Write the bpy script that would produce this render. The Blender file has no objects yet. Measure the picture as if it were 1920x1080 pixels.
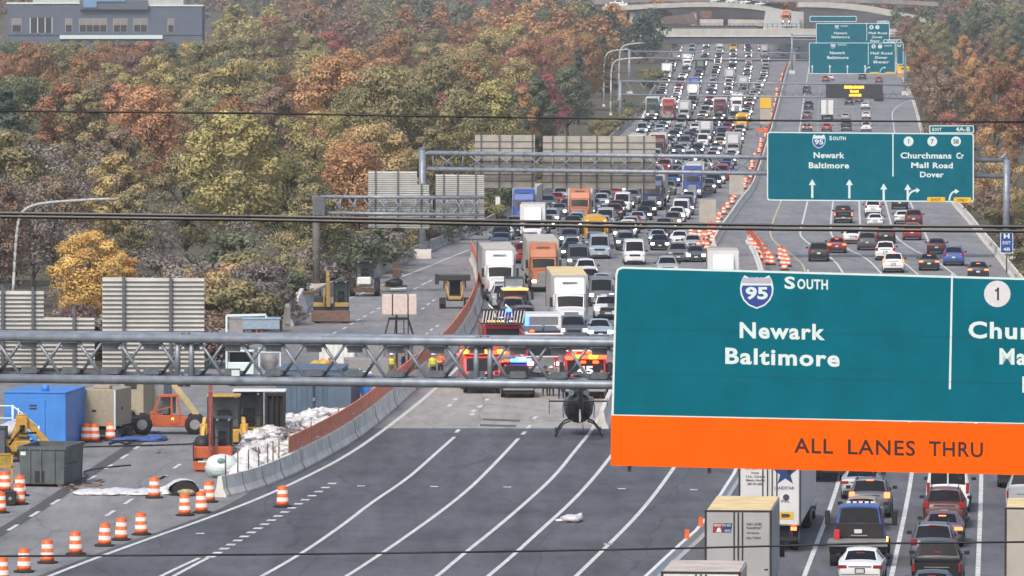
import bpy, bmesh, math, random
from math import radians, sin, cos, pi, atan, tan, sqrt
from mathutils import Vector, Matrix, noise

# ------------------------------------------------------------------ camera, sky, sun, exposure
F, H = 12000.0, 23.1
PITCH = atan(520.0 / F)
sc = bpy.context.scene
COL = sc.collection
cam_d = bpy.data.cameras.new('camera'); cam = bpy.data.objects.new('camera', cam_d); COL.objects.link(cam)
cam_d.sensor_width = 36.0; cam_d.lens = 36.0 * F / 1920.0
cam_d.clip_start = 1.0; cam_d.clip_end = 20000.0
cam.location = (0, 0, H); cam.rotation_euler = (pi / 2 - PITCH, 0, 0)
sc.camera = cam
world = bpy.data.worlds.new('World'); sc.world = world; world.use_nodes = True
wn = world.node_tree; bg = wn.nodes['Background']
sky = wn.nodes.new('ShaderNodeTexSky'); sky.sky_type = 'NISHITA'; sky.sun_disc = False
sky.sun_elevation = radians(48); sky.sun_rotation = radians(205); sky.dust_density = 4.0; sky.ozone_density = 0.6
wn.links.new(sky.outputs[0], bg.inputs[0]); bg.inputs[1].default_value = 0.135
sun_d = bpy.data.lights.new('sun', 'SUN'); sun = bpy.data.objects.new('sun', sun_d); COL.objects.link(sun)
sun_d.energy = 1.5; sun_d.angle = radians(14); sun_d.color = (1.0, 0.95, 0.88)
_az, _el = radians(205), radians(48)
sun.rotation_euler = Vector((sin(_az) * cos(_el), cos(_az) * cos(_el), sin(_el))).to_track_quat('Z', 'Y').to_euler()
sc.view_settings.view_transform = 'Standard'; sc.view_settings.look = 'None'
sc.view_settings.exposure = 0.44; sc.view_settings.gamma = 1.0
sc.render.engine = 'CYCLES'
sc.cycles.max_bounces = 5; sc.cycles.diffuse_bounces = 3; sc.cycles.glossy_bounces = 2; sc.cycles.transmission_bounces = 2

R = random.Random(7)
# ------------------------------------------------------------------ pixel of the photograph -> place on the ground
CP, SP = cos(PITCH), sin(PITCH)
def zg(Y):
    a = (Y - 1090.0) / 45.0
    return 0.0127 * 45.0 * (a if a > 30 else math.log(1 + math.exp(a)))
def ray(px, py):
    u = (px - 960.0) / F; v = (540.0 - py) / F
    return (u, CP + v * SP, -SP + v * CP)
def W(px, py, Y):
    d = ray(px, py); t = Y / d[1]
    return Vector((d[0] * t, Y, H + d[2] * t))
def G(px, py, dz=0.0):
    d = ray(px, py); lo, hi = 40.0, 9000.0
    for _ in range(46):
        t = (lo + hi) / 2
        if H + d[2] * t - zg(d[1] * t) - dz > 0: lo = t
        else: hi = t
    t = (lo + hi) / 2
    return Vector((d[0] * t, d[1] * t, zg(d[1] * t) + dz))
def interp(x, pts):
    if x <= pts[0][0]: return pts[0][1]
    for (a, b), (c, d) in zip(pts, pts[1:]):
        if x <= c: return b + (d - b) * (x - a) / (c - a)
    return pts[-1][1]
def xat(py, pts):                       # x of a traced line (x, y) at a row
    return interp(py, sorted((y, x) for x, y in pts))

# ------------------------------------------------------------------ materials
MATS = {}
def mat(name, col, rough=0.6, metal=0.0, var=0.12, scale=6.0, bump=0.0, emit=None, estr=0.0, spec=0.5, coords='Object', stretch=None, detail=4.0):
    if name in MATS: return MATS[name]
    m = bpy.data.materials.new(name); m.use_nodes = True; nt = m.node_tree; b = nt.nodes['Principled BSDF']
    b.inputs['Roughness'].default_value = rough; b.inputs['Metallic'].default_value = metal
    b.inputs['Specular IOR Level'].default_value = spec
    b.inputs['Base Color'].default_value = (*col, 1)
    if var > 0 or bump > 0:
        tc = nt.nodes.new('ShaderNodeTexCoord'); nz = nt.nodes.new('ShaderNodeTexNoise')
        nz.inputs['Scale'].default_value = scale; nz.inputs['Detail'].default_value = detail
        if stretch:
            mp = nt.nodes.new('ShaderNodeMapping'); mp.inputs['Scale'].default_value = stretch
            nt.links.new(tc.outputs[coords], mp.inputs[0]); nt.links.new(mp.outputs[0], nz.inputs['Vector'])
        else:
            nt.links.new(tc.outputs[coords], nz.inputs['Vector'])
        cr = nt.nodes.new('ShaderNodeValToRGB')
        e = cr.color_ramp.elements
        e[0].position = 0.3; e[1].position = 0.72
        e[0].color = (*[c * (1 - var) for c in col], 1); e[1].color = (*[min(1, c * (1 + var)) for c in col], 1)
        nt.links.new(nz.outputs['Fac'], cr.inputs[0]); nt.links.new(cr.outputs[0], b.inputs['Base Color'])
        if bump > 0:
            bp = nt.nodes.new('ShaderNodeBump'); bp.inputs['Strength'].default_value = bump
            nt.links.new(nz.outputs['Fac'], bp.inputs['Height']); nt.links.new(bp.outputs[0], b.inputs['Normal'])
    if emit:
        b.inputs['Emission Color'].default_value = (*emit, 1); b.inputs['Emission Strength'].default_value = estr
    MATS[name] = m
    return m
def leafmat(name, c1, c2):
    if name in MATS: return MATS[name]
    m = bpy.data.materials.new(name); m.use_nodes = True; nt = m.node_tree; b = nt.nodes['Principled BSDF']
    b.inputs['Roughness'].default_value = 0.75; b.inputs['Specular IOR Level'].default_value = 0.2
    tc = nt.nodes.new('ShaderNodeTexCoord'); nz = nt.nodes.new('ShaderNodeTexNoise'); nz.inputs['Scale'].default_value = 0.55; nz.inputs['Detail'].default_value = 5
    oi = nt.nodes.new('ShaderNodeObjectInfo'); at = nt.nodes.new('ShaderNodeAttribute'); at.attribute_name = 'tone'
    ad = nt.nodes.new('ShaderNodeVectorMath'); ad.operation = 'ADD'
    sc_ = nt.nodes.new('ShaderNodeVectorMath'); sc_.operation = 'SCALE'; sc_.inputs['Scale'].default_value = 37.0
    cmb = nt.nodes.new('ShaderNodeCombineXYZ')
    nt.links.new(oi.outputs['Random'], cmb.inputs[0]); nt.links.new(oi.outputs['Random'], cmb.inputs[1])
    nt.links.new(cmb.outputs[0], sc_.inputs[0]); nt.links.new(tc.outputs['Object'], ad.inputs[0]); nt.links.new(sc_.outputs[0], ad.inputs[1])
    nt.links.new(ad.outputs[0], nz.inputs['Vector'])
    cr = nt.nodes.new('ShaderNodeValToRGB'); e = cr.color_ramp.elements; e[0].position = 0.36; e[1].position = 0.66
    e[0].color = (*c1, 1); e[1].color = (*c2, 1); nt.links.new(nz.outputs['Fac'], cr.inputs[0])
    hs = nt.nodes.new('ShaderNodeHueSaturation'); hs.inputs['Saturation'].default_value = 0.90; nt.links.new(cr.outputs[0], hs.inputs['Color'])
    mr = nt.nodes.new('ShaderNodeMapRange'); mr.inputs['To Min'].default_value = 1.06; mr.inputs['To Max'].default_value = 1.58
    nt.links.new(at.outputs['Fac'], mr.inputs['Value']); nt.links.new(mr.outputs[0], hs.inputs['Value'])
    mh = nt.nodes.new('ShaderNodeMapRange'); mh.inputs['To Min'].default_value = 0.485; mh.inputs['To Max'].default_value = 0.515
    nt.links.new(oi.outputs['Random'], mh.inputs['Value']); nt.links.new(mh.outputs[0], hs.inputs['Hue'])
    nt.links.new(hs.outputs[0], b.inputs['Base Color'])
    tl = nt.nodes.new('ShaderNodeBsdfTranslucent'); mx = nt.nodes.new('ShaderNodeMixShader'); mx.inputs[0].default_value = 0.36
    nt.links.new(hs.outputs[0], tl.inputs['Color']); nt.links.new(b.outputs[0], mx.inputs[1]); nt.links.new(tl.outputs[0], mx.inputs[2]); nt.links.new(mx.outputs[0], nt.nodes['Material Output'].inputs['Surface'])
    MATS[name] = m
    return m

# ------------------------------------------------------------------ mesh builder
class MB:
    def __init__(s): s.v = []; s.f = []; s.m = []; s.sm = []
    def add(s, vs, fs, mi=0, smooth=False):
        n = len(s.v); s.v += [tuple(v) for v in vs]
        for f in fs: s.f.append(tuple(i + n for i in f)); s.m.append(mi); s.sm.append(smooth)
        return s
    def box(s, c, d, mi=0, M=None):
        x, y, z = c; a, b, e = d[0] / 2, d[1] / 2, d[2] / 2
        vs = [Vector((i * a, j * b, k * e)) for k in (-1, 1) for j in (-1, 1) for i in (-1, 1)]
        if M is not None: vs = [M @ v for v in vs]
        vs = [v + Vector(c) for v in vs]
        return s.add(vs, [(0, 2, 3, 1), (4, 5, 7, 6), (0, 1, 5, 4), (2, 6, 7, 3), (0, 4, 6, 2), (1, 3, 7, 5)], mi)
    def b6(s, x0, x1, y0, y1, z0, z1, mi=0):
        return s.box(((x0 + x1) / 2, (y0 + y1) / 2, (z0 + z1) / 2), (x1 - x0, y1 - y0, z1 - z0), mi)
    def tube(s, p, q, r, n=8, r2=None, mi=0):
        p, q = Vector(p), Vector(q); ax = (q - p)
        if ax.length < 1e-6: return s
        ax.normalize(); t = Vector((0, 0, 1)) if abs(ax.z) < 0.9 else Vector((1, 0, 0))
        u = ax.cross(t).normalized(); w = ax.cross(u); r2 = r if r2 is None else r2
        vs = [p + (u * cos(2 * pi * i / n) + w * sin(2 * pi * i / n)) * r for i in range(n)] + [q + (u * cos(2 * pi * i / n) + w * sin(2 * pi * i / n)) * r2 for i in range(n)]
        s.add(vs, [(i, (i + 1) % n, n + (i + 1) % n, n + i) for i in range(n)], mi, True)
        k = len(s.v) - 2 * n
        s.f.append(tuple(k + i for i in range(n - 1, -1, -1))); s.m.append(mi); s.sm.append(False)
        s.f.append(tuple(k + n + i for i in range(n))); s.m.append(mi); s.sm.append(False)
        return s
    def path(s, pts, r, n=6, mi=0):
        for a, b in zip(pts, pts[1:]):
            ra, rb = (r, r) if not isinstance(r, list) else (r[pts.index(a)], r[pts.index(b)])
            s.tube(a, b, ra, n, rb, mi)
        return s
    def bar(s, p, q, w, h, mi=0):
        p, q = Vector(p), Vector(q); ax = (q - p).normalized(); t = Vector((0, 0, 1)) if abs(ax.z) < 0.95 else Vector((0, 1, 0))
        u = ax.cross(t).normalized() * w / 2; k = u.cross(ax).normalized() * h / 2
        vs = [e + a * u + b * k for e in (p, q) for a, b in ((-1, -1), (1, -1), (1, 1), (-1, 1))]
        return s.add(vs, [(0, 1, 2, 3), (7, 6, 5, 4), (0, 4, 5, 1), (1, 5, 6, 2), (2, 6, 7, 3), (3, 7, 4, 0)], mi)
    def prism(s, poly, fn, d0, d1, mi=0):       # 2-D outline pushed from d0 to d1; fn(a, b, d) -> point
        n = len(poly)
        vs = [fn(a, b, d0) for a, b in poly] + [fn(a, b, d1) for a, b in poly]
        return s.add(vs, [tuple(range(n)), tuple(range(2 * n - 1, n - 1, -1))] + [(i, n + i, n + (i + 1) % n, (i + 1) % n) for i in range(n)], mi)
    def lathe(s, prof, n=16, c=(0, 0, 0), mis=None, axis='z'):
        vs = []
        for r, z in prof:
            for i in range(n):
                a = 2 * pi * i / n; x, y = r * cos(a), r * sin(a)
                vs.append((c[0] + x, c[1] + y, c[2] + z) if axis == 'z' else ((c[0] + z, c[1] + x, c[2] + y) if axis == 'x' else (c[0] + x, c[1] + z, c[2] + y)))
        k0 = len(s.v); s.v += vs
        for j in range(len(prof) - 1):
            for i in range(n):
                s.f.append((k0 + j * n + i, k0 + j * n + (i + 1) % n, k0 + (j + 1) * n + (i + 1) % n, k0 + (j + 1) * n + i)); s.m.append(mis[j] if mis else 0); s.sm.append(True)
        s.f.append(tuple(k0 + i for i in range(n - 1, -1, -1))); s.m.append(mis[0] if mis else 0); s.sm.append(False)
        s.f.append(tuple(k0 + (len(prof) - 1) * n + i for i in range(n))); s.m.append(mis[-1] if mis else 0); s.sm.append(False)
        return s
    def loft(s, rings, mi=0, cap=True, smooth=True):
        n = len(rings[0]); k0 = len(s.v)
        for r in rings: s.v += [tuple(p) for p in r]
        for j in range(len(rings) - 1):
            for i in range(n):
                s.f.append((k0 + j * n + i, k0 + j * n + (i + 1) % n, k0 + (j + 1) * n + (i + 1) % n, k0 + (j + 1) * n + i)); s.m.append(mi); s.sm.append(smooth)
        if cap:
            s.f.append(tuple(k0 + i for i in range(n - 1, -1, -1))); s.m.append(mi); s.sm.append(False)
            s.f.append(tuple(k0 + (len(rings) - 1) * n + i for i in range(n))); s.m.append(mi); s.sm.append(False)
        return s
    def blob(s, c, r, seed=0, amp=0.25, fr=1.2, nu=14, nv=10, mi=0, flat=None):
        vs = []
        for j in range(nv + 1):
            th = pi * j / nv
            for i in range(nu):
                ph = 2 * pi * i / nu
                d = Vector((sin(th) * cos(ph), sin(th) * sin(ph), cos(th)))
                k = 1 + amp * noise.noise(d * fr + Vector((seed * 3.1, seed * 1.7, seed))) + amp * 0.5 * noise.noise(d * fr * 3.3 + Vector((seed, seed * 2.3, 0)))
                z = d.z * r[2] * k
                if flat is not None and z < -flat: z = -flat
                vs.append((c[0] + d.x * r[0] * k, c[1] + d.y * r[1] * k, c[2] + z))
        k0 = len(s.v); s.v += vs
        for j in range(nv):
            for i in range(nu):
                s.f.append((k0 + j * nu + i, k0 + (j + 1) * nu + i, k0 + (j + 1) * nu + (i + 1) % nu, k0 + j * nu + (i + 1) % nu)); s.m.append(mi); s.sm.append(True)
        return s
    def mesh(s, name, bevel=0.0, sharp=38):
        me = bpy.data.meshes.new(name); me.from_pydata(s.v, [], s.f)
        me.polygons.foreach_set('material_index', s.m); me.polygons.foreach_set('use_smooth', s.sm); me.update()
        bm = bmesh.new(); bm.from_mesh(me)
        bmesh.ops.remove_doubles(bm, verts=bm.verts, dist=1e-5)
        bmesh.ops.recalc_face_normals(bm, faces=bm.faces)
        if bevel > 0:
            ed = [e for e in bm.edges if len(e.link_faces) == 2 and e.calc_face_angle(0) > radians(35)]
            bmesh.ops.bevel(bm, geom=ed, offset=bevel, segments=1, affect='EDGES', clamp_overlap=True)
        bm.to_mesh(me); bm.free()
        return me
    def build(s, name, mats, parent=None, bevel=0.0, **kw):
        me = s.mesh(name, bevel)
        return link(name, me, mats, parent, **kw)

def link(name, me, mats, parent=None, label=None, cat=None, group=None, kind=None, loc=None):
    o = bpy.data.objects.new(name, me); COL.objects.link(o)
    if me is not None and mats is not None:
        if not isinstance(mats, (list, tuple)): mats = [mats]
        if len(me.materials) == 0:
            for m in mats: me.materials.append(m)
        for i, m in enumerate(mats):
            if i < len(me.materials) and me.materials[i] != m:
                o.material_slots[i].link = 'OBJECT'; o.material_slots[i].material = m
    if parent is not None: o.parent = parent
    if loc is not None: o.location = loc
    if label: tag(o, label, cat, group)
    if kind: o['kind'] = kind
    return o
USED = set()
def tag(o, label, cat, group=None, share=False):
    if not share and label in USED: print('LABEL AGAIN', label)
    USED.add(label)
    o['label'] = label; o['category'] = cat
    if group: o['group'] = group
def thing(name, label, cat, loc=(0, 0, 0), rz=0.0, group=None, share=False):
    o = bpy.data.objects.new(name, None); COL.objects.link(o); o.empty_display_size = 0.3
    o.location = loc; o.rotation_euler = (0, 0, rz); tag(o, label, cat, group, share)
    return o
def ordn(i):
    w = ['zeroth', 'first', 'second', 'third', 'fourth', 'fifth', 'sixth', 'seventh', 'eighth', 'ninth', 'tenth', 'eleventh', 'twelfth']
    if i < len(w): return w[i]
    return '%d%s' % (i, 'th' if 10 <= i % 100 <= 20 else {1: 'st', 2: 'nd', 3: 'rd'}.get(i % 10, 'th'))

TXT = {}
def text_geo(s, bold=0.0, space=1.0):
    k = (s, bold, space)
    if k in TXT: return TXT[k]
    cu = bpy.data.curves.new('t', 'FONT'); cu.body = s; cu.offset = bold; cu.space_character = space; cu.resolution_u = 3
    o = bpy.data.objects.new('t', cu); COL.objects.link(o)
    dg = bpy.context.evaluated_depsgraph_get(); me = bpy.data.meshes.new_from_object(o.evaluated_get(dg))
    vs = [(v.co.x, v.co.y) for v in me.vertices]; fs = [tuple(p.vertices) for p in me.polygons]
    bpy.data.objects.remove(o); bpy.data.curves.remove(cu); bpy.data.meshes.remove(me)
    x0 = min(v[0] for v in vs); x1 = max(v[0] for v in vs); 
    TXT[k] = ([(v[0] - x0, v[1]) for v in vs], fs, x1 - x0)
    return TXT[k]
CAP = 0.729                                # cap height of the built-in face
def put_text(mb, s, o, ux, uz, w, h, bold=0.0, space=1.0, mi=0):   # o: baseline start, ux/uz unit vectors, w wide, cap height h
    vs, fs, tw = text_geo(s, bold, space)
    mb.add([o + ux * (x / tw * w) + uz * (y / CAP * h) for x, y in vs], fs, mi)
class Plane:                               # a flat panel found from traced pixels at a chosen distance
    def __init__(s, tl, tr, bl, Y0, Y1=None):
        Y1 = Y0 if Y1 is None else Y1
        s.o = W(*tl, Y0); s.u = W(*tr, Y1) - s.o; s.w = W(*bl, Y0) - s.o
        s.n = s.u.cross(s.w).normalized()
        if s.n.y > 0: s.n = -s.n
    def at(s, px, py, off=0.0):
        d = Vector(ray(px, py)); c = Vector((0, 0, H))
        t = (s.o - c).dot(s.n) / d.dot(s.n)
        return c + d * t + s.n * off
    def poly(s, mb, pts, off, mi=0, thick=0.0):
        a = [s.at(x, y, off) for x, y in pts]; n = len(a)
        if thick <= 0: mb.add(a, [tuple(range(n))], mi); return
        b = [p - s.n * thick for p in a]
        mb.add(a + b, [tuple(range(n)), tuple(range(2 * n - 1, n - 1, -1))] + [(i, n + i, n + (i + 1) % n, (i + 1) % n) for i in range(n)], mi)
    def text(s, mb, t, x0, x1, yb, h, off, mi=0, bold=0.0, space=1.0, slope=0.0):
        o = s.at(x0, yb, off); e = s.at(x1, yb + slope * (x1 - x0), off); q = s.at(x0, yb - h, off)
        put_text(mb, t, o, (e - o).normalized(), (q - o).normalized(), (e - o).length, (q - o).length, bold, space, mi)
def rrect(x0, y0, x1, y1, r, n=4, sl=0.0):
    out = []
    for cx, cy, a0 in ((x1 - r, y0 + r, -90), (x1 - r, y1 - r, 0), (x0 + r, y1 - r, 90), (x0 + r, y0 + r, 180)):
        for i in range(n + 1):
            a = radians(a0 + 90 * i / n); X = cx + r * cos(a); out.append((X, cy + r * sin(a) + sl * (X - x0)))
    return out
def circle(cx, cy, r, n=20): return [(cx + r * cos(2 * pi * i / n), cy + r * sin(2 * pi * i / n)) for i in range(n)]

# common materials
M_glass = mat('window_glass', (0.010, 0.012, 0.016), 0.16, var=0.3, scale=2.5, spec=0.22)
M_glassb = mat('window_glass_pale', (0.13, 0.16, 0.17), 0.15, var=0.25, scale=1.5)
M_black = mat('black_plastic', (0.018, 0.018, 0.02), 0.5, var=0.2)
M_tyre = mat('tyre_rubber', (0.02, 0.02, 0.021), 0.85, var=0.2)
M_rim = mat('rim_metal', (0.35, 0.35, 0.36), 0.4, 0.7)
M_chrome = mat('chrome', (0.55, 0.56, 0.58), 0.25, 0.9, var=0.05)
M_head = mat('headlight_lit', (0.9, 0.9, 0.85), 0.2, var=0, emit=(1.0, 0.93, 0.78), estr=5.0)
M_heado = mat('headlight_lens', (0.6, 0.62, 0.65), 0.12, var=0)
M_tail = mat('tail_lens', (0.32, 0.02, 0.015), 0.2, var=0)
M_tailon = mat('tail_lit', (0.6, 0.05, 0.02), 0.2, var=0, emit=(1.0, 0.16, 0.05), estr=3.5)
M_amber = mat('amber_lit', (0.8, 0.3, 0.03), 0.2, var=0, emit=(1.0, 0.36, 0.04), estr=6.0)
M_redlit = mat('red_beacon_halo', (0.8, 0.08, 0.03), 0.2, var=0, emit=(1.0, 0.045, 0.012), estr=5.0)
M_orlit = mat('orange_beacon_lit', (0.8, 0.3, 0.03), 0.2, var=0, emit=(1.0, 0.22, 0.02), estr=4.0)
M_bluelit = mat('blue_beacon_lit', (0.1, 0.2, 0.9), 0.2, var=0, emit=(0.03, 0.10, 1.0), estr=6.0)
M_whitelit = mat('white_beacon_lit', (0.8, 0.9, 1.0), 0.2, var=0, emit=(0.6, 0.8, 1.0), estr=3.0)
M_plate = mat('number_plate', (0.6, 0.62, 0.6), 0.5, var=0.05)
M_steel = mat('galvanised_steel', (0.235, 0.27, 0.32), 0.42, 0.25, var=0.24, scale=2.2, bump=0.03, detail=8)
M_steeld = mat('dark_steel_shadow', (0.12, 0.135, 0.155), 0.6, 0.2, var=0.2)  # dark steel; on the truss gussets the tone also paints in shade
M_conc = mat('concrete', (0.64, 0.615, 0.565), 0.9, var=0.22, scale=1.1, bump=0.1)
M_concd = mat('weathered_concrete', (0.38, 0.365, 0.335), 0.9, var=0.25, scale=0.9, bump=0.1)
M_white = mat('white_paint', (0.72, 0.73, 0.72), 0.5, var=0.1, scale=3)
M_orange = mat('orange_plastic', (0.75, 0.13, 0.025), 0.45, var=0.14, scale=9)
M_yellow = mat('machine_yellow', (0.50, 0.29, 0.05), 0.45, var=0.2, scale=5)
M_wood = mat('timber', (0.25, 0.16, 0.09), 0.8, var=0.3)
M_rust = mat('rusty_steel', (0.12, 0.075, 0.055), 0.8, var=0.4, scale=4)
# ------------------------------------------------------------------ traced lines of the place (photograph pixels, found again on the ground)
BAR = [(250, 700), (430, 628), (520, 604), (560, 585), (600, 562), (640, 545), (690, 525), (735, 502), (780, 482), (830, 461), (870, 446), (900, 433), (940, 412), (975, 397), (1010, 378), (1052, 345), (1088, 315), (1118, 288), (1148, 262), (1174, 238), (1200, 210), (1222, 180), (1238, 150), (1250, 120), (1262, 95), (1272, 80)]
REDGE = [(2250, 1130), (2250, 760), (1990, 620), (1940, 565), (1892, 509), (1872, 481), (1844, 450), (1817, 414), (1789, 384), (1762, 340), (1742, 290), (1726, 240), (1718, 205), (1706, 175), (1690, 140), (1672, 100), (1660, 80)]
MESH = [(412, 932), (440, 926), (478, 915), (512, 902), (545, 887), (600, 859), (650, 830), (690, 801), (725, 771), (760, 740), (800, 706), (835, 676), (862, 642), (884, 606), (897, 570), (901, 540), (896, 510), (886, 488)]
MEDIAN = [(1482, 120), (1475, 138), (1469, 160), (1462, 190), (1453, 225), (1444, 255), (1433, 292), (1422, 327), (1409, 360), (1388, 385), (1367, 417), (1354, 434), (1338, 462)]
L0 = [(40, 1105), (90, 1080), (250, 1020), (380, 975), (485, 935), (560, 901), (650, 855), (720, 806), (755, 779), (800, 743), (842, 705), (880, 668)]
L1 = [(445, 1105), (491, 1080), (562, 1040), (646, 982), (695, 943), (762, 899), (805, 861), (852, 819)]
L2 = [(610, 1105), (650, 1080), (718, 1036), (775, 996), (820, 964), (880, 917), (930, 867), (972, 822)]
L3 = [(775, 1115), (820, 1080), (872, 1036), (930, 990), (985, 943), (1040, 893), (1078, 845), (1109, 808), (1130, 770), (1150, 735)]
L4 = [(880, 1112), (915, 1080), (960, 1043), (1010, 997), (1070, 943), (1110, 900), (1146, 855), (1180, 808)]
L5 = [(1045, 1115), (1080, 1080), (1165, 998), (1215, 944), (1262, 880), (1300, 820)]
ROADSIDE = [(1150, 1160), (1200, 1110), (1267, 1046), (1317, 1002), (1350, 945), (1385, 890), (1402, 830), (1416, 760), (1426, 690), (1432, 620), (1434, 560), (1430, 515), (1418, 478), (1402, 452)]
NS = [[(1505, 1088), (1581, 889), (1585, 800), (1520, 640), (1515, 505), (1486, 478), (1455, 457), (1442, 439), (1450, 412), (1464, 378), (1476, 330), (1489, 285), (1500, 240), (1505, 200), (1511, 160), (1519, 115), (1524, 88)],
      [(1670, 1088), (1712, 889), (1715, 800), (1640, 640), (1580, 505), (1553, 478), (1519, 459), (1501, 443), (1500, 434), (1506, 412), (1514, 378), (1520, 330), (1527, 285), (1533, 240), (1535, 200), (1538, 160), (1543, 115), (1546, 88)],
      [(1833, 1088), (1841, 889), (1838, 800), (1760, 640), (1647, 505), (1622, 482), (1589, 467), (1567, 450), (1557, 439), (1558, 412), (1562, 378), (1563, 330), (1565, 285), (1567, 240), (1567, 200), (1567, 160), (1568, 115), (1568, 88)],
      [(1998, 1088), (1972, 889), (1960, 800), (1860, 640), (1711, 505), (1681, 482), (1650, 467), (1625, 452), (1615, 439), (1612, 412), (1611, 378), (1607, 330), (1603, 285), (1600, 240), (1598, 200), (1595, 160), (1592, 115), (1590, 88)],
      [(2160, 1088), (2100, 889), (2080, 800), (1940, 640), (1780, 506), (1750, 486), (1719, 472), (1689, 453), (1677, 440), (1669, 414), (1660, 378), (1650, 330), (1641, 285), (1634, 240), (1629, 200), (1622, 160), (1616, 115), (1612, 88)]]

def grid_sheet(name, rows, xl, xr, dz, m, nc=8, kind='structure'):
    mb = MB(); n = nc + 1
    for py in rows:
        a, b = xl(py), xr(py)
        for i in range(n): mb.v.append(tuple(G(a + (b - a) * i / nc, py, dz)))
    for j in range(len(rows) - 1):
        for i in range(nc):
            mb.f.append((j * n + i, j * n + i + 1, (j + 1) * n + i + 1, (j + 1) * n + i)); mb.m.append(0); mb.sm.append(True)
    return mb.build(name, m, kind=kind)
def frange(a, b, s):
    out = []; x = a
    while x < b: out.append(x); x += s
    return out + [b]
ROWS = frange(76, 140, 2) + frange(143, 500, 5)[1:] + frange(510, 1180, 12)[1:]

# ground of the woods and verges: one sheet out past the horizon of the picture
M_earth = mat('leaf_litter_and_grass', (0.085, 0.075, 0.045), 0.95, var=0.45, scale=0.25, bump=0.3)
mb = MB(); ys = [30, 60, 100, 150] + [200 + 40 * i for i in range(70)] + [3100 + 200 * i for i in range(16)]
xs = [-1500, -600, -250, -120, -60, 0, 60, 120, 250, 600, 1500]
for y in ys:
    for x in xs: mb.v.append((x, y, zg(y) - 0.05))
nx = len(xs)
for j in range(len(ys) - 1):
    for i in range(nx - 1):
        mb.f.append((j * nx + i, j * nx + i + 1, (j + 1) * nx + i + 1, (j + 1) * nx + i)); mb.m.append(0); mb.sm.append(True)
mb.build('ground', M_earth, kind='structure')

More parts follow.
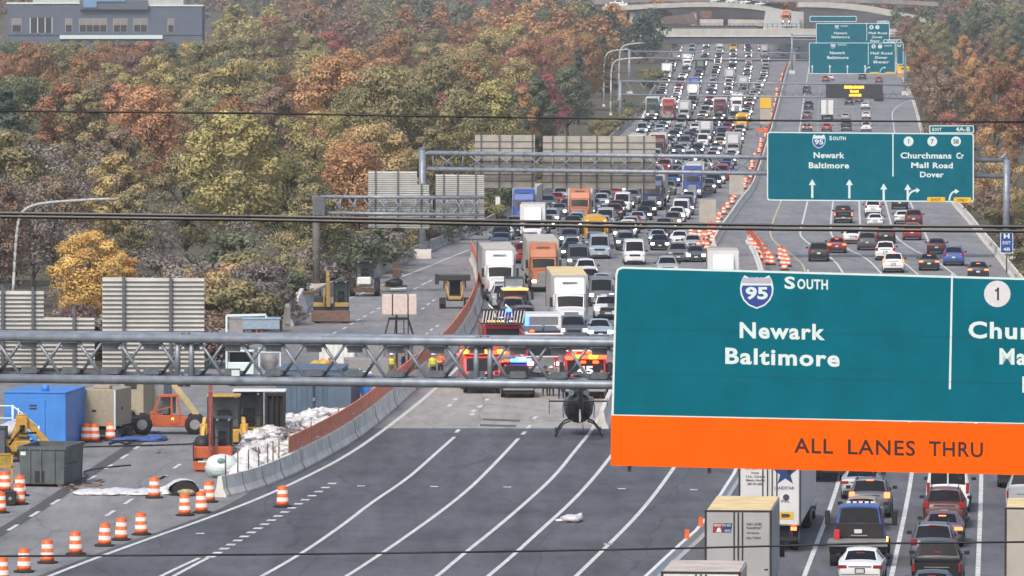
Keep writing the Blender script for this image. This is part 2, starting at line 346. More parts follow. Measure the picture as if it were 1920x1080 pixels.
def roadmat(name, col, var, crack=0.72):
    m = bpy.data.materials.new(name); m.use_nodes = True; nt = m.node_tree; b = nt.nodes['Principled BSDF']
    b.inputs['Roughness'].default_value = 0.85; b.inputs['Specular IOR Level'].default_value = 0.3
    tc = nt.nodes.new('ShaderNodeTexCoord'); mp = nt.nodes.new('ShaderNodeMapping'); mp.inputs['Scale'].default_value = (0.55, 0.03, 0.2)
    mp.inputs['Rotation'].default_value = (0, 0, radians(3.5))
    n1 = nt.nodes.new('ShaderNodeTexNoise'); n1.inputs['Scale'].default_value = 1.0; n1.inputs['Detail'].default_value = 6
    n2 = nt.nodes.new('ShaderNodeTexNoise'); n2.inputs['Scale'].default_value = 0.12; n2.inputs['Detail'].default_value = 8
    nt.links.new(tc.outputs['Object'], mp.inputs[0]); nt.links.new(mp.outputs[0], n1.inputs['Vector']); nt.links.new(tc.outputs['Object'], n2.inputs['Vector'])
    ad = nt.nodes.new('ShaderNodeMath'); ad.operation = 'ADD'; nt.links.new(n1.outputs['Fac'], ad.inputs[0]); nt.links.new(n2.outputs['Fac'], ad.inputs[1])
    hf = nt.nodes.new('ShaderNodeMath'); hf.operation = 'MULTIPLY'; hf.inputs[1].default_value = 0.5; nt.links.new(ad.outputs[0], hf.inputs[0])
    cr = nt.nodes.new('ShaderNodeValToRGB'); e = cr.color_ramp.elements; e[0].position = 0.36; e[1].position = 0.64
    e[0].color = (*[c * (1 - var) for c in col], 1); e[1].color = (*[c * (1 + var) for c in col], 1)
    nt.links.new(hf.outputs[0], cr.inputs[0])
    # tyre scuffs, oil drips and repaired cracks worn into the surface
    n3 = nt.nodes.new('ShaderNodeTexNoise'); n3.inputs['Scale'].default_value = 1.0; n3.inputs['Detail'].default_value = 9; n3.inputs['Roughness'].default_value = 0.7
    mp3 = nt.nodes.new('ShaderNodeMapping'); mp3.inputs['Scale'].default_value = (1.5, 0.22, 1); nt.links.new(tc.outputs['Object'], mp3.inputs[0]); nt.links.new(mp3.outputs[0], n3.inputs['Vector'])
    r3 = nt.nodes.new('ShaderNodeValToRGB'); q = r3.color_ramp.elements; q[0].position = 0.32; q[0].color = (.74, .74, .74, 1); q[1].position = 0.52; q[1].color = (1, 1, 1, 1)
    q2 = r3.color_ramp.elements.new(0.74); q2.color = (1.12, 1.12, 1.12, 1); nt.links.new(n3.outputs['Fac'], r3.inputs[0])
    mu = nt.nodes.new('ShaderNodeMix'); mu.data_type = 'RGBA'; mu.blend_type = 'MULTIPLY'; mu.inputs['Factor'].default_value = 1.0
    nt.links.new(cr.outputs[0], mu.inputs['A']); nt.links.new(r3.outputs[0], mu.inputs['B'])
    vo = nt.nodes.new('ShaderNodeTexVoronoi'); vo.feature = 'DISTANCE_TO_EDGE'; vo.inputs['Scale'].default_value = 0.16
    mv = nt.nodes.new('ShaderNodeMapping'); mv.inputs['Scale'].default_value = (1.0, 0.30, 1); nw = nt.nodes.new('ShaderNodeVectorMath'); nw.operation = 'ADD'
    nt.links.new(tc.outputs['Object'], mv.inputs[0]); nt.links.new(mv.outputs[0], nw.inputs[0]); nt.links.new(n2.outputs['Color'], nw.inputs[1]); nt.links.new(nw.outputs[0], vo.inputs['Vector'])
    rv = nt.nodes.new('ShaderNodeValToRGB'); w = rv.color_ramp.elements; w[0].position = 0.0; w[0].color = (crack, crack, crack, 1); w[1].position = 0.012; w[1].color = (1, 1, 1, 1); nt.links.new(vo.outputs['Distance'], rv.inputs[0])
    m2 = nt.nodes.new('ShaderNodeMix'); m2.data_type = 'RGBA'; m2.blend_type = 'MULTIPLY'; m2.inputs['Factor'].default_value = 1.0
    nt.links.new(mu.outputs['Result'], m2.inputs['A']); nt.links.new(rv.outputs[0], m2.inputs['B']); nt.links.new(m2.outputs['Result'], b.inputs['Base Color'])
    return m
M_road = roadmat('old_asphalt', (0.225, 0.225, 0.232), 0.22)
M_newasph = roadmat('new_asphalt', (0.096, 0.102, 0.116), 0.30)
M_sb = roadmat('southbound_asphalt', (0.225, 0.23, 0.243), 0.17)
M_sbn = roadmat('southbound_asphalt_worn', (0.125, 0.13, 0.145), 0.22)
M_patch = roadmat('concrete_pavement', (0.33, 0.32, 0.305), 0.16)
M_line = mat('road_paint_white', (0.60, 0.61, 0.60), 0.7, var=0.32, scale=2.6, detail=9)
M_lineold = mat('road_paint_worn', (0.42, 0.43, 0.43), 0.8, var=0.3, scale=1.3)
M_liney = mat('road_paint_yellow', (0.50, 0.42, 0.24), 0.7, var=0.2, scale=1.3)

def xl_all(py): return xat(py, BAR) if py < 628 else interp(py, [(628, 430), (700, 250), (720, -250), (1200, -300)])
grid_sheet('roadway', ROWS, xl_all, lambda p: xat(p, REDGE), 0.0, M_road, 12)
mid = lambda p: xat(p, MEDIAN) if p < 462 else interp(p, [(462, 1345), (500, 1424), (560, 1434), (700, 1425), (890, 1385), (1002, 1317), (1046, 1267), (1110, 1200), (1180, 1130)])
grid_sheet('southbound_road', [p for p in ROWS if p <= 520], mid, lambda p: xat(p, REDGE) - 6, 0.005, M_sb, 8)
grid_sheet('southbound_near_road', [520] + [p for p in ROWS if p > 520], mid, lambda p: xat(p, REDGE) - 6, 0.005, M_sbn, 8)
rows_new = [803 + 8 * i for i in range(48)]
grid_sheet('new_asphalt_road', rows_new, lambda p: xat(p, L0) - interp(p, [(803, 30), (900, 60), (960, 20), (1180, 20)]), lambda p: mid(p) - 4, 0.004, M_newasph, 8)
grid_sheet('concrete_pavement', [716 + 7.25 * i for i in range(13)], lambda p: xat(p, L0) - 6, lambda p: 1148 - (p - 716) * 0.25, 0.008, M_patch, 6)
mb = MB()
for a, b, w in (((900, 797), (968, 799), 0.5), ((905, 786), (975, 789), 0.35)):
    p, q = G(*a, 0.013), G(*b, 0.013); n = Vector((0, 1, 0)) * 0.9; mb.add([p - n, q - n, q + n, p + n], [(0, 1, 2, 3)])
mb.build('tar_patch', mat('tar_patch', (0.1, 0.1, 0.1), 0.9), kind='structure')

def resample(pts, step):
    out = [Vector(pts[0])]
    for a, b in zip(pts, pts[1:]):
        a, b = Vector(a), Vector(b); n = max(1, int((b - a).length / step))
        for i in range(1, n + 1): out.append(a.lerp(b, i / n))
    return out
def smooth_px(pts, it=2):
    p = [Vector(q) for q in pts]
    for _ in range(it):
        q = [p[0]]
        for a, b in zip(p, p[1:]): q += [a * 0.75 + b * 0.25, a * 0.25 + b * 0.75]
        q.append(p[-1]); p = q
    return [(v.x, v.y) for v in p]
def ribbon(mb, P, w, mi=0):
    n = len(P); vs = []
    for i, p in enumerate(P):
        t = (P[min(n - 1, i + 1)] - P[max(0, i - 1)]); t.z = 0; t.normalize(); s = Vector((t.y, -t.x, 0)) * w / 2
        vs += [p - s, p + s]
    mb.add(vs, [(2 * i, 2 * i + 1, 2 * i + 3, 2 * i + 2) for i in range(n - 1)], mi)
def line(name, px, w, m, dz=0.016):
    mb = MB(); ribbon(mb, [G(x, y, dz) for x, y in smooth_px(px)], w); mb.build(name, m, kind='structure')
line('edge_line', L0, 0.24, M_line)
for l in (L1, L2, L3, L4, L5): line('lane_line', l, 0.2, M_line)
for k, l in enumerate(NS):
    nearp = [q for q in l if q[1] > 378]; far = [q for q in l if q[1] <= 378]
    if k == 0: line('lane_line', [q for q in nearp if q[1] > 500], 0.2, M_line); line('edge_line', [q for q in nearp if q[1] <= 640] + far[:1], 0.2, M_liney, 0.02)
    else: line('lane_line', nearp + far[:1], 0.2, M_line)
    if k == 0: line('edge_line', far, 0.2, M_line)
    else:                                              # far up the carriageway: worn skip lines
        mb = MB(); P = [G(x, y, 0.016) for x, y in resample(far, 1.2)]
        for i in range(0, len(P) - 2, 5): ribbon(mb, P[i:i + 3], 0.16)
        mb.build('skip_line', M_lineold, kind='structure')
line('edge_line', [(1742, 455), (1733, 434), (1722, 412), (1706, 378), (1690, 330), (1683, 290), (1678, 255), (1675, 232), (1672, 214), (1676, 205), (1690, 194), (1712, 187)], 0.2, M_line)
line('edge_line', [(620, 575), (690, 545), (740, 524), (790, 505), (850, 480), (880, 468)], 0.2, M_line)
line('edge_line', [(545, 606), (600, 580), (655, 560), (675, 552)], 0.2, M_line)
def dashes(name, pts, along, w, m, dirn, dz=0.016):
    mb = MB()
    for x, y in pts:
        p = G(x, y, dz); q = G(x + dirn[0], y + dirn[1], dz); t = (q - p); t.z = 0; t.normalize()
        ribbon(mb, [p - t * along / 2, p + t * along / 2], w)
    mb.build(name, m, kind='structure')
dashes('skip_line', [(24, 989), (65, 963.5), (104, 941), (141, 915), (172, 896), (204, 875), (233, 856), (258, 838), (284, 821)], 3.2, 0.2, M_line, (40, -25))
dashes('skip_line', [(207, 962), (241, 940), (303, 896), (332, 874), (305, 895)], 3.2, 0.2, M_line, (34, -22))
dashes('dotted_line', [(433 + i * 12.65, 1021 - i * 7.64) for i in range(-3, 16)], 0.8, 0.40, M_line, (40, -25))
line('lane_line', [(292, 1085), (330, 1066), (374, 1046)], 0.2, M_line); line('lane_line', [(322, 1082), (355, 1064), (392, 1045)], 0.2, M_line)
dashes('skip_line', [(627, 624), (646, 615), (660, 607), (671, 600), (684, 593), (698, 585), (710, 578)], 2.6, 0.2, M_line, (15, -8))
dashes('skip_line', [(795, 532), (806, 527), (779, 541)], 5, 0.2, M_line, (15, -8))
dashes('skip_line', [(800, 626), (809, 618), (820, 611), (793, 578), (803, 570), (813, 563)], 2.6, 0.2, M_line, (10, -8))
dashes('skip_line', [(854, 748), (843, 760), (886, 776), (913, 749), (900, 762), (888, 770)], 2.0, 0.24, M_line, (11, -12))
dashes('skip_line', [(1003, 783), (992, 800), (982, 812), (858, 808)], 2.6, 0.22, M_line, (11, -12))
dashes('road_marker', [(814, 912), (951, 913), (1166, 916), (1301, 918), (677, 911), (1140, 1020), (375, 1000)], 0.5, 0.38, M_line, (0, -8))
# tyre-dark streak running through the yard
line('tar_seam', [(-20, 1010), (60, 962), (130, 915), (180, 880), (240, 840), (290, 808)], 0.7, mat('tar_seam', (0.075, 0.077, 0.083), 0.9, var=0.3), 0.010)

# ------------------------------------------------------------------ barriers and fences
def wall(mb, P, prof, mi=0):               # sweep a cross-section (x across, z up) along ground points
    n = len(P); rings = []
    for i, p in enumerate(P):
        t = (P[min(n - 1, i + 1)] - P[max(0, i - 1)]); t.z = 0; t.normalize(); s = Vector((t.y, -t.x, 0))
        rings.append([p + s * a + Vector((0, 0, b)) for a, b in prof])
    mb.loft(rings, mi, True, False)
JERSEY = [(-0.30, 0), (-0.30, 0.08), (-0.17, 0.33), (-0.09, 0.86), (0.09, 0.86), (0.17, 0.33), (0.30, 0.08), (0.30, 0)]
def gpts(px, dz=0.0): return [G(x, y, dz) for x, y in px]
bm_ = thing('concrete_barrier', 'pale curving concrete barrier between the equipment yard and the empty lanes', 'barrier', G(412, 932))
P = [p - bm_.location for p in gpts(smooth_px(MESH, 1))]
mb = MB(); wall(mb, P, [(a * 1.1, b * 1.15) for a, b in JERSEY]); mb.build('wall', M_conc, bm_)
for i in range(1, len(P) - 1, 2): d_ = (P[i + 1] - P[i - 1]).normalized() * .035; mb = MB(); wall(mb, [P[i] - d_, P[i] + d_], [(a * 1.13 * 1.1, b * 1.155) for a, b in JERSEY]); mb.build('joint', mat('joint_grime', (.16, .155, .145), .9, var=.2), bm_)
for i, x in enumerate([423, 446, 466, 485, 502, 512, 523]):
    y = xat(x, [(b, a) for a, b in MESH]); mb = MB(); p = G(x, y) - bm_.location
    mb.tube(p + Vector((0, 0, 0.9)), p + Vector((0, 0, 1.95)), 0.035, 6); mb.tube(p + Vector((0, 0, 0.9)), p + Vector((0, 0, 0.98)), 0.1, 8)
    mb.build('post', M_rust, bm_)
fen = thing('safety_fence', 'red-orange plastic mesh fence standing along the top of the curving barrier', 'fence', G(545, 887))
M_mesh = mat('orange_mesh', (0.78, 0.235, 0.13), 0.7, var=0.25, scale=3)
mb = MB(); wall(mb, [p - fen.location for p in gpts(smooth_px([(x - 3, y - 1) for x, y in MESH if x >= 545 or y < 887], 1))], [(-0.03, 0.95), (-0.03, 1.8), (0.03, 1.8), (0.03, 0.95)]); mb.build('mesh_panel', M_mesh, fen)
for x, y in [q for q in smooth_px([(x - 3, y - 1) for x, y in MESH if x >= 545 or y < 887], 1)][::2]:
    mb = MB(); p = G(x, y) - fen.location; mb.tube(p + Vector((0, 0, 0.9)), p + Vector((0, 0, 2.05)), 0.04, 5); mb.build('post', M_wood, fen)

ob = thing('concrete_barrier', 'long weathered concrete wall along the wooded edge of the closed lanes', 'barrier', G(560, 585))
P = [p - ob.location for p in gpts([q for q in smooth_px(BAR, 1) if 78 < q[1] < 606])]
mb = MB(); wall(mb, P, [(a * 1.0, b * 1.25) for a, b in JERSEY]); mb.build('wall', M_concd, ob)
for x, y in resample([q for q in BAR if 250 < q[1] < 606], 26):
    p = G(x, y) - ob.location; d_ = (G(xat(y - 2, BAR), y - 2) - G(x, y)).normalized() * .07; mb = MB(); wall(mb, [p - d_, p + d_], [(a * 1.15, b * 1.26) for a, b in JERSEY]); mb.build('joint', M_conc, ob)
for i, (a, b, lab) in enumerate((((538, 612), (556, 588), 'short concrete barrier block leaning beside the wood beam, before the excavator'), ((556, 600), (566, 580), 'narrow tilted concrete barrier block closest behind the grey utility truck'))):
    t = thing('barrier_block', lab, 'barrier', G(*a)); mb = MB(); wall(mb, [Vector((0, 0, 0)), G(*b) - t.location], [(x * 1.6, z * 1.9) for x, z in JERSEY]); mb.build('block', M_conc, t)
    mb = MB(); mb.box((0.0, -0.2, 0.8), (0.35, 0.1, 1.2)); mb.build('slot', M_concd, t)

md = thing('concrete_barrier', 'thin pale barrier running beside the line of orange drums in the median', 'barrier', G(1338, 462))
mb = MB(); wall(mb, [p - md.location for p in gpts(smooth_px(MEDIAN, 1))], [(a, b) for a, b in JERSEY]); mb.build('wall', M_conc, md)
ed = thing('concrete_barrier', 'low concrete wall along the outer edge of the southbound lanes', 'barrier', G(1892, 509))
mb = MB(); wall(mb, [p - ed.location for p in gpts(smooth_px([q for q in REDGE if q[0] < 2000], 1))], JERSEY); mb.build('wall', M_conc, ed)
nb = thing('concrete_barrier', 'white barrier with orange delineators beside the slow southbound trucks', 'barrier', G(1317, 1002))
mb = MB(); wall(mb, [p - nb.location for p in gpts(smooth_px(ROADSIDE, 1))], [(a * .9, b * .5) for a, b in JERSEY]); mb.build('wall', M_white, nb)
for x, y in ((1314, 1005), (1288, 1029), (1384, 893)):
    p = G(x, y) - nb.location; mb = MB(); mb.prism([(-0.11, 0), (0.11, 0), (0.09, 0.42), (-0.09, 0.42)], lambda a, b, d: p + Vector((a, d, 0.42 + b)), -0.03, 0.03); mb.build('delineator', M_orange, nb)
hb = thing('concrete_barrier', 'stub of concrete barrier ending beside the helicopter', 'barrier', G(1128, 802))
mb = MB(); wall(mb, [p - hb.location for p in gpts([(1128, 804), (1136, 784), (1146, 760), (1160, 730), (1176, 700), (1190, 670)])], [(a * 1.3, b * 1.15) for a, b in JERSEY]); mb.build('wall', M_conc, hb)
tf = thing('safety_fence', 'short orange fence curving down where the lanes split beside the drums', 'fence', G(1420, 470))
mb = MB(); wall(mb, [p - tf.location for p in gpts([(1398, 448), (1408, 458), (1418, 470), (1427, 484), (1431, 500), (1433, 520)])], [(-0.03, 0.86), (-0.03, 1.5), (0.03, 1.5), (0.03, 0.86)]); mb.build('mesh_panel', M_orange, tf)
ffn = thing('safety_fence', 'thin red fence line between the far jam and the southbound lanes', 'fence', G(1444, 255))
mb = MB(); wall(mb, [p - ffn.location for p in gpts([(x - 5, y) for x, y in MEDIAN[:9]])], [(-0.03, 0.1), (-0.03, 1.1), (0.03, 1.1), (0.03, 0.1)]); mb.build('mesh_panel', M_mesh, ffn)
wb = thing('concrete_barrier', 'short white barrier beside the far wooded verge before the jam', 'barrier', G(1195, 224))
mb = MB(); wall(mb, [p - wb.location for p in gpts([(1206, 226), (1216, 208), (1228, 188), (1232, 180)])], [(a * 2, b * 1.2) for a, b in JERSEY]); mb.build('wall', M_white, wb)
# ------------------------------------------------------------------ sign gantries
M_green = mat('sign_green', (0.0, 0.125, 0.178), 0.7, var=0.10, scale=0.9, spec=0.05)
M_sgnw = mat('sign_white', (0.62, 0.74, 0.74), 0.5, var=0.04)
M_sgno = mat('sign_orange', (1.0, 0.112, 0.0), 0.7, var=0.07, scale=0.7, spec=0.04)
M_sgnk = mat('sign_black', (0.02, 0.006, 0.006), 0.6, var=0.1)
M_sgnb = mat('sign_blue', (0.015, 0.05, 0.28), 0.5, var=0.06)
M_sgny = mat('sign_yellow', (0.75, 0.47, 0.02), 0.5, var=0.06)
M_alu = mat('sign_back_aluminium', (0.62, 0.62, 0.59), 0.6, 0.0, var=0.14, scale=1.0)
M_alut = mat('sign_back_tan', (0.40, 0.37, 0.32), 0.6, 0.0, var=0.14, scale=1.0)
def truss(t, x0, x1, yt0, yt1, yb0, yb1, Y0, Y1, r, bay, dep, rb, joints=(), gus=True, clamps=()):
    o = t.location
    top = lambda x: W(x, yt0 + (yt1 - yt0) * (x - x0) / (x1 - x0), Y0 + (Y1 - Y0) * (x - x0) / (x1 - x0)) - o
    bot = lambda x: W(x, yb0 + (yb1 - yb0) * (x - x0) / (x1 - x0), Y0 + (Y1 - Y0) * (x - x0) / (x1 - x0)) - o
    back = Vector((0, dep, 0))
    for f in (top, bot):
        for d in (Vector((0, 0, 0)), back):
            mb = MB(); mb.tube(f(x0) + d, f(x1) + d, r, 14); mb.build('chord', M_steel, t)
    x = x0 + bay * 0.2
    while x + bay < x1:
        a, b = x + bay * 0.16, x + bay * 0.84
        mb = MB(); mb.tube(top(a), bot(b), rb, 6); mb.build('brace', M_steel, t)
        mb = MB(); mb.tube(bot(a) + back, top(b) + back, rb, 6); mb.build('brace', M_steel, t)
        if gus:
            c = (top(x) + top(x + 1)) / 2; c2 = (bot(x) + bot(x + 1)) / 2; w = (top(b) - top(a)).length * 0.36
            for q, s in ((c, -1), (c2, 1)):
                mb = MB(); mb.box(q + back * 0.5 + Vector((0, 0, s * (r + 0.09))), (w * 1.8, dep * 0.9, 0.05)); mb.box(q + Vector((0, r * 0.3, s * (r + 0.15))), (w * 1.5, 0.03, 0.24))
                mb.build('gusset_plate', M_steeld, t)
        x += bay
    for x in joints:
        for f in (top, bot):
            mb = MB(); ax = (f(x + 6) - f(x - 6)).normalized()
            for k in (-1, 1):
                c = f(x) + ax * k * 0.12; mb.tube(c - ax * 0.05, c + ax * 0.05, r * 1.3, 14)
                for i in range(8): mb.tube(c + Vector((0, 0, 0)) + Vector((0, sin(pi * i / 4) * r * 1.2, cos(pi * i / 4) * r * 1.2)) - ax * 0.1, c + Vector((0, sin(pi * i / 4) * r * 1.2, cos(pi * i / 4) * r * 1.2)) + ax * 0.1, 0.03, 5)
            mb.build('flange', M_steel, t)
        for k in (-12, 14):
            if gus: mb = MB(); mb.tube(top(x + k), bot(x + k), rb * 1.7, 8); mb.build('upright', M_steel, t)
    for x in clamps:
        mb = MB(); ax = (bot(x + 6) - bot(x - 6)).normalized(); mb.tube(bot(x) - ax * 0.02, bot(x) + ax * 0.02, r * 1.05, 14); mb.build('strap', M_sgnw, t)
    return top, bot
def post(t, p, ztop, r, n=14, m=None):
    mb = MB(); p = Vector(p); z0 = zg(p.y); o = t.location
    mb.tube(Vector((p.x, p.y, z0)) - o, Vector((p.x, p.y, ztop)) - o, r, n); mb.tube(Vector((p.x, p.y, ztop)) - o, Vector((p.x, p.y, ztop + 0.08)) - o, r * 1.15, n); mb.build('post', m or M_steel, t)
    mb = MB(); mb.box(Vector((p.x, p.y, z0 + 0.4)) - o, (r * 5, r * 5, 0.9)); mb.build('footing', M_conc, t)
def sgn(name, label, pl, outline, parts, thick=0.08, group=None, cat='road sign', face=None):
    t = thing(name, label, cat, pl.o, 0, group); o = t.location
    def part(nm, fn, m):
        mb = MB(); fn(mb); mb.v = [tuple(Vector(v) - o) for v in mb.v]; return mb.build(nm, m, t)
    part('panel', lambda mb: pl.poly(mb, outline, 0.0, 0, thick), face or M_green)
    for nm, fn, m in parts: part(nm, fn, m)
    return t
def ring(pl, mb, out, inn, off):
    a = [pl.at(x, y, off) for x, y in out]; b = [pl.at(x, y, off) for x, y in inn]; n = len(a)
    mb.add(a + b, [(i, (i + 1) % n, n + (i + 1) % n, n + i) for i in range(n)])
def shield(cx, cy, w, h):
    half = [(0, -0.44), (0.12, -0.40), (0.26, -0.44), (0.36, -0.5), (0.42, -0.42), (0.47, -0.28), (0.5, -0.1), (0.48, 0.08), (0.40, 0.26), (0.24, 0.42), (0, 0.52)]
    pts = half + [(-x, y) for x, y in half[-2:0:-1]]
    return [(cx + x * w, cy + y * h) for x, y in pts]
def shield_parts(pl, cx, cy, w, h, bold=0.03):
    def top_band(mb): pl.poly(mb, [(x, y) for x, y in shield(cx, cy, w * 0.9, h * 0.9) if y < cy - h * 0.22], 0.016)
    return [('shield', lambda mb: pl.poly(mb, shield(cx, cy, w, h), 0.008), M_sgnw),
            ('shield_field', lambda mb: pl.poly(mb, [(x, max(y, cy - h * 0.19)) for x, y in shield(cx, cy, w * 0.9, h * 0.9)], 0.013), M_sgnb),
            ('shield_number', lambda mb: pl.text(mb, '95', cx - w * 0.33, cx + w * 0.33, cy + h * 0.21, h * 0.36, 0.02, 0, bold), M_sgnw)]
def up_arrow(pl, mb, x, y0, y1, w, off):
    pl.poly(mb, [(x - w * 0.16, y0), (x + w * 0.16, y0), (x + w * 0.16, y1 + w * 0.8), (x - w * 0.16, y1 + w * 0.8)], off)
    pl.poly(mb, [(x - w * 0.5, y1 + w * 0.85), (x, y1), (x + w * 0.5, y1 + w * 0.85)], off + 0.001)
def turn_arrow(pl, mb, x, y0, x2, y2, w, off):
    pts = [(x + (x2 - x) * (1 - cos(a)), y0 + (y2 - y0) * sin(a)) for a in [pi / 2 * i / 6 for i in range(7)]]
    for (a, b), (c, d) in zip(pts, pts[1:]):
        L = sqrt((c - a) ** 2 + (d - b) ** 2); nx, ny = -(d - b) / L * w * 0.17, (c - a) / L * w * 0.17
        pl.poly(mb, [(a + nx, b + ny), (c + nx, d + ny), (c - nx, d - ny), (a - nx, b - ny)], off)
    pl.poly(mb, [(x2 - w * 0.05, y2 - w * 0.5), (x2 + w * 0.75, y2 - w * 0.05), (x2 + w * 0.05, y2 + w * 0.5)], off + 0.001)

# front gantry (the posts stand outside the picture)
YF = 222.0
fg = thing('sign_gantry', 'large grey tubular sign gantry crossing in front of the whole scene', 'gantry', W(570, 635, YF))
T_, B_ = truss(fg, -420, 2420, 627, 656, 705, 735, 226.5, 215.6, 0.16, 76.4, 1.5, 0.058, (345, 905, 1465, 2025), True, [136, 222, 260, 290, 400, 434, 465, 556, 586, 616, 706, 742, 772, 857, 950, 1034, 1066, 1102])
for x, f in ((-395, 226.4), (2395, 215.7)):
    for d in (0, 1.5): post(fg, (T_(x) + fg.location) + Vector((0, d, 0)), (T_(x) + fg.location).z + 0.7, 0.34)
fs = Plane((1155, 499), (1920, 521), (1150, 873), 219.4, 216.4)
sl = 0.0255
def y_top(x): return 499.5 + (x - 1155) * 0.0278
GX1 = 2212
out = [(1154, 880), (1155, 510), (1158, 503), (1165, 499.5), (GX1 - 10, y_top(GX1)), (GX1, y_top(GX1) + 10), (GX1, 804)]
out = [(1146.5, 779), (1154, 514), (1157, 504), (1166, 499.8), (GX1 - 12, y_top(GX1)), (GX1, y_top(GX1) + 12), (GX1, 801)]
inn = [(1150.5, 777), (1157.5, 516), (1160, 507), (1168, 503.8), (GX1 - 14, y_top(GX1) + 4), (GX1 - 4, y_top(GX1) + 15), (GX1 - 4, 799)]
P1 = fs
parts = [('border', lambda mb: ring(P1, mb, out, inn, 0.004), M_sgnw)]
parts += shield_parts(P1, 1419, 547, 63, 62, 0.035)
parts += [('shield_crown', lambda mb: P1.poly(mb, [(1394, 519), (1402, 521.5), (1410, 519.5), (1419, 521.5), (1428, 519.5), (1436, 521.5), (1444, 520), (1446.5, 531), (1391, 530.2)], 0.017), mat('sign_pale_violet', (0.42, 0.40, 0.52), 0.5, var=0.05))]
def lt(x0, x1, yb, h, s, bold=0.03, sp=1.12): return ('lettering', lambda mb: P1.text(mb, s, x0, x1, yb, h, 0.010, 0, bold, sp, 0.026), M_sgnw)
parts += [lt(1471, 1491, 540.5, 22.5, 'S'), lt(1495, 1552.5, 541, 18.5, 'OUTH', 0.03), lt(1387, 1547, 632.5, 29.5, 'Newark'), lt(1360, 1574.5, 681, 30, 'Baltimore'),
          lt(1816, 2106, 632.5, 31, 'Churchmans'), lt(2128, 2170, 641, 31, 'Cr'), lt(1874, 1945, 682, 30, 'Mall'), lt(1985, 2100, 685, 30, 'Road'), lt(1917, 2042, 735, 30, 'Dover')]
parts += [('divider', lambda mb: P1.poly(mb, [(1783.5, 514), (1787, 514), (1783, 730), (1779, 730)], 0.006), M_sgnw)]
def one(pl, mb, cx, yb, h, off):
    pl.poly(mb, [(cx - h * .02, yb), (cx + h * .13, yb), (cx + h * .13, yb - h), (cx, yb - h), (cx - h * .02, yb - h * .9)], off); pl.poly(mb, [(cx - h * .02, yb - h * .9), (cx - h * .2, yb - h * .78), (cx - h * .17, yb - h * .66), (cx - h * .02, yb - h * .74)], off)
for cx, s in ((1870, '1'), (1990, '7'), (2110, '58')):
    yy = 551 + (cx - 1870) * 0.026
    parts += [('route_disc', (lambda cx, yy: lambda mb: P1.poly(mb, circle(cx, yy, 25), 0.008))(cx, yy), mat('sign_disc_pale', (0.62, 0.62, 0.66), 0.5, var=0.05)),
              ('route_number', (lambda cx, yy, s: lambda mb: one(P1, mb, cx, yy + 12, 24, .012) if s == '1' else P1.text(mb, s, cx - {'1': 3.2, '7': 6.5, '58': 14}[s], cx + {'1': 3.2, '7': 6.5, '58': 14}[s], yy + 12, 24, 0.012, 0, 0.03))(cx, yy, s), M_sgnk)]
def seams(mb):
    for a, b in (((1666, 695), (1667, 780)), ((1590, 692), (1666, 696)), ((1153, 615), (2208, 643)), ((1152, 700), (2208, 727))):
        p, q = P1.at(*a, 0.003), P1.at(*b, 0.003); mb.bar(p, q, 0.008, 0.01)
parts += [('panel_seam', seams, mat('sign_green_seam', (0.0, 0.05, 0.065), 0.6, var=0))]
sgn('highway_sign', 'huge green overhead sign reading Newark Baltimore on the front gantry', P1, out, parts, 0.09)
P1b = Plane((1146, 779), (1920, 797), (1145, 873), 219.3, 216.3)
o2 = [(1146, 779), (GX1 + 3, 803.5), (GX1 + 3, 897.5), (1145, 873)]
sgn('overlay_sign', 'bright orange panel reading ALL LANES THRU fixed under the huge green sign', P1b, o2,
    [('lettering', lambda mb: P1b.text(mb, 'ALL', 1489, 1562, 848.5, 28.5, 0.008, 0, 0.014, 1.1, 0.024), M_sgnk),
     ('lettering', lambda mb: P1b.text(mb, 'LANES', 1590, 1716, 851, 28.5, 0.008, 0, 0.014, 1.1, 0.024), M_sgnk),
     ('lettering', lambda mb: P1b.text(mb, 'THRU', 1742, 1843, 854.5, 28.5, 0.008, 0, 0.014, 1.1, 0.024), M_sgnk)], 0.07, face=M_sgno)
mb = MB()
for x in (1180, 1330, 1480, 1640, 1800, 1960, 2120):       # hangers behind the signs
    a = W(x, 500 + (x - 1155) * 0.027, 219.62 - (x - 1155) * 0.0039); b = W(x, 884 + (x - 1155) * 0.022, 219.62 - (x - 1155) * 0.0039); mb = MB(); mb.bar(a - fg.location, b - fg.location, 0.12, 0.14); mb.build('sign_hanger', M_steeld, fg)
def back_panel(label, poly, Y, ribs, muls, m, mw=0.1, group=None, slope=0.0):
    pl = Plane(poly[0], poly[1], (poly[0][0], poly[-1][1]), Y)
    t = thing('ribbed_sign', label, 'road sign', pl.o, 0, group); o = t.location
    mb = MB(); pl.poly(mb, poly, 0, 0, 0.05); mb.v = [tuple(Vector(v) - o) for v in mb.v]; mb.build('panel', m, t)
    ys = [p[1] for p in poly]; y0, y1 = min(ys), max(ys)
    mb = MB(); mb2 = MB()
    for i in range(1, ribs):
        y = y0 + (y1 - y0) * i / ribs
        xs = []
        n = len(poly)
        for (ax, ay), (bx, by) in zip(poly, poly[1:] + poly[:1]):
            if (ay - y) * (by - y) < 0: xs.append(ax + (bx - ax) * (y - ay) / (by - ay))
        xs.sort()
        if len(xs) >= 2: mb.bar(pl.at(xs[0], y, 0.02) - o, pl.at(xs[-1], y, 0.02) - o, 0.04, 0.045 if ribs > 12 else 0.09)
    mb.build('rib', mat('sign_rib', (0.13, 0.135, 0.14), 0.6, var=0.1), t)
    for x, a, b in muls:
        mb = MB(); mb.bar(pl.at(x, a, 0.1) - o, pl.at(x, b, 0.1) - o, mw, 0.1); mb.build('mullion', M_steeld, t)
    return t
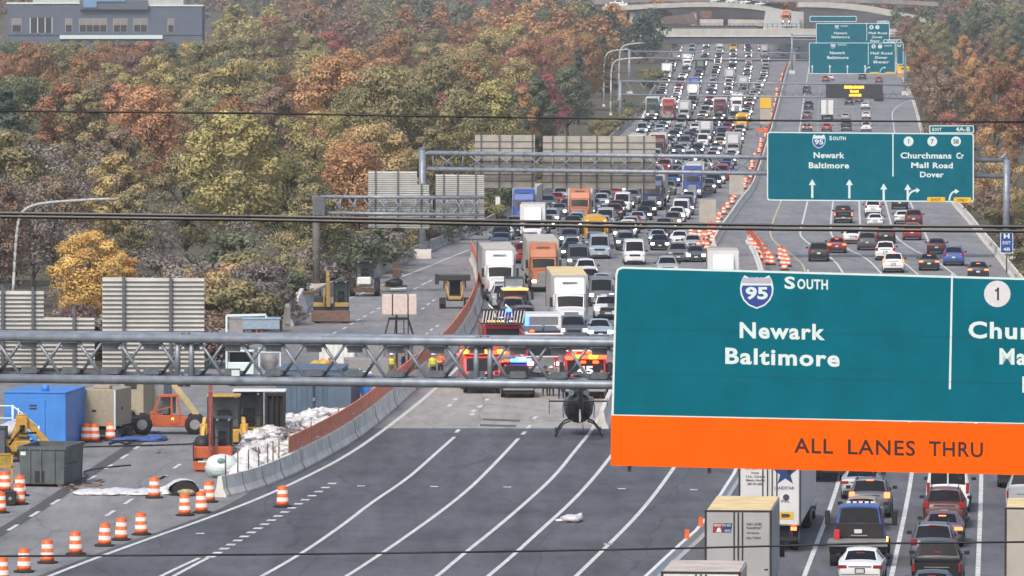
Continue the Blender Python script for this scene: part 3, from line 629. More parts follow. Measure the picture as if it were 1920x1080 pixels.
pl_ = Plane((434, 694), (449, 694), (434, 704.5), 222.6); mb = MB(); pl_.poly(mb, [(434, 694), (449, 694.2), (449, 705), (434, 704.8)], 0, 0, .03); mb.v = [tuple(Vector(v) - fg.location) for v in mb.v]; mb.build('marker_plate', M_sgnw, fg)
back_panel('ribbed grey sign back standing alone above the front truss', [(192, 520), (383, 522), (383, 706), (192, 704)], 229.0, 22, ((232, 518, 706), (320, 518, 708)), M_alu, 0.1)
back_panel('stepped ribbed grey sign back at the end of the front truss', [(-44, 545), (82, 546), (82, 595), (177, 596), (178, 690), (-44, 688)], 229.0, 18, ((5, 535, 692), (62, 538, 692), (139, 573, 692)), M_alu, 0.1)

# second gantry
Y2 = 12000.0 / 20.1
g2 = thing('sign_gantry', 'grey tubular gantry carrying the arrow sign over both carriageways', 'gantry', G(792, 486))
T2, B2 = truss(g2, 800, 1893, 287, 301, 317, 331, Y2, Y2, 0.2, 55.5, 1.4, 0.07, (984, 1229), False)
for x in (792, 1887):
    p = W(x, 400, Y2); post(g2, p, W(x, 279 if x < 900 else 297, Y2).z, 0.33)
    mb = MB(); mb.tube(p + Vector((0, 0, W(x, 288, Y2).z - p.z)) - g2.location, W(x + 14 * (1 if x < 900 else -1), 288 if x < 900 else 301, Y2) - g2.location, 0.16, 8); mb.build('bracket', M_steel, g2)
for x in range(812, 1430, 56):
    mb = MB(); mb.tube(T2(x), B2(x), 0.06, 6); mb.build('upright', M_steel, g2)
s2 = Plane((1438, 247), (1826, 250), (1438, 375.5), Y2 - 1.2)
o2 = rrect(1438, 247, 1826, 376, 5, 3, 0.0085)
i2 = rrect(1440.2, 249.2, 1823.8, 373.8, 4, 3, 0.0085)
def l2(x0, x1, yb, h, s, bold=0.03, sp=1.06): return ('lettering', lambda mb: s2.text(mb, s, x0, x1, yb, h, 0.02, 0, bold, sp, 0.006), M_sgnw)
arr = lambda mb: [up_arrow(s2, mb, x, y0, y1, 13, 0.02) for x, y0, y1 in ((1523, 371, 336), (1592.5, 372, 336), (1657, 376, 344), (1702, 376, 345))] and (turn_arrow(s2, mb, 1702, 374, 1718, 357, 10, 0.024), turn_arrow(s2, mb, 1780, 376, 1791, 359, 10, 0.02))
parts = [('border', lambda mb: ring(s2, mb, o2, i2, 0.006), M_sgnw)] + shield_parts(s2, 1535.5, 265, 25, 26, 0.03) + [
    l2(1555, 1560, 262.5, 8, 'S'), l2(1561.5, 1586, 262.5, 6.6, 'OUTH'), l2(1525.5, 1583.5, 296, 11, 'Newark'), l2(1516.5, 1592, 315, 11, 'Baltimore'),
    l2(1688.5, 1784, 296.5, 11, 'Churchmans'), l2(1793, 1807.5, 297, 11, 'Cr'), l2(1708.5, 1741, 314.5, 10.5, 'Mall'), l2(1749, 1786.5, 315, 10.5, 'Road'), l2(1725, 1769.5, 332, 10.5, 'Dover'),
    ('divider', lambda mb: s2.poly(mb, [(1673.2, 250), (1675.4, 250), (1675.4, 331), (1673.2, 331)], 0.012), M_sgnw), ('arrow', arr, M_sgnw)]
for cx, s in ((1703.5, '1'), (1748, '7'), (1792.5, '58')):
    parts += [('route_disc', (lambda cx: lambda mb: s2.poly(mb, circle(cx, 265, 9.3, 16), 0.012))(cx), M_sgnw),
              ('route_number', (lambda cx, s: lambda mb: one(s2, mb, cx, 269.3, 8.6, .02) if s == '1' else s2.text(mb, s, cx - {'1': 1.2, '7': 2.5, '58': 5}[s], cx + {'1': 1.2, '7': 2.5, '58': 5}[s], 269.3, 8.6, 0.02, 0, 0.02))(cx, s), M_sgnk)]
parts += [('exit_plaque', lambda mb: s2.poly(mb, rrect(1738.5, 369.5, 1772, 379, 1.5, 2), 0.02), M_sgny), ('exit_plaque', lambda mb: s2.poly(mb, rrect(1788, 370, 1821, 380, 1.5, 2), 0.02), M_sgny),
          ('plaque_lettering', lambda mb: s2.text(mb, 'EXIT', 1746, 1764, 376.8, 5, 0.03, 0, 0.01), M_sgnk), ('plaque_lettering', lambda mb: s2.text(mb, 'ONLY', 1795, 1814, 377.5, 5, 0.03, 0, 0.01), M_sgnk)]
sgn('highway_sign', 'green arrow sign with yellow EXIT ONLY plaques, Newark Baltimore Churchmans Cr', s2, o2, parts, 0.12)
sgn('exit_tab', 'small green EXIT 4A-B tab on top of the arrow sign', s2, rrect(1742.5, 235, 1826, 249.3, 2, 2),
    [('border', lambda mb: ring(s2, mb, rrect(1742.5, 235, 1826, 249.3, 2, 2), rrect(1744.2, 236.7, 1824.3, 248, 1.6, 2), 0.006), M_sgnw),
     ('lettering', lambda mb: s2.text(mb, 'EXIT', 1748, 1766, 245.5, 6, 0.012, 0, 0.02), M_sgnw), ('lettering', lambda mb: s2.text(mb, '4A-B', 1792, 1819, 246, 8, 0.012, 0, 0.02), M_sgnw)], 0.1)
back_panel('wide tan sign back with seven posts on the arrow sign gantry', [(1018, 255), (1229, 255), (1229, 354), (1018, 353)], Y2 + 2.2, 8, tuple((x, 254, 354) for x in (1036, 1062, 1089, 1119, 1146, 1176, 1207)), M_alut, 0.12)
back_panel('narrower pale sign back beside the gantry post, above the barrier', [(890.5, 253), (1003, 253), (1003, 352), (890.5, 352)], Y2 + 2.2, 8, tuple((x, 252, 353) for x in (902, 936, 960, 998)), M_alut, 0.12)

# cantilever sign over the closed lanes
YC = 12000.0 / 23.0
cg = thing('cantilever_gantry', 'single-post cantilever gantry holding two ribbed sign backs by the woods', 'gantry', G(593, 556))
truss(cg, 585, 909, 369, 371, 399, 403, YC, YC, 0.13, 28.5, 1.2, 0.055, (), False)
pb = W(593, 450, YC); post(cg, (pb.x, YC, 0), W(593, 364, YC).z, 0.3, 14, mat('weathered_post', (.15, .138, .13), .7, .1, var=.25, scale=1.5))
for x in (610, 638, 666, 695, 724, 752, 780, 810, 840, 868, 895):
    mb = MB(); mb.tube(W(x, 371, YC) - cg.location, W(x, 400, YC) - cg.location, 0.05, 6); mb.build('upright', M_steel, cg)
mb = MB(); mb.box(W(599, 386, YC) - cg.location, (0.9, 1.3, 1.5)); mb.build('bracket', M_steeld, cg)
back_panel('stepped ribbed sign back held by the cantilever arm', [(690.5, 321.5), (782, 321.5), (782, 345), (804.5, 345.5), (804.5, 428), (690.5, 426)], YC + 1.8, 26, ((704, 320, 428), (746, 320, 428), (790, 344, 428)), M_alu, 0.1)
back_panel('squarer ribbed sign back at the tip of the cantilever arm', [(817, 327), (908, 328.5), (908, 411), (817, 410)], YC + 1.8, 22, ((832, 326, 412), (858, 326, 412), (892, 326, 412)), M_alu, 0.1)

# far gantries
Y3 = 1200.0
g3 = thing('sign_gantry', 'far gantry with a dark electronic message board', 'gantry', G(1163, 236))
T3, B3 = truss(g3, 1163, 1792, 152, 161, 177, 186, Y3, Y3, 0.17, 26, 1.6, 0.06, (), False)
for x in (1163, 1788): post(g3, W(x, 200, Y3), W(x, 149 if x < 1300 else 158, Y3).z, 0.34)
v3 = Plane((1549, 157), (1655, 158), (1549, 183), Y3 - 1.3)
def amber(rows):
    def fn(mb):
        rr = random.Random(3)
        for x0, x1, y0, y1 in rows:
            x = x0
            while x < x1 - 0.5:
                w = rr.choice((1.2, 2.0, 2.6)); v3.poly(mb, [(x, y0 + rr.random() * 1.4), (min(x + w, x1), y0 + rr.random() * 1.2), (min(x + w, x1), y1 - rr.random() * 1.2), (x, y1 - rr.random() * 1.4)], 0.03); x += w + 0.5
    return fn
sgn('message_board', 'dark electronic board with three lines of amber light', v3, [(1549, 157), (1655, 158), (1655, 184), (1549, 183)],
    [('lit_text', amber([(1583, 1620, 160.2, 167), (1594, 1611, 168.5, 174.5), (1592, 1615, 175.5, 181.5)]), mat('amber_led', (0.8, 0.4, 0.02), 0.4, var=0, emit=(1.0, 0.5, 0.02), estr=1.5)),
     ('side_box', lambda mb: v3.poly(mb, [(1640, 184), (1656, 184), (1656, 189), (1640, 189)], 0.0, 0, 0.3), M_black)], 0.8, cat='message board', face=mat('board_dark', (0.03, 0.035, 0.045), 0.6, var=0.1))
Y4 = 12000.0 / 8.4
g4 = thing('sign_gantry', 'distant gantry carrying the lower of the stacked green signs', 'gantry', G(1180, 176))
truss(g4, 1178, 1700, 96, 102, 108, 115, Y4, Y4, 0.14, 24, 1.4, 0.05, (), False)
for x in (1180, 1697): post(g4, W(x, 140, Y4), W(x, 93, Y4).z, 0.3)
def far_sign(name, label, x0, y0, x1, y1, Y, div, rows, circ, shx, arrows=False, sh=9.0):
    pl = Plane((x0, y0), (x1, y0 + 1), (x0, y1), Y)
    ou = rrect(x0, y0, x1, y1, 2, 2); iu = rrect(x0 + 1.1, y0 + 1.1, x1 - 1.1, y1 - 1.1, 1.6, 2)
    ps = [('border', lambda mb: ring(pl, mb, ou, iu, 0.02), M_sgnw)]
    if div: ps.append(('divider', lambda mb: pl.poly(mb, [(div - 0.5, y0 + 1), (div + 0.5, y0 + 1), (div + 0.5, y0 + (y1 - y0) * 0.7), (div - 0.5, y0 + (y1 - y0) * 0.7)], 0.03), M_sgnw))
    for s, a, b, yb, h in rows: ps.append(('lettering', (lambda s, a, b, yb, h: lambda mb: pl.text(mb, s, a, b, yb, h, 0.05, 0, 0.02, 1.05))(s, a, b, yb, h), M_sgnw))
    for cx, cy in circ: ps.append(('route_disc', (lambda cx, cy: lambda mb: pl.poly(mb, circle(cx, cy, 4.0, 12), 0.03))(cx, cy), M_sgnw)); ps.append(('route_number', (lambda cx, cy: lambda mb: pl.text(mb, '1' if cx == circ[0][0] else '7', cx - 1, cx + 1, cy + 2, 4, 0.06))(cx, cy), M_sgnk))
    if shx: ps.extend(shield_parts(pl, shx[0], shx[1], sh, sh))
    if arrows:
        ps.append(('arrow', lambda mb: [up_arrow(pl, mb, x, y1 - 1.5, y1 - 17, 5, 0.05) for x in (1523, 1556, 1589, 1622)] and (turn_arrow(pl, mb, 1622, y1 - 2, 1629, y1 - 12, 4, 0.06), turn_arrow(pl, mb, 1650, y1 - 2, 1658, y1 - 12, 4, 0.05)), M_sgnw))
        ps.append(('exit_plaque', lambda mb: [pl.poly(mb, [(a, y1 - 3.5), (a + 17, y1 - 3.5), (a + 17, y1 - 0.5), (a, y1 - 0.5)], 0.06) for a in (1631, 1660)] and None, M_sgny))
    return sgn(name, label, pl, ou, ps, 0.2)
far_sign('highway_sign', 'lower of two stacked distant green signs, with five white arrows along its foot', 1517, 80, 1679, 138.5, Y4 - 1.5, 1628,
         [('Newark', 1556, 1585, 101.5, 5.5), ('Baltimore', 1551, 1591, 110.5, 5.5), ('Mall Road', 1632, 1673, 102, 5), ('Dover', 1641, 1664, 110, 5), ('Bear', 1638, 1668, 118.5, 5), ('SOUTH', 1571, 1587, 85.5, 3), ('NORTH', 1658, 1672, 87, 3)], [(1638, 87), (1650, 87)], (1562, 87), True)
far_sign('exit_tab', 'tiny green tab above the lower stacked distant sign', 1656, 74, 1690, 80, Y4 - 1.5, None, [('EXIT', 1664, 1684, 78.8, 3.2)], [], None)
far_sign('highway_sign', 'narrow green sign slice half hidden by trees beside the stacked signs', 1681, 80, 1694, 121, Y4 - 1.0, None, [], [(1686, 84)], None)
Y5 = 1640.0
g5 = thing('sign_gantry', 'farthest gantry, just before the overpass, behind the stacked green signs', 'gantry', G(1485, 124))
truss(g5, 1484, 1690, 66, 67, 74, 76, Y5, Y5, 0.14, 15, 1.2, 0.05, (), False)
for x in (1485, 1689): post(g5, W(x, 90, Y5), W(x, 63, Y5).z, 0.28)
far_sign('highway_sign', 'upper of two stacked distant green signs, without arrows', 1530, 43.5, 1668, 90, Y5 - 1.5, 1625,
         [('Newark', 1564, 1589, 64, 4.6), ('Baltimore', 1559, 1593, 71.5, 4.6), ('Mall Road', 1629, 1663, 64, 4.4), ('Dover', 1635, 1655, 71.5, 4.4), ('Bear', 1632, 1650, 78.5, 4.4), ('SOUTH', 1576, 1590, 50, 2.6)], [(1634, 51), (1645, 51)], (1569, 51), False, 8.0)
far_sign('exit_tab', 'tiny green tab above the upper stacked distant sign', 1644, 39, 1668, 43.3, Y5 - 1.5, None, [('EXIT', 1649, 1663, 42.4, 2.4)], [], None)
far_sign('highway_sign', 'distant green sign back under the curving ramp', 1518, 30, 1606, 41, 1900.0, None, [], [], None)
# roadside signs
def pole_sign(name, label, x0, y0, x1, y1, foot, face, parts, nposts=1, cat='road sign'):
    b = G((x0 + x1) / 2, foot); pl = Plane((x0, y0), (x1, y0), (x0, y1), b.y)
    t = thing(name, label, cat, b); o = t.location
    mb = MB(); pl.poly(mb, rrect(x0, y0, x1, y1, 1.2, 2), 0, 0, 0.06); mb.v = [tuple(Vector(v) - o) for v in mb.v]; mb.build('panel', face, t)
    for nm, fn, m in parts(pl): mb = MB(); fn(mb); mb.v = [tuple(Vector(v) - o) for v in mb.v]; mb.build(nm, m, t)
    for k in range(nposts):
        x = (x0 + x1) / 2 if nposts == 1 else x0 + (x1 - x0) * (0.06 + 0.88 * k)
        p = W(x, y1 + 1, b.y + 0.1); mb = MB(); mb.tube(Vector((p.x, b.y + 0.1, zg(b.y))) - o, W(x, y0 + 2, b.y + 0.1) - o, 0.07, 6); mb.build('post', M_steeld, t)
    return t
pole_sign('hospital_sign', 'blue roadside sign with a white H over two smaller lines', 1875.5, 436, 1899.5, 475, 512, M_sgnb, lambda pl: [
    ('border', lambda mb: ring(pl, mb, rrect(1875.5, 436, 1899.5, 475, 1.2, 2), rrect(1876.8, 437.2, 1898.3, 473.8, 1, 2), 0.01), M_sgnw), ('lettering', lambda mb: pl.text(mb, 'H', 1882, 1893, 446.5, 8.5, 0.02, 0, 0.05), M_sgnw),
    ('lettering', lambda mb: pl.text(mb, 'EXIT', 1880, 1895, 458, 6, 0.02, 0, 0.02), M_sgnw), ('lettering', lambda mb: pl.text(mb, '4B', 1881, 1894, 470, 6, 0.02, 0, 0.02), M_sgnw)])
pole_sign('delineator_sign', 'slim white sign on a post behind the concrete wall', 929, 369, 937.5, 395, 408, M_white, lambda pl: [])
pole_sign('arrow_board', 'yellow arrow board beside the distant ramp', 1681, 123.5, 1711, 134, 152, M_sgny, lambda pl: [('arrow', lambda mb: pl.poly(mb, [(1690, 127.5), (1697, 127.5), (1697, 126), (1701, 129), (1697, 132), (1697, 130), (1690, 130)], 0.03), M_sgnk)])
pole_sign('work_sign', 'small pinkish-orange work sign under the yellow arrow board', 1682, 137, 1700, 145, 153, mat('faded_orange', (0.5, 0.22, 0.13), 0.6), lambda pl: [])
pole_sign('work_sign', 'tall tan sign back on two posts behind the blue truck', 1311, 374, 1342.5, 423, 424, M_alut, lambda pl: [], 2)
pole_sign('work_sign', 'grey sign back on two legs among median drums', 1367.5, 326, 1394.5, 365, 379, M_alut, lambda pl: [], 2)
pole_sign('work_sign', 'yellow topped sign back on two legs in the far closed lane', 1425, 183, 1446, 233, 240, M_alut, lambda pl: [('yellow_panel', lambda mb: pl.poly(mb, [(1425, 183), (1446, 183), (1446, 203), (1425, 203)], 0.08, 0, 0.05), M_sgny)], 2)
pole_sign('work_sign', 'low orange sign board on legs beside far median drums', 1418, 241, 1440, 246, 254, M_orange, lambda pl: [], 2)
# ------------------------------------------------------------------ vehicles (front looks along -Y, origin on the ground under the middle)
def paint(name, c, rough=0.32):
    return mat('paint_' + name.replace(' ', '_'), c, rough, 0.0, var=0.05, scale=1.0)
PAINTS = {'white': (0.70, 0.71, 0.72), 'silver': (0.36, 0.38, 0.40), 'grey': (0.14, 0.15, 0.165), 'black': (0.016, 0.017, 0.02), 'red': (0.30, 0.025, 0.025), 'blue': (0.035, 0.09, 0.32),
          'dark blue': (0.02, 0.035, 0.10), 'dark red': (0.085, 0.016, 0.022), 'tan': (0.34, 0.29, 0.21), 'dark green': (0.025, 0.06, 0.05), 'yellow': (0.68, 0.38, 0.03), 'orange': (0.46, 0.17, 0.08),
          'pale blue': (0.30, 0.38, 0.46), 'mauve': (0.14, 0.09, 0.11), 'bright red': (0.42, 0.03, 0.03), 'cream': (0.56, 0.46, 0.30), 'slate': (0.085, 0.10, 0.125)}
PT = {k: paint(k, v) for k, v in PAINTS.items()}
PAINT = 'PAINT'
def carshell(st, glass):
    # st: rows (y, z_belt, z_roof, w_belt, w_roof, z_sill, kind of the strip up to the next row)
    bm = bmesh.new(); rows = []
    for y, zb, zr, wb, wr, zs, k in st:
        zm = zs + (zb - zs) * 0.5
        half = [(wb * 0.93, zs), (wb, zm), (wb * 0.985, zb), (wr, zr - 0.02), (wr * 0.55, zr + 0.015), (0, zr + 0.03)]
        rows.append([bm.verts.new((x, y, z)) for x, z in half] + [bm.verts.new((-x, y, z)) for x, z in half[-2::-1]])
    n = len(rows[0]); grp = {'windshield': [], 'rear_window': [], 'side_window': []}; sides = [[], []]
    for j in range(len(rows) - 1):
        k = st[j][6]
        for i in range(n - 1):
            f = bm.faces.new((rows[j][i], rows[j][i + 1], rows[j + 1][i + 1], rows[j + 1][i])); f.smooth = True
            seg = i if i < n // 2 else n - 2 - i
            if k == 'ws' and seg >= 3: grp['windshield'].append(f)
            elif k == 'rw' and seg >= 3: grp['rear_window'].append(f)
            elif k == 'cab' and seg == 2: sides[0 if i < n // 2 else 1].append(f)
            elif k == 'cabw' and seg == 2: sides[0 if i < n // 2 else 1].append(f)
        f = bm.faces.new((rows[j][0], rows[j + 1][0], rows[j + 1][-1], rows[j][-1]))
    bm.faces.new(rows[0]); bm.faces.new(rows[-1][::-1])
    bmesh.ops.recalc_face_normals(bm, faces=bm.faces)
    for fs in (grp['windshield'], grp['rear_window'], sides[0], sides[1]):
        if fs: bmesh.ops.inset_region(bm, faces=fs, thickness=0.055, depth=-0.012, use_even_offset=True)
    grp['side_window'] = sides[0] + sides[1]
    out = {}
    for nm, fs in grp.items():
        if not fs: continue
        mb = MB()
        for f in fs: mb.add([v.co for v in f.verts], [tuple(range(len(f.verts)))], 0, True)
        out[nm] = mb.mesh(nm)
    bmesh.ops.delete(bm, geom=[f for g in grp.values() for f in g], context='FACES')
    me = bpy.data.meshes.new('body'); bm.to_mesh(me); bm.free(); me.set_sharp_from_angle(angle=radians(42))
    out['body'] = me
    return out
def wheels(parts, xs, ys, r=0.34, w=0.23):
    for y in ys:
        for s in (-1, 1):
            x = xs * s
            mb = MB(); mb.lathe([(r * 0.6, -w / 2), (r * 0.94, -w / 2), (r, -w / 2 + 0.04), (r, w / 2 - 0.04), (r * 0.94, w / 2), (r * 0.6, w / 2)], 16, (x, y, r), axis='x')
            parts.append(('wheel', mb.mesh('wheel'), M_tyre, None)); k = len(parts) - 1
            mb = MB(); mb.lathe([(r * 0.6, -w / 2 - 0.012), (r * 0.6, w / 2 + 0.012)], 12, (x, y, r), axis='x'); mb.lathe([(r * 0.2, -w / 2 - 0.03), (r * 0.2, w / 2 + 0.03)], 8, (x, y, r), axis='x')
            parts.append(('rim', mb.mesh('rim'), M_rim, k))
def P_(parts, nm, m, fn, bev=0.0, par=None):
    mb = MB(); fn(mb); parts.append((nm, mb.mesh(nm, bev), m, par))
M_trimd = mat('seam_dark', (.02, .02, .022), .6, var=0)
def trim(parts, L, W_, zh, zt, zb, mir_y, mir_z, lights, brake, hw=0.34, tw=0.34, th=0.15, van=False):
    h, w = L / 2, W_ / 2
    P_(parts, 'grille', M_black, lambda m: m.b6(-w * 0.5, w * 0.5, -h - 0.02, -h + 0.1, zh - 0.20, zh - 0.02), 0.015)
    P_(parts, 'bumper_intake', M_black, lambda m: m.b6(-w * 0.72, w * 0.72, -h - 0.015, -h + 0.1, 0.24, 0.42), 0.015)
    for s in (-1, 1):
        P_(parts, 'headlight', M_head if lights else M_heado, lambda m: m.b6(s * (w - 0.04), s * (w - 0.06 - hw - .04 * lights), -h - 0.018, -h + 0.2, zh - 0.12 - .05 * lights, zh + 0.02 + .02 * lights), 0.02)  # lit lenses are drawn larger to carry the headlights' glow
        P_(parts, 'tail_light', M_tailon if brake else M_tail, lambda m: m.b6(s * (w - 0.03), s * (w - 0.03 - tw), h - 0.2, h + 0.015, zt - th / 2, zt + th / 2), 0.02)
        P_(parts, 'mirror', M_black, lambda m: m.b6(s * (w + 0.0), s * (w + 0.22), mir_y, mir_y + 0.09, mir_z, mir_z + 0.15), 0.02)
    P_(parts, 'front_plate', M_plate, lambda m: m.b6(-0.15, 0.15, -h - 0.035, -h, 0.44, 0.58))
    P_(parts, 'number_plate', M_plate, lambda m: m.b6(-0.16, 0.16, h, h + 0.025, zb, zb + 0.15))
    P_(parts, 'rear_trim', M_chrome, lambda m: m.b6(-w * .5, w * .5, h - .01, h + .018, zt + .0, zt + .035))
    P_(parts, 'high_brake_lamp', M_tailon if brake else M_tail, lambda m: m.b6(-.16, .16, h - .62, h - .56, mir_z + .56 if van or zt > 1 else mir_z + .36, mir_z + .6 if van or zt > 1 else mir_z + .4))
    P_(parts, 'seam', M_trimd, lambda m: (m.b6(-w * .82, w * .82, h + .004, h + .016, zb - .08, zb - .06), m.b6(-.2, .2, h + .004, h + .02, zb - .02, zb + .19)))
    P_(parts, 'wiper', M_trimd, lambda m: m.bar((-.35, -h * .42, mir_z + .06), (.3, -h * .40, mir_z + .1), .03, .03))
    P_(parts, 'rear_bumper', M_black, lambda m: m.b6(-w * 0.86, w * 0.86, h - 0.1, h + 0.03, 0.24, 0.46), 0.02)
def k_sedan(lights, brake):
    p = []
    s = carshell([(-2.36, .60, .62, .62, .50, .30, ''), (-2.28, .70, .73, .80, .66, .22, ''), (-1.9, .78, .83, .88, .72, .22, ''), (-0.98, .93, .97, .91, .76, .22, 'ws'), (-0.18, .98, 1.42, .92, .58, .22, 'cab'), (0.35, .98, 1.455, .92, .60, .22, 'cab'),
                  (0.95, .98, 1.40, .92, .58, .22, 'rw'), (1.70, .99, 1.04, .90, .70, .22, ''), (2.25, .94, .99, .86, .72, .24, ''), (2.36, .72, .76, .80, .66, .34, '')], None)
    p.append(('body', s['body'], PAINT, None))
    for n in ('windshield', 'rear_window', 'side_window'): p.append((n, s[n], M_glass, None))
    wheels(p, .80, (-1.42, 1.42), .33); trim(p, 4.72, 1.84, .72, .84, .60, -0.78, .98, lights, brake, .30, .36, .13)
    return p
def k_suv(lights, brake):
    p = []
    s = carshell([(-2.38, .72, .75, .70, .60, .34, ''), (-2.30, .92, .96, .86, .74, .26, ''), (-1.85, 1.00, 1.05, .93, .80, .26, ''), (-1.02, 1.08, 1.13, .95, .82, .26, 'ws'), (-0.35, 1.12, 1.68, .96, .66, .26, 'cab'), (0.5, 1.12, 1.75, .96, .69, .26, 'cab'),
                  (1.75, 1.12, 1.72, .96, .67, .26, 'rw'), (2.22, 1.14, 1.18, .94, .80, .26, ''), (2.36, 1.00, 1.04, .90, .78, .26, ''), (2.40, .60, .64, .86, .74, .34, '')], None)
    p.append(('body', s['body'], PAINT, None))
    for n in ('windshield', 'rear_window', 'side_window'): p.append((n, s[n], M_glass, None))
    for sd in (-1, 1): P_(p, 'roof_rail', M_black, lambda m: m.bar((sd * .6, -.2, 1.78), (sd * .6, 1.6, 1.76), .04, .05))
    wheels(p, .83, (-1.45, 1.45), .37, .25); trim(p, 4.80, 1.92, .92, 1.06, .72, -0.85, 1.12, lights, brake, .28, .26, .26)
    return p
def k_van(lights, brake):
    p = []
    s = carshell([(-2.75, .80, .83, .72, .62, .36, ''), (-2.66, 1.0, 1.04, .92, .78, .28, ''), (-2.05, 1.14, 1.20, .99, .84, .28, 'ws'), (-1.25, 1.25, 2.10, 1.0, .80, .28, 'cab'), (-0.4, 1.25, 2.22, 1.0, .82, .28, ''),
                  (2.60, 1.25, 2.20, 1.0, .82, .28, 'rw'), (2.72, 1.22, 1.26, 1.0, .86, .28, ''), (2.76, .60, .64, .96, .84, .36, '')], None)
    p.append(('body', s['body'], PAINT, None))
    for n in ('windshield', 'rear_window', 'side_window'): p.append((n, s[n], M_glass, None))
    P_(p, 'door_seam', M_white, lambda m: m.b6(-.03, .03, 2.63, 2.79, .5, 2.05))
    wheels(p, .86, (-1.75, 1.75), .36, .24); trim(p, 5.52, 2.0, 1.0, 1.15, .72, -1.75, 1.2, lights, brake, .26, .14, .5)
    return p
def k_pickup(lights, brake):
    p = []
    s = carshell([(-2.85, .80, .83, .74, .62, .40, ''), (-2.78, 1.02, 1.06, .92, .80, .34, ''), (-2.3, 1.10, 1.15, .98, .84, .34, ''), (-1.35, 1.16, 1.21, 1.0, .86, .34, 'ws'), (-0.70, 1.20, 1.82, 1.0, .68, .34, 'cab'), (0.0, 1.20, 1.88, 1.0, .72, .34, 'cab'),
                  (0.62, 1.20, 1.84, 1.0, .70, .34, 'rw'), (0.82, 1.20, 1.24, 1.0, .88, .34, ''), (0.86, 1.0, 1.04, .98, .86, .34, '')], None)
    p.append(('body', s['body'], PAINT, None))
    for n in ('windshield', 'rear_window', 'side_window'): p.append((n, s[n], M_glass, None))
    def bed(m):
        m.b6(-1.0, -.92, .9, 2.85, .55, 1.18); m.b6(.92, 1.0, .9, 2.85, .55, 1.18); m.b6(-.92, .92, .9, 2.78, .55, .66); m.b6(-.92, .92, .9, .98, .66, 1.18)
    P_(p, 'bed', PAINT, bed, .02); P_(p, 'tailgate', PAINT, lambda m: m.b6(-.915, .915, 2.785, 2.86, .56, 1.16), .02)
    wheels(p, .86, (-1.9, 1.85), .40, .27); trim(p, 5.72, 2.0, 1.02, 1.0, .55, -1.2, 1.2, lights, brake, .26, .1, .36)
    P_(p, 'step_bumper', M_chrome, lambda m: m.b6(-.92, .92, 2.86, 3.0, .48, .64), .02)
    return p
def truckcab(p, y0, w, zh, zb, zr, hood, paintm=PAINT, lights=True):
    # hood from y0, cab behind; returns y of the back of the cab
    st = [(y0, .9, .93, w * .62, w * .52, .5, ''), (y0 + .12, zh - .1, zh - .05, w * .78, w * .66, .45, ''), (y0 + hood, zh + .08, zh + .13, w * .92, w * .8, .45, 'ws'), (y0 + hood + .45, zb, zr - .05, w, w * .84, .45, 'cab'), (y0 + hood + 1.2, zb, zr, w, w * .86, .45, ''), (y0 + hood + 1.7, zb, zr, w, w * .86, .45, ''), (y0 + hood + 1.72, zb * .9, zr * .95, w * .98, w * .84, .5, '')]
    s = carshell(st, None)
    p.append(('cab', s['body'], paintm, None)); k = len(p) - 1
    p.append(('windshield', s['windshield'], M_glass, k)); p.append(('side_window', s['side_window'], M_glass, k))
    P_(p, 'grille', M_chrome, lambda m: m.b6(-w * .42, w * .42, y0 - .04, y0 + .1, .75, zh - .12), .02, k)
    P_(p, 'bumper', M_chrome, lambda m: m.b6(-w * .92, w * .92, y0 - .1, y0 + .3, .42, .72), .04, k)
    for sd in (-1, 1):
        P_(p, 'headlight', M_head if lights else M_heado, lambda m: m.b6(sd * w * .55, sd * w * .85, y0 - .03, y0 + .25, .8, 1.02), .03, k)
        P_(p, 'mirror', M_black, lambda m: (m.b6(sd * (w + .1), sd * (w + .3), y0 + hood + .2, y0 + hood + .32, zb - .05, zb + .65), m.bar((sd * w * .95, y0 + hood + .3, zb), (sd * (w + .2), y0 + hood + .26, zb), .05, .05)), .02, k)
    return y0 + hood + 1.72
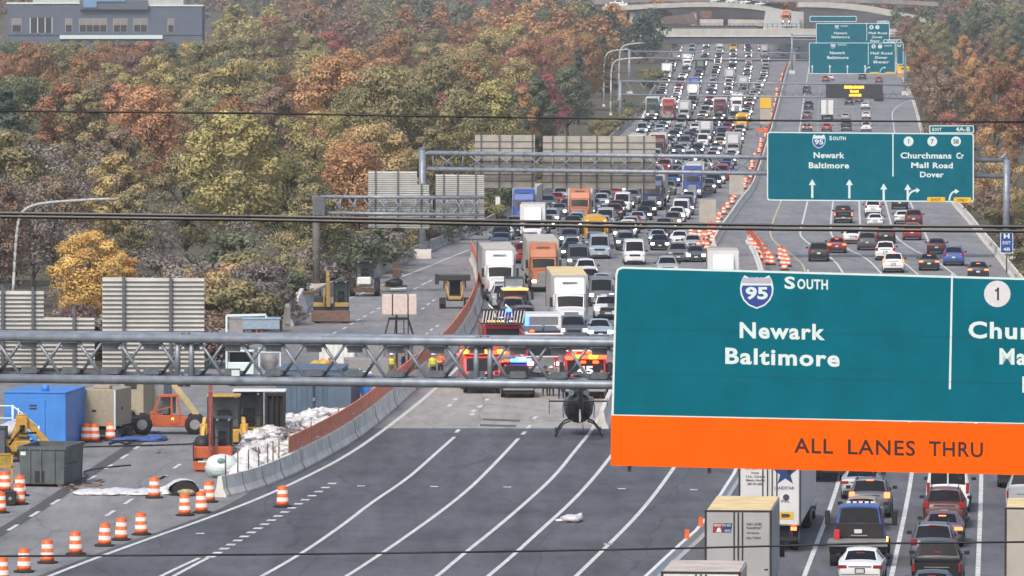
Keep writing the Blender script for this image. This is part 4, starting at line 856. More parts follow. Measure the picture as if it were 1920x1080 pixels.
def k_box(lights, brake, L=6.2, rear='doors', roofm=None, sidem=None):
    p = []; y0 = -L / 2 - 1.3
    yb = truckcab(p, y0, 1.08, 1.45, 1.5, 2.25, .95, PAINT, lights)
    b0, b1 = yb + .1, yb + .1 + L
    P_(p, 'cargo_box', sidem or PAINT, lambda m: m.b6(-1.25, 1.25, b0, b1, 1.05, 3.95), .03); k = len(p) - 1
    P_(p, 'box_roof', roofm or M_roofw, lambda m: m.b6(-1.22, 1.22, b0 + .05, b1 - .05, 3.952, 3.99), .01, k)
    P_(p, 'wind_fairing', sidem or PAINT, lambda m: m.prism([(b0 - .75, 2.3), (b0, 2.3), (b0, 3.7)], lambda a, b, d: (d, a, b), -.85, .85), .05, k)
    for x in (-1.25, 1.25): P_(p, 'edge_trim', M_trimk, lambda m: m.b6(x - .04, x + .04, b1 - .02, b1 + .025, 1.05, 3.97), 0, k)
    P_(p, 'edge_trim', M_trimk, lambda m: m.b6(-1.29, 1.29, b1 - .02, b1 + .025, 3.94, 4.0), 0, k)
    for sd in (-1, 1): P_(p, 'door', sidem or PAINT, lambda m: m.b6(sd * .02, sd * 1.2, b1 + .001, b1 + .03, 1.15, 3.9), .01, k)
    for x in (-.16, 0.0, .16): P_(p, 'lock_rod', M_trimk, lambda m: m.b6(x - .025, x + .025, b1 + .03, b1 + .07, 1.1, 3.92), 0, k)
    P_(p, 'chassis', M_black, lambda m: (m.b6(-.5, .5, y0 + 1, b1 - .1, .55, .9), m.b6(-1.2, 1.2, b1 - .1, b1 + .05, .5, .68)))
    for sd in (-1, 1): P_(p, 'tail_light', M_tailon if brake else M_tail, lambda m: m.b6(sd * .95, sd * 1.15, b1 - .02, b1 + .06, .85, 1.02))
    wheels(p, .92, (y0 + .9, b1 - 1.4), .45, .3)
    return p
M_roofw = mat('truck_roof_pale', (0.50, 0.47, 0.42), 0.6, var=0.2, scale=1.2)
M_roofy = mat('truck_roof_yellowed', (0.74, 0.57, 0.29), 0.6, var=0.35, scale=1.6, stretch=(0.6, 3, 1))
M_trimk = mat('dark_trim', (0.03, 0.03, 0.032), 0.6, var=0.1)
M_box = mat('truck_box_grey', (0.38, 0.39, 0.40), 0.45, var=0.10, scale=0.8)
M_boxw = mat('truck_box_white', (0.62, 0.63, 0.63), 0.45, var=0.08, scale=0.8)
M_boxt = mat('truck_box_tan', (0.44, 0.41, 0.36), 0.5, var=0.1, scale=0.8)
def k_semi(lights, brake, trailer=M_box, fair=True, roofm=None):
    p = []; y0 = -10.6
    yb = truckcab(p, y0, 1.18, 1.75, 1.95, 2.75, 1.7, PAINT, lights)
    def sleeper(m):
        m.prism([(yb - .9, 2.7), (yb - .02, 2.7), (yb + .9, 2.7), (yb + .9, 3.95), (yb + .15, 3.9), (yb - .5, 3.4)], lambda a, b, d: (d, a, b), -1.12, 1.12)
    if fair:
        P_(p, 'fairing', PAINT, sleeper, .12)
        P_(p, 'fairing_mark', M_trimg, lambda m: m.prism([(-.55, 0), (.5, .03), (.52, .09), (-.5, .1)], lambda a, b, d: (a, yb - .06 + d, 3.55 + b), -.42, -.30), 0, len(p) - 1)
    P_(p, 'sleeper', PAINT, lambda m: m.b6(-1.18, 1.18, yb, yb + 1.0, .8, 2.72), .05)
    t0 = yb + 1.3
    P_(p, 'trailer', trailer, lambda m: m.b6(-1.3, 1.3, t0, t0 + 14.6, 1.15, 4.08), .04); k = len(p) - 1
    P_(p, 'trailer_roof', roofm or M_roofw, lambda m: m.b6(-1.27, 1.27, t0 + .05, t0 + 14.55, 4.082, 4.12), 0, k)
    for x in (-1.3, 1.3):
        P_(p, 'edge_trim', M_trimk, lambda m: m.b6(x - .04, x + .04, t0 + 14.58, t0 + 14.63, 1.15, 4.1), 0, k)
        P_(p, 'front_edge', trailer, lambda m: m.b6(x - .035, x + .035, t0 - .04, t0 + .02, 1.2, 4.12), 0, k)
    for sd in (-1, 1): P_(p, 'door', trailer, lambda m: m.b6(sd * .02, sd * 1.24, t0 + 14.601, t0 + 14.63, 1.2, 4.02), .01, k)
    for x in (-.3, -.1, .1, .3): P_(p, 'lock_rod', M_trimk, lambda m: m.b6(x - .025, x + .025, t0 + 14.63, t0 + 14.67, 1.1, 4.0), 0, k)
    P_(p, 'underride_guard', M_black, lambda m: (m.b6(-1.15, 1.15, t0 + 14.45, t0 + 14.6, .5, .66), m.b6(-1.0, -.85, t0 + 14.4, t0 + 14.55, .5, 1.15), m.b6(.85, 1.0, t0 + 14.4, t0 + 14.55, .5, 1.15), m.b6(-.5, .5, y0 + 1.5, t0 + 3, .6, 1.0)))
    for sd in (-1, 1):
        P_(p, 'tail_light', M_tailon if brake else M_tail, lambda m: m.b6(sd * .9, sd * 1.15, t0 + 14.55, t0 + 14.66, .95, 1.1))
        P_(p, 'fuel_tank', M_chrome, lambda m: m.lathe([(.1, 0), (.32, .02), (.32, 1.3), (.1, 1.32)], 12, (sd * 1.0, yb - .9, .8), axis='y'))
    wheels(p, .98, (y0 + 1.1, t0 + .2, t0 + 1.5, t0 + 12.0, t0 + 13.3), .5, .34)
    return p
M_trimg = mat('grey_logo', (0.16, 0.17, 0.19), 0.5, var=0.1)
def k_bus(lights, brake):
    p = []
    yb = truckcab(p, -5.4, 1.1, 1.45, 1.55, 2.5, 1.0, PAINT, lights)
    def shell(m):
        rings = []
        for y in (-3.9, -3.7, 5.3, 5.4):
            k = .96 if y in (-3.9, 5.4) else 1
            rings.append([(x * k, y, z) for x, z in ((-1.22, .6), (-1.22, 2.3), (-1.1, 2.85), (-.6, 3.1), (0, 3.15), (.6, 3.1), (1.1, 2.85), (1.22, 2.3), (1.22, .6))])
        m.loft(rings, 0, True, True)
    P_(p, 'body', PAINT, shell); k = len(p) - 1
    P_(p, 'front_glass', M_glass, lambda m: m.b6(-1.0, 1.0, -3.93, -3.85, 1.7, 2.5), .03, k); P_(p, 'header_panel', PAINT, lambda m: m.b6(-.62, .62, -3.99, -3.9, 2.56, 2.86), .02, k)
    for sd in (-1, 1):
        P_(p, 'side_windows', M_glass, lambda m: [m.b6(sd * 1.19, sd * 1.235, -3.3 + i * .85, -2.6 + i * .85, 1.75, 2.35) for i in range(10)] and None, 0, k)
        P_(p, 'rub_rail', M_black, lambda m: m.b6(sd * 1.21, sd * 1.25, -3.6, 5.2, 1.3, 1.4), 0, k)
        P_(p, 'warning_lamp', M_amber, lambda m: m.b6(sd * .75, sd * .95, -3.97, -3.9, 2.62, 2.78), .02, k)
        P_(p, 'tail_light', M_tailon if brake else M_tail, lambda m: m.b6(sd * .9, sd * 1.1, 5.36, 5.43, 1.2, 1.4), 0, k)
    wheels(p, .95, (-4.5, 3.4), .46, .3)
    return p
BUILD = {'sedan': k_sedan, 'suv': k_suv, 'van': k_van, 'pickup': k_pickup, 'box_truck': k_box, 'semi_truck': k_semi, 'school_bus': k_bus}
LEN = {'sedan': 4.7, 'suv': 4.8, 'van': 5.5, 'pickup': 5.8, 'box_truck': 8.8, 'semi_truck': 20.5, 'school_bus': 10.8}
FRONT = {'sedan': 2.36, 'suv': 2.4, 'van': 2.76, 'pickup': 2.85, 'box_truck': 4.5, 'semi_truck': 10.7, 'school_bus': 5.5}
REAR = {'sedan': 2.36, 'suv': 2.4, 'van': 2.76, 'pickup': 2.95, 'box_truck': 4.7, 'semi_truck': 8.8, 'school_bus': 5.4}
CACHE = {}
def parts_of(kind, lights, brake, **kw):
    k = (kind, lights, brake, tuple(sorted((a, b.name if hasattr(b, 'name') else b) for a, b in kw.items())))
    if k not in CACHE: CACHE[k] = BUILD[kind](lights, brake, **kw)
    return CACHE[k]
JOIN = {}
def joined(kind, lights, brake, **kw):      # far away: the same shape as one mesh
    k = (kind, lights, brake, tuple(sorted((a, b.name if hasattr(b, 'name') else b) for a, b in kw.items())))
    if k in JOIN: return JOIN[k]
    ps = parts_of(kind, lights, brake, **kw); mats = []; mb = MB()
    for nm, me, m, par in ps:
        if m not in mats: mats.append(m)
    mats.sort(key=lambda m: 0 if m == PAINT else 1)
    for nm, me, m, par in ps:
        n0 = len(mb.f); mb.add([v.co for v in me.vertices], [tuple(q.vertices) for q in me.polygons], mats.index(m)); mb.sm[n0:] = [q.use_smooth for q in me.polygons]
    me = bpy.data.meshes.new(kind); me.from_pydata(mb.v, [], mb.f); me.polygons.foreach_set('material_index', mb.m); me.polygons.foreach_set('use_smooth', mb.sm); me.update(); me.set_sharp_from_angle(angle=radians(42))
    for m in mats: me.materials.append(PT['grey'] if m == PAINT else m)
    JOIN[k] = (me, mats); return JOIN[k]
def vehicle(kind, col, loc, rz, label, group, lights=False, brake=False, far=False, pm=None, cat=None, **kw):
    cat = cat or {'sedan': 'car', 'suv': 'car', 'box_truck': 'truck', 'semi_truck': 'truck', 'school_bus': 'bus'}.get(kind, kind)
    name = {'sedan': 'sedan_car', 'suv': 'suv_car', 'van': 'van', 'pickup': 'pickup_truck'}.get(kind, kind)
    pm = pm or PT[col]
    if far:
        me, mats = joined(kind, lights, brake, **kw)
        o = bpy.data.objects.new(name, me); COL.objects.link(o); o.location = loc; o.rotation_euler = (0, 0, rz)
        o.material_slots[0].link = 'OBJECT'; o.material_slots[0].material = pm; tag(o, label, cat, group); return o
    t = thing(name, label, cat, loc, rz, group); made = []
    for nm, me, m, par in parts_of(kind, lights, brake, **kw):
        made.append(link(nm, me, pm if m == PAINT else m, t if par is None else made[par]))
    return t
def heading(px, py, lane=None, dx=None):
    # angle that makes -Y local run along the lane towards the viewer
    if lane is not None: a, b = G(interp(py + 3, lane), py + 3), G(interp(py - 3, lane), py - 3)
    else: a, b = G(px, py), G(px + dx, py - 10)
    d = b - a
    return math.atan2(-d.x, d.y)
def place(kind, col, px, py, label, group, lane=None, dx=0.0, away=False, **kw):
    """px, py: where the end that faces the camera meets the road"""
    rz = heading(px, py, lane, dx)
    u = Vector((-sin(rz), cos(rz), 0))
    off = REAR[kind] if away else FRONT[kind]
    if kind == 'box_truck' and 'L' in kw: off = kw['L'] / 2 + (1.47 if away else 1.4)
    p = G(px, py); q = p + u * off; q.z = zg(q.y)
    if kw.pop('exact', False): pass
    return vehicle(kind, col, q, rz + (pi if away else 0), label, group, **kw)
# ------------------------------------------------------------------ the northbound jam
YS = [88, 110, 130, 150, 175, 200, 225, 250, 280, 310, 340, 365, 410, 455, 490, 520, 560, 600, 640]
LX = [[1275, 1268, 1260, 1250, 1242, 1234, 1222, 1207, 1182, 1152, 1110, 1072, 1000, 940, 932, 930, 935, 965, 985],
      [1305, 1300, 1294, 1286, 1278, 1270, 1260, 1246, 1222, 1197, 1160, 1125, 1042, 1000, 985, 1003, 1028, 1055, 1078],
      [1335, 1333, 1328, 1322, 1316, 1310, 1297, 1284, 1264, 1240, 1205, 1172, 1094, 1064, 1076, 1092, 1118, 1140, 1160],
      [1365, 1364, 1360, 1356, 1352, 1350, 1338, 1324, 1302, 1280, 1248, 1220, 1150, 1112, 1128, 1150, 1176, 1200, 1220],
      [1395, 1398, 1398, 1394, 1389, 1383, 1374, 1355, 1340, 1325, 1292, 1268, 1208, 1166, 1185, 1208, 1232, 1255, 1275],
      [1425, 1434, 1436, 1430, 1420, 1405, 1397, 1389, 1380, 1370, 1350, 1326, 1278, 1236, 1244, 1265, 1292, 1315, 1335]]
def _lane(i):
    out = []
    for j, y in enumerate(YS):
        old = [LX[k][j] for k in range(6)]; t7 = i * 5 / 6.0; t6 = min(5, i)
        k = 1.0 if y <= 340 else (0.5 if y <= 365 else 0.0); t = t7 * k + t6 * (1 - k); a = min(4, int(t)); out.append((y, old[a] + (old[a + 1] - old[a]) * (t - a) + (34 if i == 6 and y > 365 else 0)))
    return out
LANES = [_lane(i) for i in range(7)]
LNAME = ['lane along the wooded edge', 'second lane from the woods', 'third lane from the woods', 'fourth lane from the woods', 'fifth lane from the woods', 'sixth lane from the woods', 'lane along the median drums']
JAM = 'vehicles queued in the northbound jam'
# seen vehicles: lane, row where the front meets the road, kind, colour, words, options
SPEC = [(0, 566, 'semi_truck', 'white', 'white lorry with a pale curved fairing behind the flatbed tow truck', dict(trailer=M_box, fair=True)),
        (0, 459, 'suv', 'black', 'black sport utility car hugging the outer concrete wall of the jam', {}),
        (0, 425, 'semi_truck', 'blue', 'royal blue lorry where the jam meets the closed lanes', dict(trailer=M_box)),
        (1, 548, 'semi_truck', 'orange', 'orange lorry with a white box trailer behind the white lorries', dict(trailer=M_boxt)),
        (1, 460, 'box_truck', 'white', 'white box truck under the paired cables, near the blue lorry', {}),
        (1, 628, 'semi_truck', 'white', 'white lorry with yellowed trailer roof, closest lorry to the fire engines', dict(trailer=M_box, roofm=M_roofy)),
        (2, 422, 'semi_truck', 'orange', 'orange-red lorry with a white roofed trailer just above the cables', dict(trailer=M_boxw)),
        (3, 468, 'school_bus', 'yellow', 'orange-yellow school bus in the middle of the jam below the cables', {}),
        (4, 497, 'van', 'white', 'tall white van stuck just behind the huge sign', {}),
        (5, 412, 'van', 'white', 'white delivery van in front of the blue lorry by the median', {}),
        (5, 372, 'semi_truck', 'blue', 'blue lorry beside the tan sign back near the median', dict(trailer=M_boxw)),
        (4, 395, 'semi_truck', 'dark blue', 'dark blue lorry with a tan trailer roof, above the cables', dict(trailer=M_boxt)),
        (5, 297, 'box_truck', 'silver', 'silver box truck just above the second gantry chord', {}),
        (5, 245, 'school_bus', 'yellow', 'small yellow school bus far up the median lane', {}),
        (3, 268, 'box_truck', 'silver', 'grey box truck far up the jam above the second gantry', {}),
        (1, 306, 'semi_truck', 'white', 'white lorry by the end of the wide tan sign back', dict(trailer=M_boxw)),
        (2, 302, 'semi_truck', 'dark red', 'dark red lorry with white hood above the second gantry', dict(trailer=M_boxw)),
        (5, 333, 'pickup', 'bright red', 'bright red pickup seen through the second gantry truss', {}),
        (0, 224, 'semi_truck', 'dark green', 'white framed lorry with a green front, far up the wooded edge', dict(trailer=M_boxw)),
        (1, 226, 'semi_truck', 'red', 'red lorry far up the second lane crossing the thin wire', dict(trailer=M_boxw)),
        (3, 226, 'semi_truck', 'dark red', 'rosy red lorry far up the fourth lane near the thin wire', dict(trailer=M_boxw)),
        (2, 222, 'van', 'white', 'white van between the two far red lorries', {}),
        (4, 215, 'semi_truck', 'white', 'white lorry with an orange trimmed roof near the far gantry', dict(trailer=M_boxt)),
        (2, 180, 'box_truck', 'blue', 'blue box truck seen under the far message board gantry', {}),
        (0, 150, 'box_truck', 'white', 'white and maroon box truck far under the distant gantry', {}),
        (2, 142, 'box_truck', 'dark green', 'greenish box truck far up the third lane', {}),
        (1, 130, 'box_truck', 'white', 'small white box truck just beyond the distant gantry', {}),
        (3, 100, 'semi_truck', 'yellow', 'yellow lorry waiting just beyond the overpass', dict(trailer=M_boxt))]
SPEC = [((l if y >= 365 else int(round(l * 1.2))), y, k, c, w, o) for l, y, k, c, w, o in SPEC]
def gap(y): return interp(y, [(88, 2.7), (150, 4.1), (200, 5.7), (310, 8.2), (400, 7.4), (455, 8.4), (520, 13), (600, 23), (640, 26)])
cols = ['white'] * 13 + ['silver'] * 22 + ['grey'] * 22 + ['slate'] * 14 + ['black'] * 9 + ['dark blue'] * 5 + ['blue'] * 3 + ['red'] * 4 + ['bright red'] * 2 + ['dark red'] * 4 + ['pale blue'] * 5 + ['tan'] * 4 + ['dark green'] * 2
kinds = ['sedan'] * 36 + ['suv'] * 38 + ['pickup'] * 10 + ['van'] * 12 + ['box_truck'] * 4
RJ = random.Random(11)
for li, lane in enumerate(LANES):
    items = [(y, k, c, w, o) for l, y, k, c, w, o in SPEC if l == li]
    for y, k, c, w, o in items:
        L = {'semi_truck': 5, 'school_bus': 2, 'box_truck': 2}.get(k, 1)
    top = 363 if li == 6 else 636 if li < 1 else (470 if li >= 4 else (600 if li == 2 else (486 if li == 3 else 540)))
    y = top; seq = []
    while y > 88:
        blocked = False
        for (ys, k, c, w, o) in items:
            # how far up the picture a truck's own length and height reach
            S = 12000 / G(0, ys).y
            reach = LEN[k] * S * S * 22 / 12000 * (1.0 if ys > 250 else 1.5) + 2.0
            if ys - reach - gap(ys) * 0.35 < y < ys + gap(ys) * 0.55: blocked = True; y = ys - reach - gap(ys) * 0.35 - 0.01; break
        if not blocked:
            kk, cc = RJ.choice(kinds), RJ.choice(cols)
            if kk == 'box_truck' and y > 330: kk = 'suv'
            if kk == 'box_truck': cc = RJ.choice(['white', 'silver', 'white', 'cream'])
            seq.append((y, kk, cc, None, {}))
            y -= gap(y) * RJ.uniform(0.75, 1.3) * (1.7 if seq[-1][1] == 'box_truck' else 1)
    seq += items; seq.sort(key=lambda s: -s[0])
    for i, (y, k, c, w, o) in enumerate(seq):
        x = interp(y, lane) + (0 if w else RJ.uniform(-4.5, 4.5) * y / 480)
        nm = {'suv': 'sport utility car', 'semi_truck': 'lorry', 'school_bus': 'school bus', 'box_truck': 'box truck', 'pickup': 'pickup'}.get(k, k)
        on = RJ.random() < 0.62
        lab = w or '%s %s, %s vehicle back in the jam\'s %s' % (c, nm, ordn(i + 1), LNAME[li])
        place(k, c, x, y, lab, JAM, lane=lane, lights=on, far=(y < 262), **o)
# the few cars squeezed between the jam and the median ahead of the huge sign
for x, y, k, c, lab in ((1300, 470, 'sedan', 'silver', 'silver sedan beside the last median drums, above the huge sign'), (1275, 462, 'sedan', 'white', 'white sedan with dark windscreen just above the huge sign'), (1272, 492, 'suv', 'grey', 'grey sport utility car behind the white sedan at the huge sign'),
                        (1305, 492, 'sedan', 'slate', 'slate blue sedan touching the top edge of the huge sign'), (1252, 520, 'suv', 'silver', 'silver sport utility car half covered by the huge sign'),
                        (1130, 548, 'sedan', 'silver', 'silver sedan between the white lorry and the huge sign'), (1133, 572, 'sedan', 'pale blue', 'pale sedan with a light roof beside the white lorry'), (1142, 600, 'suv', 'slate', 'slate sport utility car cut by the huge sign edge'), (1126, 640, 'sedan', 'pale blue', 'pale blue sedan just above the front truss, headlights glaring'),
                        (1076, 645, 'pickup', 'slate', 'dark slate pickup directly in front of the white lorry'), (985, 622, 'suv', 'mauve', 'mauve sport utility car behind the ladder truck')):
    place(k, c, x, y, lab, JAM, dx=-7, lights=(x in (1126, 1076, 1305)))
place('box_truck', 'silver', 1357, 566, 'pale box truck with a rounded front towering over the huge sign', JAM, dx=-3, sidem=M_boxw, roofm=M_roofw)

# ------------------------------------------------------------------ southbound traffic, seen from behind
SB = 'southbound cars driving away'
def sb(k, c, x, y, lab, dx=0.0, brake=False, **kw): return place(k, c, x, y, lab, SB, dx=dx, away=True, brake=brake, **kw)
for a in [('pickup', 'black', 1581, 419, 'black pickup with red lamps below the arrow sign', -2.0, True), ('suv', 'white', 1637, 405, 'white sport utility car below the arrow sign'), ('sedan', 'silver', 1638, 396, 'silver roof of a sedan right under the arrow sign'), ('suv', 'black', 1687, 393, 'black sport utility car under the branching arrow of the sign'),
          ('sedan', 'white', 1692, 421, 'white sedan just above the cables, bound south'), ('suv', 'dark red', 1713, 424, 'dark red car half hidden by the cables'), ('suv', 'red', 1710, 451, 'red sport utility car just below the cables'), ('sedan', 'white', 1641, 427, 'pale car with dark roof crossing behind the cables'),
          ('sedan', 'white', 1598, 458, 'white sedan with one red lamp, between red and dark cars', 0, True), ('suv', 'slate', 1626, 470, 'slate grey sport utility car in a close pack below the cables'), ('suv', 'black', 1661, 457, 'black sport utility car under the cables in the pack'),
          ('suv', 'black', 1535, 491, 'black tall car alone in the inner southbound lane'), ('sedan', 'red', 1569, 475, 'red sedan ahead of the tall black car', 0, True), ('suv', 'white', 1660, 489, 'white crossover behind the slate car'), ('suv', 'white', 1675, 512, 'white sport utility car with red lamps cut by the huge sign', 0, True),
          ('sedan', 'black', 1742, 508, 'black sedan with bright red lamps above the huge sign', 0, True), ('sedan', 'dark red', 1756, 477, 'dark red saloon next to the blue car'), ('suv', 'blue', 1788, 499, 'bright blue crossover near the outer wall'), ('sedan', 'black', 1834, 524, 'black sedan half sunk behind the huge sign edge', 0, True),
          ('suv', 'black', 1516, 206, 'far black car in the inner lane, first of three in line'), ('sedan', 'mauve', 1513, 223, 'far mauve sedan, middle of three in line'), ('sedan', 'slate', 1513, 247, 'far grey sedan, last of three in line above the arrow sign', 0, True),
          ('box_truck', 'white', 1551, 226, 'far white box truck heading south'), ('sedan', 'red', 1550, 247, 'far red sedan following the white box truck'), ('sedan', 'silver', 1585, 227, 'far silver sedan ahead of a black pickup'), ('pickup', 'black', 1587, 246, 'far black pickup behind the silver sedan'),
          ('sedan', 'white', 1622, 205, 'far white sedan, first of three white cars'), ('sedan', 'white', 1624, 224, 'far white sedan, middle of three white cars'), ('suv', 'white', 1624, 247, 'far white crossover, last of three white cars'), ('sedan', 'black', 1592, 197, 'far dark sedan below the message board'),
          ('sedan', 'dark red', 1611, 194, 'far dark red sedan below the message board'), ('van', 'black', 1648, 190, 'far black van at the end of the message board'), ('suv', 'black', 1513, 176, 'far dark car near the median by the message board gantry'),
          ('sedan', 'red', 1548, 154, 'distant red sedan under the stacked green signs'), ('sedan', 'white', 1557, 151, 'distant white sedan next to the red one under the stacked signs'), ('suv', 'black', 1617, 150, 'distant black car under the stacked green signs'), ('sedan', 'red', 1648, 156, 'distant red sedan near the exit ramp')]:
    k, c, x, y, lab = a[:5]; sb(k, c, x, y, lab, a[5] if len(a) > 5 else 0.0, a[6] if len(a) > 6 else False, far=(y < 262))
for x, y, c in ((1440, 101, 'silver'), (1470, 97, 'white'), (1475, 90, 'silver'), (1448, 112, 'white')):
    sb('sedan', c, x + 20, y, 'tiny %s car at the distant gantry post, %s from the median' % (c, {1440: 'first', 1470: 'third', 1475: 'fourth', 1448: 'second'}[x]), far=True)
# near queue below the orange panel
NQ = [('sedan', 'silver', 1612, 938, 'silver sedan emerging under the orange panel beside its twin lane line', 4), ('suv', 'slate', 1630, 972, 'grey sport utility car with a lit red lamp ahead of the blue flatbed', 4, True), ('sedan', 'tan', 1613, 998, 'tan roofed sedan hidden before the blue flatbed', 5),
      ('van', 'white', 1777, 962, 'white cargo van with two dark rear windows', 3), ('suv', 'dark red', 1770, 992, 'maroon sport utility car close behind the white van', 3), ('sedan', 'mauve', 1766, 1028, 'mauve sedan with a glowing orange brake lamp', 3, True), ('suv', 'slate', 1749, 1064, 'grey sport utility car with pale roof behind the mauve sedan', 3),
      ('pickup', 'black', 1756, 1112, 'black pickup with an open bed at the bottom of the picture', 3), ('sedan', 'slate', 1746, 1148, 'blue-grey car roof peeking in behind the black pickup', 3), ('sedan', 'white', 1612, 1102, 'white sedan right behind the blue flatbed', 5),
      ('sedan', 'black', 1905, 916, 'black car with a glowing orange lamp under the orange panel edge', 1, True), ('pickup', 'silver', 1927, 968, 'pale silver pickup at the edge of the picture', 1)]
for a in NQ:
    k, c, x, y, lab, dx = a[:6]; place(k, c, x, y, lab, 'slow southbound queue in front', dx=dx, away=True, brake=len(a) > 6)
t = place('box_truck', 'white', 1946, 1146, 'tan roofed box truck cut by the picture edge', 'slow southbound queue in front', dx=1, away=True, brake=True, sidem=M_boxt, roofm=M_roofy, L=5.0)
place('box_truck', 'black', 1543, 905, 'dark truck rear peeking out under the orange panel', 'slow southbound queue in front', dx=6, away=True, brake=True, sidem=M_trimk, L=5.0)
t1 = place('semi_truck', 'white', 1443, 1036, 'white lorry trailer with a big blue star on its rear door', 'slow southbound queue in front', dx=6.0, away=True, brake=True, trailer=M_boxw)
t2 = place('box_truck', 'silver', 1384, 1152, 'grey box truck with a yellowed roof and a red and blue door badge', 'slow southbound queue in front', dx=5.5, away=True, L=7.4, sidem=M_box, roofm=M_roofy)
t3 = place('box_truck', 'white', 1314, 1318, 'low white truck roof at the very bottom of the picture', 'slow southbound queue in front', dx=5.5, away=True, L=4.6, sidem=M_boxw); t3.scale = (1.04, 1, 1.1)
def rear_art(t, y, items):                   # lettering and badges on the rear doors; local x is mirrored because the truck faces away
    for nm, fn, m in items:
        mb = MB(); fn(mb, y); mb.build(nm, m, t)
def rtext(s, x0, x1, z, h, bold=0.02):
    return lambda mb, y: put_text(mb, s, Vector((x0, y, z)), Vector((-1, 0, 0)), Vector((0, 0, 1)), x0 - x1, h, bold)
def rpoly(pts): return lambda mb, y: mb.add([(x, y, z) for x, z in pts], [tuple(range(len(pts)))])
M_navy = mat('decal_navy', (0.01, 0.045, 0.16), 0.5, var=0.05); M_dred = mat('decal_red', (0.33, 0.03, 0.03), 0.5, var=0.05); M_dk = mat('decal_dark', (0.05, 0.05, 0.07), 0.6, var=0); M_dy = mat('decal_yellow', (0.7, 0.42, 0.03), 0.5, var=0.05)
yr = -10.6 + 1.7 + 1.72 + 1.3 + 14.6 + 0.036
star = []
for i in range(10):
    a = pi / 2 + i * pi / 5; r = 0.56 if i % 2 == 0 else 0.23; star.append((-0.66 - r * cos(a) * 1.0, 3.40 + r * sin(a)))
rear_art(t1, yr + 0.004, [('door_star', rpoly(star), M_navy), ('door_lettering', rtext('LANDSTAR', -.2, -1.05, 2.70, .13), M_navy), ('door_lettering', rtext('LANDSTAR', 1.02, .2, 3.55, .13), M_dk), ('door_lettering', rtext('Inway', .78, .45, 3.36, .1), M_dk),
    ('door_lettering', rtext('U.S., Canada', 1.0, .2, 3.2, .1), M_dk), ('door_lettering', rtext('Mexico Hauling', 1.0, .2, 3.04, .1), M_dk), ('door_lettering', rtext('800 443 6808', .95, .28, 2.88, .1), M_dk),
    ('door_emblem', rpoly([(-.7 + .14 * cos(i * pi / 8), 2.36 + .14 * sin(i * pi / 8)) for i in range(16)]), M_dk), ('door_lettering', rtext('PAL', -.5, -.86, 2.14, .12), M_dk), ('hazard_label', rpoly([(-.42, 1.42), (-1.02, 1.42), (-1.02, 1.74), (-.42, 1.74)]), M_dy)])
rear_art(t1, yr + 0.010, [('hazard_mark', rpoly([(-.5, 1.5), (-.8, 1.5), (-.9, 1.58), (-.8, 1.66), (-.5, 1.66)]), M_dk)])
yr2 = -7.4 / 2 - 1.3 + .95 + 1.72 + .1 + 7.4 + 0.036
rear_art(t2, yr2, [('door_badge', rpoly([(.98, 3.14), (.62, 3.14), (.55, 3.5), (.95, 3.5)]), M_dred), ('door_badge', rpoly([(.62, 3.14), (.28, 3.14), (.22, 3.5), (.55, 3.5)]), M_navy)])
rear_art(t2, yr2 + 0.004, [('badge_lettering', rtext('MILES TO GO', .92, .28, 3.38, .09), M_sgnw), ('badge_lettering', rtext('DRIVE', .52, .3, 3.18, .08), M_sgnw), ('badge_figure', rpoly([(.85, 3.16), (.8, 3.3), (.74, 3.34), (.68, 3.3), (.64, 3.16)]), M_sgnw),
    ('door_lettering', rtext('VAN LINES', -.3, -.9, 3.42, .11), M_dk), ('door_lettering', rtext('TRANSPORT', -.3, -.9, 3.28, .09), M_dk), ('door_lettering', rtext('Full Service', -.34, -.8, 3.1, .08), M_dk), ('door_lettering', rtext('CALL TODAY', -.3, -.88, 2.9, .09), M_dk),
    ('door_handle', rpoly([(-1.0, 1.7), (-1.15, 1.7), (-1.15, 1.76), (-1.0, 1.76)]), M_trimk), ('door_placard', rpoly([(-.3, 1.25), (-.6, 1.25), (-.6, 1.55), (-.3, 1.55)]), M_boxt)])
# blue flatbed pickup
fb = thing('flatbed_pickup', 'bright blue flatbed pickup with wide mirrors and dark load bed', 'truck', G(1608, 1064), heading(1608, 1064, None, 5) + pi, 'slow southbound queue in front')
p = []
s_ = carshell([(-5.2, .9, .94, .74, .62, .45, ''), (-5.1, 1.15, 1.2, .95, .8, .4, ''), (-4.6, 1.25, 1.3, 1.02, .86, .4, ''), (-3.7, 1.45, 1.5, 1.03, .88, .4, 'ws'), (-3.05, 1.58, 2.40, 1.03, .80, .4, 'cab'), (-2.4, 1.58, 2.47, 1.03, .83, .4, 'cab'), (-1.62, 1.58, 2.40, 1.03, .80, .4, 'rw'), (-1.46, 1.60, 1.66, 1.03, .93, .4, ''), (-1.44, 1.1, 1.14, 1.0, .88, .4, '')], None)
p.append(('body', s_['body'], PAINT, None))
for n in ('windshield', 'rear_window', 'side_window'): p.append((n, s_[n], M_glass, None))
P_(p, 'load_bed', mat('bed_grey', (0.2, 0.2, 0.2), 0.7, var=0.2), lambda m: (m.b6(-1.25, 1.25, -1.35, .02, .98, 1.1), m.b6(-1.25, 1.25, 0, .06, .86, 1.1)), .02)
P_(p, 'headboard', M_black, lambda m: m.b6(-.98, .98, -1.4, -1.34, 1.1, 1.74), .02); P_(p, 'tail_frame', M_black, lambda m: (m.b6(-1.2, 1.2, -.4, -.2, .62, .86), m.b6(-.5, .5, -.2, 0, .5, .8)), .02)
